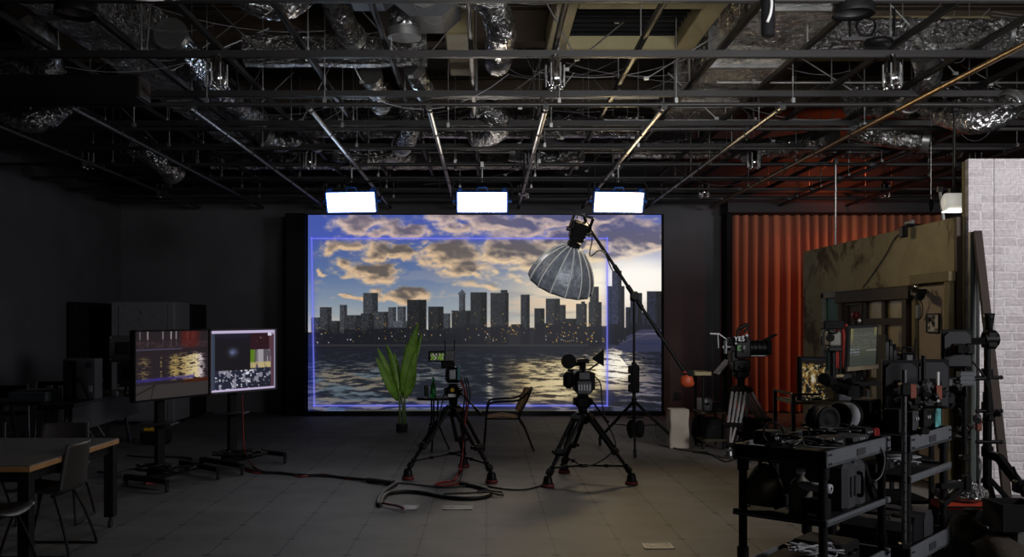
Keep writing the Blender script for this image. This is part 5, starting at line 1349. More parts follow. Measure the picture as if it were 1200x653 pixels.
# brown double doors with panes
bd = thing('set_door', 'dark brown panelled double door with small upper panes in the set wall', 'door', (sxw-.05, 11.0, 0))
ya, yb = 10.08, 12.05; hd = 2.06
m = MB()
for y in (ya+.06, yb-.06): m.box((sxw-.05, y, hd/2), (.10, .12, hd), bev=.008)
m.box((sxw-.05, (ya+yb)/2, hd-.07), (.12, yb-ya+.14, .15), bev=.01)
m.build('frame', BROWNW, bd)
PANE = mat('grimy_pane', (.36, .30, .15), .3, scale=2.2, var=.5)
def door_leaf(y0, y1, glazed):
    lw = y1-y0; m = MB()
    cols = (y0+.05, (y0+y1)/2, y1-.05) if glazed else (y0+.05, y1-.05)
    rows = (.10, .58, .98, 1.36, 1.68, 2.0) if glazed else (.12, 1.0, 1.92)
    for y in cols: m.box((sxw-.045, y, .99), (.05, .085, 1.92))
    for z in rows: m.box((sxw-.045, (y0+y1)/2, z), (.052, lw, .075))
    lf = m.build('door_leaf', BROWNW, bd)
    for a, b2 in zip(cols, cols[1:]):
        for z0_, z1_ in zip(rows, rows[1:]):
            MB().box((sxw-.03, (a+b2)/2, (z0_+z1_)/2), (.012, b2-a-.07, z1_-z0_-.065)).build('pane' if glazed else 'panel', PANE if glazed else BROWNW, lf)
    k_ = y0+.07 if not glazed else y1-.07
    MB().cyl((sxw-.11, k_, 1.0), (sxw-.06, k_, 1.0), .025, n=12).build('knob', DALU, lf)
door_leaf(10.16, 11.32, True); door_leaf(11.34, 11.95, False)
# small pale window left of brown door
wn_ = thing('set_window', 'pale framed window with teal panes at the far end of the set wall', 'window', (sxw-.03, 12.42, 1.1))
m = MB()
for y in (12.12, 12.72): m.box((sxw-.03, y, 1.52), (.06, .09, 1.1), bev=.005)
for z in (.99, 2.04): m.box((sxw-.03, 12.42, z), (.06, .69, .09), bev=.005)
m.box((sxw-.025, 12.42, 1.62), (.04, .56, .04)); m.build('frame', mat('pale_grey_paint', (.26, .25, .22), .7), wn_)
m = MB(); m.box((sxw-.012, 12.42, 1.52), (.012, .55, 1.0)); m.build('pane', TEAL, wn_)
# things on the set wall
pf = thing('framed_picture', 'small black framed photograph on the pale door', 'picture', (sxw-.045, 9.60, 1.64))
pc = V((sxw-.05, 9.58, 1.66))
m = MB(); 
for s in (-1, 1): m.box(pc+V((0, s*.13, 0)), (.02, .016, .20)); m.box(pc+V((0, 0, s*.092)), (.02, .27, .016))
m.build('frame', BLK, pf)
MB().box(pc+V((.004, 0, 0)), (.008, .25, .175)).build('backing', PAPER, pf)
xg, yg = np.meshgrid(np.linspace(0, 1, 24), np.linspace(0, 1, 16))
m = MB(); rr = random.Random(2)
for q in range(14): m.box(pc+V((-.002, rr.uniform(-.10, .10), rr.uniform(-.07, .07))), (.005, rr.uniform(.02, .07), rr.uniform(.015, .05)))
m.build('print', GREY, pf)
lp = thing('wall_spotlight', 'black clip spotlight at the top of the pale door', 'lamp', (sxw-.08, 9.78, 1.95))
lc = V((sxw-.16, 9.72, 1.96))
m = MB(); m.cyl(lc+V((0, .05, .01)), lc+V((.0, -.10, -.02)), .038, .05, n=16); m.build('can', BLK, lp)
m = MB(); m.box(lc+V((.06, .06, .03)), (.16, .06, .05), bev=.008); m.cyl(lc+V((0, .04, .0)), lc+V((0, .04, .10)), .012, n=8); m.build('clip', BLK, lp)
m = MB(); m.ball(lc+V((-.01, -.02, .075)), .022, 10); m.build('knob', CHROME, lp)
m = MB(); m.tube(smooth_path([lc+V((.05, .05, -.03)), lc+V((.08, .03, -.12)), lc+V((.09, .06, -.22)), lc+V((.09, .12, -.26))], 5), .006, 6); m.build('cord', CABLE, lp)
cl = thing('clamp_lamp', 'black clamp fitting on the top edge of the olive set wall', 'clamp', (sxw, 10.2, sh_))
p = V((sxw-.02, 10.2, sh_+.0)); m = MB(); m.box(p+V((-.055, 0, -.05)), (.06, .10, .12), bev=.01); m.box(p+V((.05, 0, .02)), (.18, .08, .03), bev=.006); m.build('jaw', BLK, cl)
MB().cyl(p+V((.0, -.1, .05)), p+V((.0, .06, .05)), .022, n=10).build('spigot', LGREY, cl)
cable('wall_cable', 'thin black cable drooping down the olive set wall from its top edge', [V((sxw-.012, 10.25, 2.68)), V((sxw-.012, 10.55, 2.62)), V((sxw-.012, 10.8, 2.45)), V((sxw-.012, 11.1, 2.28)), V((sxw-.012, 11.45, 2.10))], .007, CABLE)
# rods above the set wall
t = thing('drop_rod', 'bare steel rod standing from the set wall to the grid in front of the curtain', 'rod', (4.67, 12.6, 2.7))
MB().cyl((4.66, 12.55, 2.70), (4.66, 12.55, HP), .014, n=8).build('rod', GALV, t); MB().box((4.66, 12.55, HP-.03), (.05, .05, .08), bev=.006).build('clamp', CLAMP, t)
t = thing('drop_rod', 'short steel rod holding the near end of the olive set wall', 'rod', (4.68, 9.62, 2.7))
MB().cyl((4.68, 9.62, 2.70), (4.64, 9.62, 3.02), .016, n=8).build('rod', LGREY, t); MB().box((4.64, 9.62, 3.03), (.05, .05, .06), bev=.006).build('clamp', CLAMP, t)
# white drum lamp
dc = W(1118, 237, 9.5)
t = thing('drum_lamp', 'white drum-shaped studio lamp hung by the top of the brick wall', 'lamp', dc+V((0, 0, -.08)))
DRUM = mat('white_lamp_housing', (.62, .61, .56), .4, emit=(1, .97, .88), estr=.30)
m = MB(); m.lathe([(0, -.105), (.06, -.105), (.088, -.09), (.092, -.07), (.092, .095), (.086, .105), (.0, .105)], dc, (1, 0, 0), 24); m.build('drum', DRUM, t)
GLOWD = mat('drum_lamp_glow', (1, .98, .9), .5, emit=(1, .97, .88), estr=2.2)
MB().box(dc+V((0, -.0, -.094)), (.185, .14, .014), bev=.004).build('diffuser', GLOWD, t)
m = MB(); m.bar(dc+V((0, 0, .09)), dc+V((0, 0, .14)), .10, .05); m.cyl(dc+V((0, 0, .12)), V((dc.x, dc.y, HP-.02)), .014, n=8); m.box((dc.x, dc.y-.0, HP-.02), (.06, .08, .08), bev=.008); m.build('hanger', BLK, t)
t = thing('hanging_hook', 'thin wire with a dark hook hanging before the curtain top', 'hook', W(1091, 240, 11.0))
h0 = W(1091, 240, 11.0); MB().cyl(h0, V((h0.x, h0.y, HU)), .004, n=5).build('wire', GALV, t); m = MB(); m.lathe([(0, -.09), (.02, -.05), (.03, 0), (.012, .06), (0, .07)], h0, n=10); m.build('hook', BLK, t)
# leaning board and dark panel at the brick's edge
lb = MB(); lb.bar(W(1182, 592, 8.9), W(1142, 271, 8.95), .03, .075)
lb = MB(); a_, b_ = W(1181, 590, 8.55), W(1145, 271, 8.98); a_.z = 0.0; lb.bar(a_, b_, .075, .04, up=(0, 1, 0))
solo('leaning_board', lb, mat('weathered_board', (.024, .016, .013), .7, scale=8, spec=.2), 'dark brown timber board leaning up against the brick wall edge', 'board', a_)
MB
t = thing('narrow_panel', 'narrow dark green panel standing at the edge of the brick wall', 'panel', W(1139, 400, 9.03))
p = W(1139.5, 400, 9.04); zt = W(1139, 272, 9.04).z
MB().box((p.x, 9.04, zt/2), (.06, .05, zt), bev=.004).build('board', mat('dark_green_board', (.035, .045, .042), .4), t)
MB().box((p.x+.04, 9.035, zt/2), (.022, .06, zt)).build('edge', BLK, t)
# ================================================================ RIGHT: equipment carts
UX = V((.67, .742, 0)).normalized(); VX_ = V((-.742, .67, 0)).normalized()
def cart(lab, org, L_, Wd, h, zs_, rail_h=.09, low=.25):
    """camera cart: four posts, trays with metal rims, casters. org: corner nearest the camera; u along UX, v along VX_"""
    t = thing('equipment_cart', lab, 'cart', org, math.atan2(UX.y, UX.x)); M = frame(t)
    posts = [(.05, .04), (L_-.05, .04), (.05, Wd-.04), (L_-.05, Wd-.04)]
    for (u, v) in posts:
        m = MB(M); m.cyl((u, v, .15), (u, v, h), .025, n=14)
        for z in (low+.06, h-.12): m.cyl((u, v, z-.035), (u, v, z+.035), .034, n=14)
        l = m.build('post', BLK, t)
        m = MB(M); m.cyl((u-.018, v, .07), (u+.018, v, .07), .07, n=20); m.cyl((u, v, .07), (u, v, .17), .02, n=8); m.box((u, v, .125), (.06, .05, .05), bev=.01); m.build('caster', RUB, l)
    for z, rh in zs_:
        m = MB(M)
        m.box((L_/2, Wd/2, z-rh+.012), (L_, Wd, .012))
        for s in (0, 1):
            m.box((L_/2, s*Wd+(-1)**s*.01, z-rh/2), (L_+.0, .02, rh), bev=.004)
        m.box((L_-.01, Wd/2, z-rh/2), (.02, Wd-.04, rh), bev=.004)
        tr_ = m.build('tray', GREY, t)
        MB(M).box((.01, Wd/2, z-rh/2), (.02, Wd-.0, rh), bev=.004).build('shaded_rail', BLKM, tr_)  # black puts the shade of this left-facing end into its colour
        if rh > .06:
            m = MB(M)
            for u in (.03, .06, L_-.06, L_-.03):
                for q in (-.025, .025): m.cyl((u, -.006, z-rh/2+q), (u, .0, z-rh/2+q), .007, n=6)
            m.build('bolt', DALU, tr_)
            m = MB(M); m.box((L_*.5, -.003, z-rh*.5), (.13, .006, rh*.45), bev=.002); m.build('latch_plate', CHAR, tr_)
        m = MB(M); m.box((L_/2, Wd/2, z-rh+.022), (L_-.05, Wd-.05, .008)); m.build('mat_pad', BLKM, tr_)
    return t
C1o = V((1.86, 5.14, 0)); C2o = C1o+UX*1.06-VX_*.10
cart('black two-tier camera cart nearest the camera, holding a grey case on its middle shelf', C1o, 1.0, .56, .95, ((.95, .09), (.57, .035), (.25, .09)))
cart('second camera cart behind the nearest one, with round-ended cases in its bottom tray', C2o, .84, .56, .95, ((.95, .10), (.70, .045), (.25, .11)))
def on(o, u, v, z): return o+UX*u+VX_*v+V((0, 0, z))
Rc = basis(UX, VX_, V((0, 0, 1)))
def MC(o, u, v, z): return Matrix.Translation(on(o, u, v, z)) @ Rc.to_4x4()
# push handle on cart 1
# --- cart 1: middle shelf
t = thing('hard_case', 'upright grey slotted case on the middle shelf of the nearest cart', 'case', on(C1o, .53, .25, .552))
M = MC(C1o, .53, .25, .552)
m = MB(M); m.box((-.09, 0, .145), (.16, .44, .29), bev=.03); m.build('shell', CHAR, t)
m = MB(M); m.box((.075, 0, .145), (.14, .44, .29), bev=.03); m.build('lid', CHAR, t)
for u in (-.11, -.05, .06): MB(M).box((u, -.222, .15), (.022, .008, .12), bev=.003).build('latch', BLKM, t)
m = MB(M); m.tube(smooth_path([(-.005, -.22, .22), (-.005, -.25, .21), (-.005, -.25, .1), (-.005, -.22, .09)], 4), .012, 6); m.build('handle', BLK, t)
t = thing('folded_stand', 'dark folded bracket leaning against the grey slotted case', 'bracket', on(C1o, .80, .12, .55))
M = MC(C1o, .80, .12, .552); m = MB(M); m.bar((-.10, -.06, .245), (.10, -.05, .012), .03, .04); m.bar((.0, -.02, .24), (-.04, -.02, .01), .03, .04); m.bar((-.09, -.03, .03), (.11, -.03, .02), .03, .03); m.build('arms', BLK, t)
MB(M).cyl((.02, -.09, .12), (.02, .0, .12), .022, n=10).build('joint', DALU, t)
# left end of the middle shelf: canvas bag, jug, roll, black box
t = thing('canvas_bag', 'khaki canvas bag slumped on the left end of the nearest cart', 'bag', on(C1o, .14, .40, .59))
M = MC(C1o, .13, .42, .552)
m = MB(); bm = softbag((0, 0, 0), (.11, .11, .14), KHAKI, '', '', '', 11); m.v = [M @ (p*1.0+V((0, 0, .135))) for p in bm.v]; m.v = [V((p.x, p.y, max(p.z, .594))) for p in m.v]; m.f = bm.f; m.sm = bm.sm; m.build('body', KHAKI, t)
m = MB(M); m.tube(smooth_path([(-.07, 0, .25), (-.05, 0, .32), (.04, 0, .33), (.08, 0, .25)], 5), .012, 6); m.build('strap', BLKM, t)
MB(M).box((-.01, -.105, .07), (.18, .02, .07), bev=.01).build('pocket_band', BLKM, t)
t = thing('plastic_jug', 'dull white plastic jug beside the khaki bag on the nearest cart', 'jug', on(C1o, .13, .20, .59))
p = on(C1o, .12, .2, .552); m = MB(); m.lathe([(0, 0), (.06, 0), (.065, .02), (.065, .16), (.05, .20), (.022, .225), (.022, .25), (0, .25)], p, n=20); m.build('body', mat('dull_tan_plastic', (.085, .077, .058), .5), t)
MB().lathe([(0, .245), (.026, .245), (.026, .275), (0, .275)], p, n=14).build('cap', WHITE, t)
t = thing('equipment_box', 'low black box at the near corner of the middle shelf', 'box', on(C1o, .06, .09, .59))
M = MC(C1o, .10, .10, .552); MB(M).box((0, 0, .06), (.11, .13, .12), bev=.008).build('case', BLKM, t); MB(M).box((-.058, 0, .035), (.004, .05, .014)).build('label_strip', LGREY, t)
t = thing('tape_roll', 'grey roll lying on the low black box', 'roll', on(C1o, .07, .09, .71))
p = on(C1o, .09, .10, .735); MB().lathe([(.012, -.09), (.026, -.09), (.026, .09), (.012, .09), (.012, -.09)], p, VX_, 16).build('roll', LGREY, t)
# bottom tray clutter
for k, (u, v, dx, dy, dz_, lab) in enumerate(((.3, .3, .3, .3, .10, 'low black box in the bottom tray of the nearest cart'), (.72, .3, .28, .32, .13, 'black case at the far end of the nearest cart bottom tray'))):
    t = thing('equipment_box', lab, 'box', on(C1o, u, v, .175)); M = MC(C1o, u, v, .18)
    MB(M).box((0, 0, dz_/2), (dx, dy, dz_), bev=.012).build('case', BLKM, t); m = MB(M); m.tube([(-.05, -dy/2, dz_*.6), (-.05, -dy/2-.03, dz_*.6), (.05, -dy/2-.03, dz_*.6), (.05, -dy/2, dz_*.6)], .008, 6); m.build('handle', BLK, t)
rr = random.Random(21)
for k, (o, u, v, z, n_, m_, lab) in enumerate(((C1o, .35, .22, .30, 7, CABLEG, 'tangle of grey cables in the bottom tray of the nearest cart'), (C1o, .10, .15, .962, 6, CABLE, 'tangle of black cables on the near corner of the nearest cart top'), (C1o, .8, .3, .962, 7, CABLE, 'tangle of black cables on the far end of the nearest cart top'), (C2o, .35, .3, .962, 8, CABLE, 'tangle of black cables on the second cart top'), (C2o, .5, .25, .712, 6, CABLEG, 'loose grey cables on the middle shelf of the second cart'))):
    m = MB()
    for q in range(n_): m.tube(smooth_path([on(o, u, v, z)+V((rr.uniform(-.17, .17), rr.uniform(-.14, .14), rr.uniform(0, .05))) for _ in range(6)], 5), rr.choice((.005, .007)), 6)
    solo('cable_heap', m, m_, lab, 'cable', on(o, u, v, z))
cable('hanging_cable', 'loop of black cable hanging inside the nearest cart by its right post', [on(C1o, .8, .03, .94), on(C1o, .82, -.02, .85), on(C1o, .78, -.02, .74), on(C1o, .72, .0, .70)], .008, CABLE)
# --- cart 1 top: drums, small devices
def drum(lab, p, r, ln, band, ax_=(.35, -1, 0)):
    p = V(p); axv = V(ax_).normalized(); t = thing('cable_drum', lab, 'drum', (p.x, p.y, p.z-r))
    MB().lathe([(0, -ln/2), (r*.8, -ln/2), (r, -ln/2+.01), (r, -ln/2+.03), (r*.93, -ln/2+.03), (r*.93, ln/2-.03), (r, ln/2-.03), (r, ln/2-.01), (r*.8, ln/2), (r*.7, ln/2-.01), (r*.35, ln/2-.02), (.02, ln/2-.01), (0, ln/2-.01)], p, axv, 32).build('body', BLKM, t)
    MB().lathe([(r*.945, -ln/2+.035), (r*.945, ln/2-.035)], p, axv, 32).build('band', band, t)
    m = MB(); m.box(p+V((0, 0, -r*.75)), (r*.9, ln*.9, r*.5), bev=.01); m.build('cradle', BLK, t)
d1 = W(964, 479, 5.95); drum('black round drum on the nearest cart top, left of the grey banded one', (d1.x, d1.y, .96+.088), .088, .14, BLKM)
d2 = W(990, 478, 6.15); drum('drum with a pale grey band on the nearest cart top', (d2.x, d2.y, .96+.09), .09, .16, LGREY, (-.9, -.6, 0))
for k, (u, v, sx_, sy_, sz_, m_, lab) in enumerate(((.30, .12, .20, .14, .05, PLAS, 'flat black device at the near edge of the nearest cart top'), (.62, .12, .24, .16, .03, CHAR, 'thin charcoal tray on the nearest cart top'), (.12, .40, .14, .12, .08, BLKM, 'small black box at the left corner of the nearest cart top'), (.86, .14, .10, .12, .06, PLAS, 'black battery block at the far end of the nearest cart top'))):
    t = thing('small_device', lab, 'device', on(C1o, u, v, .86)); M = MC(C1o, u, v, .876 if False else .95)
    MB(M).box((0, 0, sz_/2), (sx_, sy_, sz_), bev=.008).build('case', m_, t)
    m = MB(M)
    for q in range(3): m.cyl((-.03+q*.03, -sy_/2-.006, sz_/2), (-.03+q*.03, -sy_/2+.002, sz_/2), .007, n=8)
    m.build('socket', LGREY, t)
t = thing('red_battery', 'small red battery at the far right of the nearest cart top', 'battery', on(C1o, .93, .1, .95)); M = MC(C1o, .93, .08, .95)
MB(M).box((0, 0, .025), (.07, .05, .05), bev=.008).build('cell', RED, t); MB(M).box((0, 0, .053), (.03, .02, .008)).build('terminal', BLK, t)
t = thing('steering_hoop', 'black wire hoop stand on the left of the nearest cart top', 'stand', on(C1o, .05, .42, .95))
p = on(C1o, .05, .33, .95); m = MB(); m.tube([p+V((.06*math.cos(a), 0, .075+.06*math.sin(a))) for a in [k*2*PI/20 for k in range(20)]], .006, 6, closed=True); m.build('hoop', BLK, t); MB().box(p+V((0, 0, .008)), (.10, .06, .016), bev=.004).build('foot', BLK, t)
# --- cart 2: monitors on poles, clamps
def pole(lab, p, z0, z1, r=.016, m_=DALU):
    p = V(p); t = thing('rig_pole', lab, 'pole', (p.x, p.y, z0)); m = MB(); m.cyl((p.x, p.y, z0), (p.x, p.y, z1), r, n=12); po = m.build('tube', m_, t)
    m = MB(); z = z0+.05
    while z < z1-.03: m.cyl((p.x, p.y-r-.0012, z), (p.x, p.y-r+.004, z), .005, n=6); z += .06
    m.build('hole', BLKM, po); MB().box((p.x, p.y, z0+.02), (.06, .06, .04), bev=.008).build('base_clamp', BLK, t)
    return t
pA = W(1059.5, 500, 5.77); pole('perforated steel pole at the front of the second cart, lower part showing', pA, .27, 1.37)
pB = W(1130, 500, 6.55); pole('perforated black pole at the far end of the second cart', pB, .70, 1.45, .017, BLK)
DORANGE = mat('dull_orange_plastic', (.20, .045, .02), .6)
def rear_monitor(lab, c, w, h, yaw, pole_p, m_=CHAR):
    c = V(c); t = thing('rear_monitor', lab, 'monitor', (c.x, c.y, c.z-h/2)); M = Matrix.Translation(c) @ Matrix.Rotation(yaw, 4, 'Z')
    MB(M).box((0, .012, 0), (w, .03, h), bev=.006).build('panel', PLAS, t)
    m = MB(M)   # raised back with cut corners
    k = .03; w2, h2 = w*.43, h*.44
    m.prism([(-w2, -.003, -h2), (w2, -.003, -h2), (w2, -.003, h2-k), (w2-k, -.003, h2), (-w2+k, -.003, h2), (-w2, -.003, h2-k)], (0, -.022, 0)); m.build('rear_shell', m_, t)
    m = MB(M); m.box((0, -.03, -.0), (.075, .015, .075), bev=.004); m.build('mount_plate', BLK, t)
    m = MB(); b_ = M @ V((0, -.035, 0)); e = V((pole_p[0], pole_p[1], c.z)); m.bar(b_, b_+ (M.to_3x3() @ V((0, -.07, 0))), .05, .05); m.bar(b_+(M.to_3x3() @ V((0, -.06, 0))), e, .035, .04); m.box(e, (.06, .06, .08), bev=.01); m.build('arm', BLK, t)
    for sx_ in (-1, 1):
        m = MB(M); m.prism([(sx_*.008, -.04, 0), (sx_*.04, -.04, .022), (sx_*.04, -.04, -.022)], (0, -.012, 0)); m.build('orange_clip', DORANGE, t)
    return t
mz = W(1055, 447, 6.12)
rear_monitor('left of the paired dark monitors, its back to the camera, over the second cart', W(1055, 452, 6.12), .22, .33, -.16, (pA.x, pA.y))
rear_monitor('right of the paired dark monitors, its back to the camera, over the second cart', W(1093, 450, 6.30), .21, .33, -.16, (pA.x+.22, pA.y+.22))
rear_monitor('third dark monitor with an orange clamp, higher, beside the brick wall', W(1121, 409, 6.55), .20, .27, -.12, (pB.x+.02, pB.y-.02))
pole('slim black pole under the right paired monitor', (pA.x+.22, pA.y+.22, 0), .95, 1.45, .014, BLK)
t = thing('side_display', 'dark display edge standing left of the paired monitors', 'monitor', W(1038, 455, 6.25)); p = W(1038, 462, 6.25); M = Matrix.Translation(p) @ Matrix.Rotation(1.15, 4, 'Z')
MB(M).box((0, 0, 0), (.22, .035, .46), bev=.006).build('panel', PLAS, t); MB(M).box((0, .0, -.235), (.12, .09, .02), bev=.004).build('foot', BLK, t); p2 = V((p.x, p.y, 0)); MB().cyl((p.x, p.y, .955), (p.x, p.y, p.z-.22), .02, n=10).build('stem', BLK, t)
# clamps / arms clusters on poles
def clampset(lab, p, seed, n_=5, sp=.10, oc=None):
    rr = random.Random(seed); p = V(p); t = thing('clamp_cluster', lab, 'clamp', p)
    for q in range(n_):
        a = rr.uniform(0, PI); d = V((math.cos(a), -abs(math.sin(a))*.5, rr.uniform(-.5, .5))).normalized(); c = p+V((rr.uniform(-sp, sp), rr.uniform(-.05, .05), rr.uniform(-sp, sp)))
        m = MB(); m.cyl(c-d*.05, c+d*.05, .016, n=10); m.box(c, (.05, .05, .06), bev=.01); m.cyl(c+d*.05, c+d*.075, .026, n=10); m.build('knuckle', BLK if q % 3 else DALU, t)
    if oc: m = MB(); m.box(p+V((.01, -.06, .02)), (.045, .03, .09), bev=.008); m.build('orange_lever', oc, t)
    m = MB(); m.cyl(p-V((sp, 0, sp*.6)), p+V((sp, 0, sp*.5)), .012, n=8); m.build('rod', DALU, t)
clampset('cluster of black clamps with an orange lever in front of the paired monitors', W(1062, 462, 5.85), 3, 5, .07, DORANGE)
clampset('cluster of clamps by the white rod between the paired monitors', W(1092, 463, 6.0), 5, 5, .07, DORANGE)
clampset('cluster of clamps under the third monitor', W(1116, 458, 6.35), 8, 6, .07, None)
clampset('cluster of clamps low between the pole and the tall stand', W(1140, 500, 6.9), 10, 6, .10, DORANGE)
t = thing('slider_block', 'grey ribbed metal block on a rod below the third monitor', 'block', W(1131, 444, 6.4)); p = W(1131, 444, 6.4)
m = MB(); m.box(p, (.10, .06, .10), bev=.006)
for q in range(3): m.box(p+V((0, -.032, -.03+q*.03)), (.104, .006, .012))
m.build('block', GREY, t); MB().cyl(p-V((.12, 0, 0)), p+V((.14, 0, 0)), .013, n=8).build('rod', BLK, t); MB().bar(p+V((0, .02, -.05)), (pB.x, pB.y, p.z-.12), .03, .03).build('link', BLK, t)
t = thing('white_rod', 'short pale vertical rod beside the right paired monitor', 'rod', W(1099, 455, 5.98)); MB().bar(W(1099, 474, 5.98), W(1099, 436, 5.98), .013, .02, up=(0,1,0)).build('rod', WHITE, t); MB().box(W(1099, 474, 5.98), (.04, .04, .03), bev=.006).build('clamp', BLK, t)
for k, (u, v, sx_, sy_, sz_, m_, lab) in enumerate(((.14, .14, .12, .10, .16, PLAS, 'black receiver box standing on the second cart top, left'), (.36, .12, .10, .08, .13, CHAR, 'charcoal device standing on the second cart top, middle'), (.60, .14, .16, .12, .12, PLAS, 'black unit with sockets on the second cart top, right'), (.22, .36, .2, .14, .2, BLKM, 'tall black unit at the back of the second cart top'))):
    t = thing('small_device', lab, 'device', on(C2o, u, v, .95)); M = MC(C2o, u, v, .95)
    MB(M).box((0, 0, sz_/2), (sx_, sy_, sz_), bev=.008).build('case', m_, t)
    m = MB(M)
    for q in range(2): m.cyl((-.02+q*.04, -sy_/2-.008, sz_*.6), (-.02+q*.04, -sy_/2+.002, sz_*.6), .011, n=10)
    m.build('socket', LGREY, t)
t = thing('printed_card', 'teal and pink printed card propped behind the devices on the second cart', 'card', on(C2o, .765, .07, .95)); M = MC(C2o, .765, .07, .95)
MB(M).box((0, 0, .13), (.12, .012, .27)).build('card', mat('teal_print', (.10, .34, .33), .5, var=.7, scale=16), t); MB(M).box((0, .05, .01), (.12, .10, .02)).build('foot', BLK, t)
# bottom tray of cart 2: three rounded cases
for k in range(3):
    u = .18+k*.215; t = thing('soft_case', ['rounded black case in the second cart bottom tray, nearest the camera', 'rounded black case in the second cart bottom tray, middle one', 'rounded black case in the second cart bottom tray, farthest one'][k], 'case', on(C2o, u, .28, .165)); M = MC(C2o, u, .28, .158)
    prof = [(-.095, 0), (-.095, .17), (-.06, .225), (.06, .225), (.095, .17), (.095, 0)]
    MB(M).prism([(x_, -.2, z_) for x_, z_ in prof], (0, .4, 0)).build('shell', CHAR if k != 1 else PLAS, t)
    m = MB(M); m.prism([(x_*1.03, -.08, z_*1.015+.001) for x_, z_ in prof], (0, .03, 0)); m.build('strap', BLKM, t); m = MB(M); m.tube([(-.03, -.1, .225), (-.03, -.1, .255), (-.03, .1, .255), (-.03, .1, .225)], .009, 6); m.build('handle', BLK, t)
# middle shelf of cart 2
t = thing('flat_case', 'flat black case on the middle shelf of the second cart', 'case', on(C2o, .4, .3, .70)); M = MC(C2o, .35, .38, .667); MB(M).box((0, 0, .04), (.5, .28, .07), bev=.012).build('shell', PLAS, t); MB(M).box((0, -.142, .04), (.08, .01, .03)).build('latch', DALU, t)
# cart 2 end bracket with diagonal arm
t = thing('end_bracket', 'black folding bracket sticking out from the far post of the second cart', 'bracket', W(1118, 572, 6.45)); q0, q1, q2 = W(1100, 570, 6.42), W(1131, 568, 6.5), W(1104, 592, 6.42)
m = MB(); m.bar(q0, q1, .05, .035); m.build('arm', BLK, t); m = MB(); m.bar(q1, q2, .04, .035); m.build('strut', BLK, t); MB().box(q1+V((0, -.02, .02)), (.05, .06, .09), bev=.008).build('hinge', BLK, t)
# --- tall black stand at the brick edge
tsp = W(1157, 586, 7.6); tsp.z = 0
ts = thing('tall_stand', 'tall thick black stand rising beside the leaning board before the brick wall', 'stand', tsp)
m = MB(); m.cyl((tsp.x, tsp.y, .1), (tsp.x, tsp.y, 1.1), .034, n=14); m.cyl((tsp.x, tsp.y, 1.05), (tsp.x, tsp.y, 1.73), .026, n=14)
for z in (.62, .98, 1.25, 1.5): m.cyl((tsp.x, tsp.y, z-.04), (tsp.x, tsp.y, z+.04), .045, n=14)
m.build('column', BLK, ts)
for a in (.3, 2.4, 4.5):
    m = MB(); m.bar((tsp.x, tsp.y, .42), (tsp.x+.42*math.cos(a), tsp.y+.42*math.sin(a), .03), .03, .03); l = m.build('leg', BLK, ts); MB().box((tsp.x+.42*math.cos(a), tsp.y+.42*math.sin(a), .015), (.06, .06, .03), bev=.006).build('foot', RUB, l)
for z in (.70, .95, 1.22): m = MB(); m.cyl((tsp.x-.10, tsp.y-.02, z), (tsp.x+.10, tsp.y-.02, z), .016, n=8); m.ball((tsp.x+.10, tsp.y-.02, z), .018, 10); m.build('lever', BLK, ts)
th_ = thing('clamp_jib', 'black arm with an orange clamp reaching left from the top of the tall stand', 'arm', W(1148, 400, 7.5))
m = MB(); m.bar(W(1122, 401, 7.3), W(1160, 399, 7.56), .05, .055); m.build('arm', BLK, th_)
m = MB(); q = W(1160, 398, 7.52); m.cyl(q-V((.05, 0, 0)), q+V((.055, 0, 0)), .055, n=18); m.box(q, (.10, .10, .15), bev=.02); m.build('head', BLK, th_)
m = MB(); q = W(1118, 398, 7.26); m.box(q+V((0, -.02, .01)), (.06, .05, .13), bev=.01); m.build('orange_clamp', ORANGE, th_)
m = MB(); q = W(1159, 382, 7.55); m.lathe([(0, 0), (.03, 0), (.03, .06), (.038, .12), (.045, .16), (0, .16)], q-V((0, 0, .06)), n=14); m.build('knob', BLK, th_)
t = thing('monitor_arm', 'black jointed arm leading down right from the tall stand', 'arm', W(1170, 545, 7.4)); j0, j1, j2 = W(1159, 533, 7.52), W(1170, 536, 7.45), W(1204, 580, 7.2)
m = MB(); m.bar(j0, j1, .06, .06); m.bar(j1, j2, .05, .06); m.build('arm', BLK, t); m = MB(); q = j1.lerp(j2, .78); m.box(q, (.11, .09, .10), bev=.015); m.cyl(q+V((0, -.07, 0)), q+V((0, .07, 0)), .03, n=12); m.cyl(q+V((-.02, 0, .05)), q+V((-.06, 0, .15)), .012, n=8); m.build('joint', BLK, t)
cable('stand_lead', 'grey cable hanging down beside the tall stand to the floor', [W(1146, 535, 7.3), W(1150, 545, 7.2), W(1148, 570, 7.1), W(1155, 600, 6.9), W(1160, 640, 6.8), W(1172, 660, 6.7)], .009, CABLEG)
cable('arm_lead', 'thin black cable looping from the third monitor to the tall stand', [W(1122, 415, 6.7), W(1135, 420, 7.0), W(1145, 430, 7.2), W(1152, 440, 7.35), W(1158, 455, 7.4)], .008, CABLE)
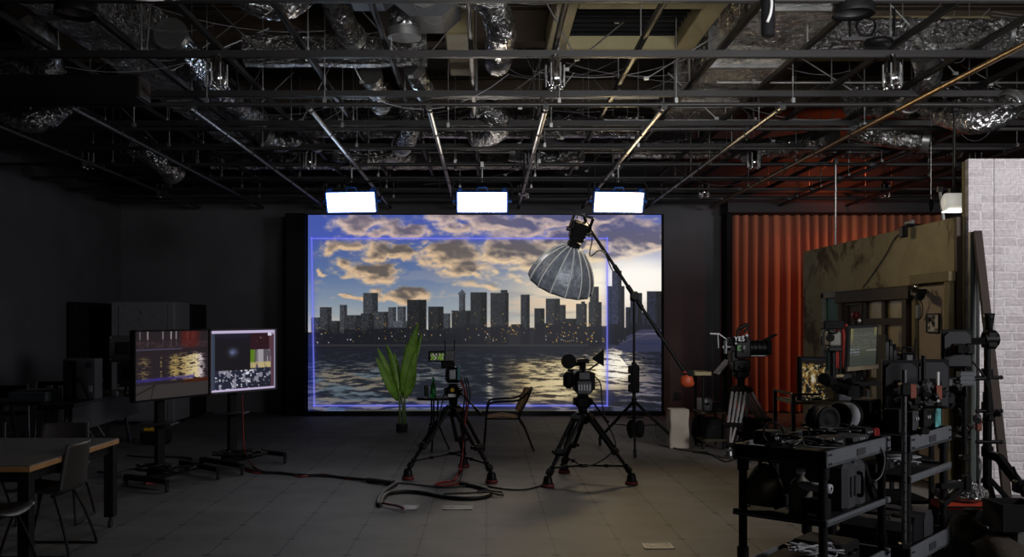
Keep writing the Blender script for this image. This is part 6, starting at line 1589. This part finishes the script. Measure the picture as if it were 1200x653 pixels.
# --- floor clutter right
t = thing('orange_tray', 'flat orange-red tray case on the bags beside the second cart', 'case', V((3.85, 7.3, .42))); a = W(1109, 591, 7.2); b_ = W(1153, 590, 7.3); zc = a.z-.03
ctr = (a+b_)/2; MB().box((ctr.x, ctr.y+.12, zc), (.34, .20, .055), bev=.012).build('tray', mat('orange_red_plastic', (.55, .05, .015), .45), t); MB().box((ctr.x, ctr.y+.12, zc-.008), (.30, .205, .02), bev=.005).build('band', BLK, t)
tz_top = zc-.0275
t = thing('wrapped_lump', 'clump of clear plastic wrap on the orange-red tray', 'wrap', V((ctr.x, ctr.y+.1, zc+.03)))
bm = softbag((0, 0, 0), (.21, .16, .09), WRAP, '', '', '', 31); m = MB(); rr = random.Random(5)
m.v = [V((ctr.x+.0, ctr.y+.12, zc+.03+.06))+V((p.x, p.y, max(p.z, -.06)))*1.0+V((rr.uniform(-.008, .008), 0, rr.uniform(-.008, .008) if p.z > 0 else 0)) for p in bm.v]; m.f = bm.f; m.sm = bm.sm; m.build('film', WRAP, t)
t = thing('support_box', 'dark box under the orange-red tray', 'box', (ctr.x, ctr.y+.12, 0)); MB().box((ctr.x, ctr.y+.12, tz_top/2), (.30, .26, tz_top), bev=.015).build('case', BLKM, t); MB().box((ctr.x, ctr.y-.012, tz_top*.7), (.09, .012, .03), bev=.004).build('handle', BLK, t)
SACK = mat('brown_sackcloth', (.042, .031, .021), .9, scale=14, bump=.5)
for k, (px_, py_, Z_, r, lab) in enumerate(((1134, 632, 6.55, (.14, .14, .17), 'big slumped brown sack on the floor beside the second cart'), (1172, 645, 6.3, (.15, .14, .13), 'smaller brown sack at the lower right corner'), (1168, 612, 7.0, (.12, .11, .14), 'brown sack behind the big one, under the tall stand'))):
    c = W(px_, py_, Z_); bm = softbag((0, 0, 0), r, SACK, '', '', '', 40+k); t = thing('sack', lab, 'sack', (c.x, Z_, 0)); m = MB(); m.v = [V((c.x, Z_, r[2]*.93))+V((p.x*(1.12-.45*p.z/r[2]*.5)+.018*math.sin(p.z*48+p.y*21+k), p.y*(1.1-.2*p.z/r[2])+.02*math.sin(p.x*40+p.z*33), max(p.z+.014*math.sin(p.x*37+p.y*29), -r[2]*.93))) for p in bm.v]; m.f = bm.f; m.sm = bm.sm; m.build('cloth', SACK, t)
    MB().lathe([(.03, -.02), (.022, .01), (.05, .05), (.045, .052), (.015, .015)], (c.x+.02, Z_, r[2]*2.0-.03), n=12).build('tied_neck', SACK, t)
bx_ = W(1187, 606, 6.2); t = thing('black_crate', 'black open-topped box held up at the right edge before the bricks', 'crate', (bx_.x+.05, 6.25, 0))
zb = W(1187, 623, 6.2).z; zt_ = W(1187, 591, 6.2).z; m = MB(); w2 = .26
for s in (-1, 1): m.box((bx_.x+.05+s*w2/2, 6.3, (zb+zt_)/2), (.012, .24, zt_-zb)); m.box((bx_.x+.05, 6.3+s*.12, (zb+zt_)/2), (w2, .012, zt_-zb))
m.box((bx_.x+.05, 6.3, zb+.006), (w2, .24, .012)); m.build('box', BLKM, t); m = MB(); m.bar((bx_.x+.05, 6.3, 0.0), (bx_.x+.05, 6.3, zb), .05, .05); m.box((bx_.x+.05, 6.3, .015), (.24, .22, .03), bev=.006); m.build('pedestal', BLK, t)
# ================================================================ RIGHT MIDDLE: gear in front of the set wall
# flight cart behind nearest cart
tb = thing('flight_cart', 'black framed equipment cart before the curtain edge, holding the small lit monitor', 'cart', (3.15, 8.95, 0))
x0, x1, y0, y1 = 2.84, 3.75, 8.7, 9.25
for x in (x0, x1):
    for y in (y0, y1):
        l = MB().box((x, y, .55), (.035, .035, .92), bev=.004).build('post', BLK, tb); m = MB(); m.cyl((x-.015, y, .045), (x+.015, y, .045), .045, n=16); m.build('caster', RUB, l)
for z in (.20, .62, .92):
    m = MB(); m.box(((x0+x1)/2, (y0+y1)/2, z), (x1-x0, y1-y0, .025)); m.build('shelf', KHAKI if z > .9 else BLKM, tb)
m = MB()
for z in (1.0,): m.bar((x0, y0, z), (x0, y1, z), .02, .02); m.bar((x0, y0, z), (x0+.25, y0, z), .02, .02)
m.build('rail', BLK, tb)
mp_ = [W(939, 420, 8.8), W(967, 420.5, 9.0), W(939, 469, 8.8), W(967, 467, 9.0)]
t = thing('field_monitor', 'small lit monitor showing a golden water picture before the olive wall', 'monitor', (3.05, 8.9, .93))
tl_, tr_, bl_, br_ = mp_; ex = (tr_-tl_); wd = ex.length; ex.normalize(); ey = V((0,0,1)).cross(ex).normalized(); cen = (tl_+tr_+bl_+br_)/4; Rm = basis(ex, ey, V((0,0,1))); hh = tl_.z-bl_.z
MB().box(cen+ey*.022, (wd+.03, .04, hh+.03), Rm, bev=.005).build('panel', PLAS, t)
xg, yg = np.meshgrid(np.linspace(0, 1, 44), np.linspace(0, 1, 70))
im = np.zeros((70, 44, 3))+np.array([30, 28, 26.]); im = mixc(im, (150, 112, 52), ((fbm(xg, yg, 4, 5, 9, 14) > .5) & (yg > .12) & (yg < .9)).astype(float)*.85); im = mixc(im, (214, 200, 150), ((fbm(xg, yg, 4, 6, 14, 22) > .62) & (yg > .15)).astype(float)*.8); im = mixc(im, (228, 232, 226), np.exp(-((xg-.48)/.06)**2-((yg-.5)/.10)**2)); im = mixc(im, (40, 36, 34), ((yg > .42) & (yg < .62) & (xg > .6)).astype(float)*.7); im = mixc(im, (30, 34, 40), ((xg < .03) | (yg < .03)).astype(float))
display('picture', tl_-ey*.003, tr_-ey*.003, bl_-ey*.003, im*.82, t, .9)
m = MB(); m.bar(V((cen.x, cen.y+.05, .9325)), V((cen.x, cen.y+.05, cen.z)), .05, .03); m.box((cen.x, cen.y+.05, .942), (.16, .14, .018), bev=.004); m.build('stand', BLK, t)
t = thing('laptop_shelf', 'pale narrow shelf plank right of the small lit monitor', 'shelf', W(982, 452, 8.6)); p = W(980, 453, 8.7)
MB().box(p, (.30, .22, .02), basis((1, 0, .02), (0, 1, 0), (-.02, 0, 1))).build('plank', mat('pale_plank', (.30, .26, .18), .6), t); MB().box((p.x, p.y, (p.z+.93)/2), (.04, .04, p.z-.93-.02)).build('stem', BLK, t)
t = thing('grey_box', 'grey box under the pale plank on the framed cart', 'box', (3.24, 8.85, .9325)); q = W(986, 470, 8.85); MB().box((q.x, 8.86, .9325+.07), (.20, .16, .14), bev=.008).build('case', GREY, t); MB().box((q.x, 8.778, 1.0), (.06, .01, .05), bev=.003).build('plate', LGREY, t)
# camera on stand before set wall
p = W(976, 396, 9.3); t = thing('standing_camera', 'black and grey camera with a hood, on a post before the pale window', 'camera', (p.x, p.y, 0.93))
m = MB(); m.box(W(975, 381, 9.3), (.20, .12, .085), bev=.01); m.build('monitor_hood', BLKM, t); m = MB(); m.box(W(976, 397, 9.3), (.12, .14, .15), bev=.015); m.build('body', mat('dull_grey_body', (.13, .13, .11), .5), t)
m = MB(); m.cyl(W(973, 396, 9.3), W(973, 396, 9.05), .035, .04, n=14); m.build('lens', BLK, t); m = MB(); m.cyl((p.x, p.y, .95), W(976, 404, 9.3), .03, n=10); m.box((p.x, p.y, .955), (.2, .2, .03), bev=.006); m.box(W(976, 409, 9.3), (.14, .14, .05), bev=.01); m.build('post', BLK, t)
m = MB(); m.tube(smooth_path([W(968, 385, 9.25), W(963, 393, 9.2), W(963, 403, 9.2), W(969, 407, 9.22)], 4), .007, 6); m.build('lead', CABLE, t); m = MB(); m.tube([W(971, 386, 9.25), W(971, 390, 9.2), W(981, 390, 9.2), W(981, 386, 9.25)], .01, 6); m.build('handle', BLK, t)
# red cloth on a stand
p = W(985, 397, 10.4); t = thing('red_jacket', 'red cloth hung on a stand behind the tall grey display', 'jacket', (p.x, p.y, 0)); hw = .10
m = MB(); zt2, zb2 = W(987, 380, 10.4).z, W(987, 432, 10.4).z
m.grid(lambda u, v: (p.x+(u-.5)*2*hw*(.55+.45*min(1, v*3)), p.y-.03*math.cos(u*PI*2)*1.0+.012*math.sin(u*25), zt2+(zb2-zt2)*v), 24, 10, thick=.01); m.build('cloth', mat('red_cloth', (.20, .015, .012), .85), t)
m = MB(); m.cyl((p.x, p.y+.01, 0), (p.x, p.y+.01, zt2+.02), .015, n=8)
for a in (0.5, 2.6, 4.7): m.bar((p.x, p.y+.01, .25), (p.x+.28*math.cos(a), p.y+.01+.28*math.sin(a), .015), .02, .02)
m.build('stand', BLK, t); m = MB(); q = W(1003, 370, 10.7)
t = thing('red_lamp', 'small dark red fan-shaped lamp on a post left of the brown door', 'lamp', (q.x, q.y, 0)); m.lathe([(0, 0), (.04, .005), (.05, .02), (.04, .04), (0, .045)], q, (-.3, -1, 0), 18); m.build('head', mat('dark_red_enamel', (.12, .01, .012), .4), t); MB().cyl((q.x, q.y, 0), (q.x, q.y, q.z), .014, n=8).build('post', BLK, t); MB().lathe([(0, 0), (.14, 0), (.13, .02), (0, .025)], (q.x, q.y, 0), n=18).build('base', BLK, t); MB().ball(W(1007, 376, 10.4), .02, 8).build('bulb', WHITE, t)
# tall grey display
cz_ = 7.75; t2 = [W(997, 385.5, cz_), W(1027.5, 383.5, cz_+.12), W(995, 430, cz_-.08)]
tp = thing('control_cart', 'dark cart carrying the tall grey display, hidden behind the paired monitors', 'cart', (3.25, 7.85, 0)); x0, x1, y0, y1 = 2.88, 3.62, 7.65, 8.2
for x in (x0, x1):
    for y in (y0, y1):
        l = MB().box((x, y, .5), (.035, .035, .84), bev=.004).build('post', BLK, tp); m = MB(); m.cyl((x-.015, y, .045), (x+.015, y, .045), .045, n=16); m.build('caster', RUB, l)
for z in (.2, .55, .93): MB().box(((x0+x1)/2, (y0+y1)/2, z), (x1-x0+.03, y1-y0+.03, .025)).build('shelf', BLKM, tp)
t = thing('control_display', 'tall grey screen with faint text rows before the brown door', 'monitor', ((t2[0]+t2[1])/2+V((0, .1, -.5))))
ex = t2[1]-t2[0]; wd = ex.length; ex.normalize(); dn = t2[2]-t2[0]; hh = dn.length; dn.normalize(); ey = ex.cross(dn).normalized()
if ey.y < 0: ey = -ey
Rm = basis(ex, ey, -dn); cen = t2[0]+ex*wd/2+dn*hh/2
MB().box(cen+ey*.02, (wd+.05, .035, hh+.06), Rm, bev=.006).build('panel', BROWNW if False else PLAS, t)
f = MB(); f.box(cen+dn*(hh/2+.02)+ey*.0, (wd+.05, .02, .035), Rm); f.build('lower_bezel', mat('tan_bezel', (.22, .17, .10), .5), t)
xg, yg = np.meshgrid(np.linspace(0, 1, 60), np.linspace(0, 1, 80)); im = np.zeros((80, 60, 3))+np.array([66, 68, 58.]); im = mixc(im, (112, 108, 72), ss(.16, .02, xg)*ss(.5, .2, yg)); im = mixc(im, (104, 100, 66), ss(.86, .95, xg)*ss(.3, .1, yg)); im = mixc(im, (52, 56, 50), ss(.55, .9, yg)); im = mixc(im, (96, 100, 96), ((np.floor(yg*34) % 2 == 0) & (yg > .12) & (yg < .55) & (fbm(xg, yg, 2, 5, 20, 30) > .42)).astype(float)*.45)
im = mixc(im, (112, 118, 128), ((np.floor(yg*26) % 2 == 0) & (yg > .5) & (yg < .70) & (xg < .36) & (fbm(xg, yg, 2, 7, 30, 10) > .45)).astype(float)*.8); im = mixc(im, (130, 128, 112), ((np.abs(yg-.60) < .012) & (xg > .62)).astype(float)*.8)
display('picture', t2[0]-ey*.002, t2[0]+ex*wd-ey*.002, t2[0]+dn*hh-ey*.002, im*.95, t, 1.0)
m = MB(); m.bar(cen+ey*.05, V((cen.x, cen.y+.12, .96)), .05, .04); m.box((cen.x, cen.y+.12, .952), (.18, .16, .016), bev=.004); m.build('stand', BLK, t)
for k in range(3):
    q = W(1034+k*4.5, 416+k*2, 7.95+.02*k); t = thing('black_slab', ['leftmost of three black slabs standing right of the tall grey display', 'middle one of three black slabs right of the tall grey display', 'rightmost of three black slabs right of the tall grey display'][k], 'slab', (q.x, q.y, .9425)); hs = [.62, .58, .54][k]
    MB().box((q.x, q.y, .9425+hs/2), (.022, .20, hs), bev=.004).build('slab', PLAS if k % 2 else BLKM, t); MB().box((q.x, q.y-.1, .9425+hs*.5), (.024, .004, hs*.8)).build('spine', CHAR, t)
q = W(1062, 420, 8.0); t = thing('black_camera', 'black camera with a long lens behind the paired monitors', 'camera', (q.x, 8.0, .9425)); m = MB(); m.box(q, (.14, .12, .10), bev=.015); m.build('body', BLK, t); m = MB(); m.cyl(q+V((-.06, 0, 0)), q+V((-.20, 0, .0)), .045, .055, n=16); m.build('lens', BLK, t)
m = MB(); m.box(q+V((.0, -.062, .0)), (.05, .01, .06), bev=.003); m.build('side_panel', LGREY, t); m = MB(); m.tube([q+V((-.04, 0, .05)), q+V((-.04, 0, .09)), q+V((.05, 0, .09)), q+V((.05, 0, .05))], .01, 6); m.cyl(q+V((.07, 0, .05)), q+V((.08, 0, .17)), .008, n=6); m.build('handle', BLK, t); m = MB(); m.cyl((q.x, 8.0, .9425), (q.x, 8.0, q.z-.05), .03, n=10); m.box((q.x, 8.0, .95), (.16, .16, .016)); m.build('post', BLK, t)
t = thing('lens_rig', 'dark tangle of lens gear on the cart below the tall grey display', 'rig', W(1010, 455, 7.7)); q = W(1015, 452, 7.55); m = MB(); rr = random.Random(12)
for k in range(6): c = q+V((rr.uniform(-.22, .2), rr.uniform(.12, .3), rr.uniform(-.05, .08))); m = MB(); m.cyl(c, c+V((rr.uniform(-.1, .1), -.1, rr.uniform(-.03, .03))), rr.uniform(.03, .05), n=14); m.build('lens', BLK if k % 2 else PLAS, t)
m = MB(); m.box(q+V((0, .22, -.0)), (.45, .05, .03)); m.bar(q+V((0, .22, 0)), V((q.x, q.y+.22, .9425)), .05, .05); m.build('plate', BLK, t)
# ---- cine camera on silver tripod
Cc = V((3.26, 12.05, .84))
tC = tripod('camera_tripod', 'silver-legged tripod under the cinema camera by the curtain', Cc, [G(855, 538), G(907, 523), V((3.50, 12.95, 0))], .0, ALU, legmat=LEGALU, col_top=1.10, spread=False, tw=.085, lr=.017)
c = thing('cinema_camera', 'big black cinema camera with a long lens, on the silver tripod by the curtain', 'camera', (Cc.x, Cc.y, 1.1))
def pc_(x, y, dz=0): return W(x, y, 12.05+dz)
m = MB(); m.box(pc_(868, 408), (.20, .26, .26), bev=.02); m.box(pc_(867, 428), (.22, .22, .16), bev=.02); m.build('body', BLK, c)
m = MB(); m.box(pc_(868, 397.5, -.14), (.17, .02, .085), bev=.006); m.build('side_plate', BLKM, c)
m = MB(); m.box(pc_(866, 408, -.14), (.05, .02, .075), bev=.004); m.build('green_screen', mat('green_panel', (.06, .18, .05), .4), c)
m = MB(); m.box(pc_(872, 408, -.14), (.035, .02, .07), bev=.004); m.build('grey_panel', GREY, c)
m = MB(); m.cyl(pc_(876, 408), pc_(897, 408), .085, .095, n=20)
for x in (881, 886, 891): m.cyl(pc_(x, 408), pc_(x+1.6, 408), .105, n=20)
m.build('lens', BLK, c)
m = MB(); a = pc_(899, 407); m.box(a, (.05, .24, .20), bev=.01); m.bar(pc_(896, 399), pc_(909, 392), .16, .014); m.build('matte_box', BLKM, c)
m = MB()
for s in (-1, 1): m.cyl(pc_(866, 417)+V((0, s*.05, 0)), pc_(898, 417)+V((0, s*.05, 0)), .012, n=8)
m.build('rods', DALU, c)
m = MB(); m.tube(smooth_path([pc_(864, 394), pc_(865, 386), pc_(870, 383), pc_(875, 380), pc_(876, 384), pc_(872, 390)], 4), .016, 8); m.cyl(pc_(866, 385), pc_(874, 381), .025, n=10); m.build('top_handle', BLK, c)
m = MB(); m.bar(pc_(847, 407), pc_(862, 405), .03, .03); m.box(pc_(850, 407), (.02, .10, .17), bev=.004); m.build('side_bracket', DALU, c)
m = MB(); m.box(pc_(858, 400), (.10, .18, .10), bev=.012); m.box(pc_(859, 418), (.09, .2, .14), bev=.012); m.build('battery_pack', PLAS, c)
rr = random.Random(9)
for k in range(7): q = pc_(868+rr.uniform(-9, 9), 415+rr.uniform(-22, 18), -.13); m = MB(); m.cyl(q, q+V((0, -.03, 0)), rr.uniform(.012, .022), n=10); m.build('knob', DALU if k % 2 else BLK, c)
cu = bpy.data.curves.new('marking', 'FONT'); cu.body = 'YES'; cu.size = .085; cu.extrude = .002; cu.align_x = 'CENTER'; cu.align_y = 'CENTER'
to = bpy.data.objects.new('lettering', cu); COL.objects.link(to); to.parent = c; to.location = frame(c).inverted() @ pc_(866.5, 397.5, -.153); to.rotation_euler = (PI/2, 0, 0); lme = bpy.data.meshes.new_from_object(to); lloc = to.location.copy(); bpy.data.objects.remove(to); bpy.data.curves.remove(cu)
lo = bpy.data.objects.new('lettering', lme); COL.objects.link(lo); lo.parent = c; lo.location = lloc; lo.rotation_euler = (PI/2, 0, 0); lme.materials.clear(); lme.materials.append(mat('white_lettering', (.8, .8, .8), .5)); WM[lo.name] = WM[c.name]
m = MB(); m.bar(pc_(832, 391), pc_(842, 391.5), .02, .02); m.bar(pc_(841, 391), pc_(842, 408), .012, .012); m.bar(pc_(842, 391), pc_(857, 402), .014, .014); m.build('front_arm', DALU, c)
# small cart with tilted laptop left of the cinema camera
t = thing('side_cart', 'slim dark cart with an olive top plate left of the cinema camera', 'cart', (2.95, 12.6, 0))
cA, cB = W(822, 500, 12.5).x, W(846, 500, 12.5).x
for x in (cA, cB):
    for y in (12.4, 12.85): l = MB().cyl((x, y, .06), (x, y, .98), .02, n=10).build('post', BLK, t); m = MB(); m.cyl((x-.012, y, .04), (x+.012, y, .04), .04, n=14); m.build('caster', RUB, l)
for z in (.12, .48): MB().box(((cA+cB)/2, 12.62, z), (cB-cA+.06, .5, .03)).build('shelf', KHAKI, t)
MB().box((W(824, 437, 12.3).x, 12.5, 1.0), (.22, .40, .05), bev=.006).build('top_plate', OLIVE, t)
lt = thing('tablet', 'tilted pale-edged tablet beside the olive plate, left of the cinema camera', 'tablet', W(846, 432, 12.35)); q = W(846, 430, 12.35); R_t = basis(V((.75, .1, .65)).normalized(), V((-.1, 1, 0)).normalized(), V((-.65, 0, .75)).normalized()); ex = V((.66, 0, .75)).normalized(); ez = V((-.75, -.0, .66)).normalized(); R_t = basis(ex, V((0, 1, 0)), ez)
MB().box(q, (.24, .28, .016), R_t, bev=.005).build('slab', LGREY, lt); MB().box(q+ez*.009, (.21, .25, .004), R_t).build('glass', GREY, lt); MB().bar(q-ez*.01, V((cB, 12.42, .96)), .03, .03).build('arm', BLK, lt)
for k, (x, y, Z_, w2, d2, z0_, h2, m_, lab) in enumerate(((826, 0, 12.6, .16, .26, .495, .16, LGREY, 'pale box on the upper shelf of the slim dark cart'), (840, 0, 12.55, .16, .3, .495, .12, PLAS, 'black box on the upper shelf of the slim dark cart'), (833, 0, 12.6, .22, .36, .135, .26, BLKM, 'black case on the low shelf of the slim dark cart'))):
    q = W(x, 480, Z_); t = thing('equipment_box', lab, 'box', (q.x, Z_, z0_)); MB().box((q.x, Z_, z0_+h2/2), (w2, d2, h2), bev=.01).build('case', m_, t); MB().box((q.x, Z_-d2/2-.004, z0_+h2*.6), (w2*.4, .012, .03), bev=.004).build('handle', BLK, t)
q = G(888, 521); t = thing('black_case', 'black case on the floor behind the silver tripod', 'case', (q.x, q.y+.3, 0)); MB().box((q.x, q.y+.3, .17), (.34, .24, .34), bev=.02).build('shell', PLAS, t); MB().tube([(q.x-.06, q.y+.3, .34), (q.x-.06, q.y+.3, .39), (q.x+.06, q.y+.3, .39), (q.x+.06, q.y+.3, .34)], .01, 6).build('handle', BLK, t)
q = G(832, 522); t = thing('trolley_bag', 'tall dark bag standing on the floor left of the slim dark cart', 'bag', (q.x-.15, q.y, 0)); bm = softbag((0, 0, 0), (.10, .13, .24), BLKM, '', '', '', 77); m = MB(); m.v = [V((q.x-.14, q.y, .225))+V((p.x, p.y, max(p.z, -.225))) for p in bm.v]; m.f = bm.f; m.sm = bm.sm; m.build('body', BLKM, t); MB().tube(smooth_path([(q.x-.18, q.y, .44), (q.x-.17, q.y, .52), (q.x-.11, q.y, .52), (q.x-.10, q.y, .44)], 4), .01, 6).build('handle', BLK, t)
cable('floor_cable', 'black cables strewn on the floor under the silver tripod', [G(812, 530, .01), G(835, 533, .01), G(850, 541, .01), G(866, 537, .01), G(880, 541, .01), G(872, 533, .01)], .012, CABLE)
# ================================================================ LIGHTS AND CAMERA
def spot(name, loc, to, power, col, ang, blend=.6, size=.05):
    l = bpy.data.lights.new(name, 'SPOT'); l.energy = power; l.color = col; l.spot_size = math.radians(ang); l.spot_blend = blend; l.shadow_soft_size = size
    o = bpy.data.objects.new(name, l); COL.objects.link(o); o.location = loc
    d = V(to)-V(loc); o.rotation_euler = d.to_track_quat('-Z', 'Y').to_euler(); return o
def area(name, loc, to, power, col, sx, sy):
    l = bpy.data.lights.new(name, 'AREA'); l.energy = power; l.color = col; l.shape = 'RECTANGLE'; l.size = sx; l.size_y = sy
    o = bpy.data.objects.new(name, l); COL.objects.link(o); o.location = loc
    d = V(to)-V(loc); o.rotation_euler = d.to_track_quat('-Z', 'Y').to_euler(); return o
w = bpy.data.worlds.new('World'); SC.world = w; w.use_nodes = True
w.node_tree.nodes['Background'].inputs[0].default_value = (.9, .92, 1, 1); w.node_tree.nodes['Background'].inputs[1].default_value = 0.013
# brick flat work light
spot('brick_wall_light', (6.4, 4.2, 3.4), (6.2, 9.1, 1.7), 880, (1.0, .96, .95), 62, .5, .4)
# red/orange lamps over the curtain
spot('curtain_light', (7.2, 14.6, 3.75), (6.5, 17.4, 1.3), 125, (1.0, .50, .28), 88, .9, .15)
spot('red_wash', (5.6, 14.2, 3.7), (4.8, 17.6, .6), 34, (1.0, .09, .06), 100, .9, .2)
spot('roof_glow', (6.3, 16.2, 4.35), (6.3, 17.7, 4.7), 34, (1.0, .16, .05), 150, .9, .15)
# unseen fill lamps added for brightness, all outside the view
area('right_fill', (7.4, 2.2, 3.4), (-5.5, 12, 1.2), 62, (.98, .97, 1.0), 2.2, 1.4).data.spread = math.radians(95)  # soft fill put in from the right front
area('roof_fill', (2.0, 2.0, 2.9), (2.0, 6.8, 5.4), 120, (.97, .96, .95), 4, 1.0).data.spread = math.radians(85)  # added upward fill to lift the ceiling and ducts
spot('softbox_fill', (-1.0, 5.0, 4.3), (1.05, 12.1, 2.35), 380, (.92, .96, 1.0), 9, .5, .15)  # added narrow spot that brightens the softbox dome
spot('plant_fill', (-2.6, 6.2, 4.3), (-1.3, 14.4, .95), 330, (1.0, .98, .92), 9, .6, .15)  # added narrow spot to lift the plant leaves
spot('cart_fill', (7.2, 2.6, 2.9), (2.5, 5.9, .75), 250, (.97, .97, 1.0), 30, .8, .5)  # added from the right to brighten the cart rims
cam = bpy.data.cameras.new('camera'); co = bpy.data.objects.new('camera', cam); COL.objects.link(co)
co.location = (0, 0, EYE); co.rotation_euler = (PI/2, 0, 0)
cam.sensor_width = 36; cam.lens = 36*FPX/1200.0
cam.shift_x = (600-VX)/1200.0; cam.shift_y = (VY-326.5)/1200.0
cam.clip_start = .1; cam.clip_end = 100
SC.camera = co
vs_ = SC.view_settings
SC.display_settings.display_device = 'sRGB'
vs_.view_transform = 'Standard'; vs_.look = 'None'; vs_.gamma = 1; vs_.exposure = 0; vs_.use_curve_mapping = False
SC.cycles.max_bounces = 6; SC.cycles.diffuse_bounces = 3; SC.cycles.glossy_bounces = 3; SC.cycles.transmission_bounces = 5
SC.cycles.sample_clamp_indirect = 4.0; SC.cycles.caustics_reflective = False; SC.cycles.caustics_refractive = False
SC.cycles.use_denoising = True; SC.cycles.use_light_tree = True
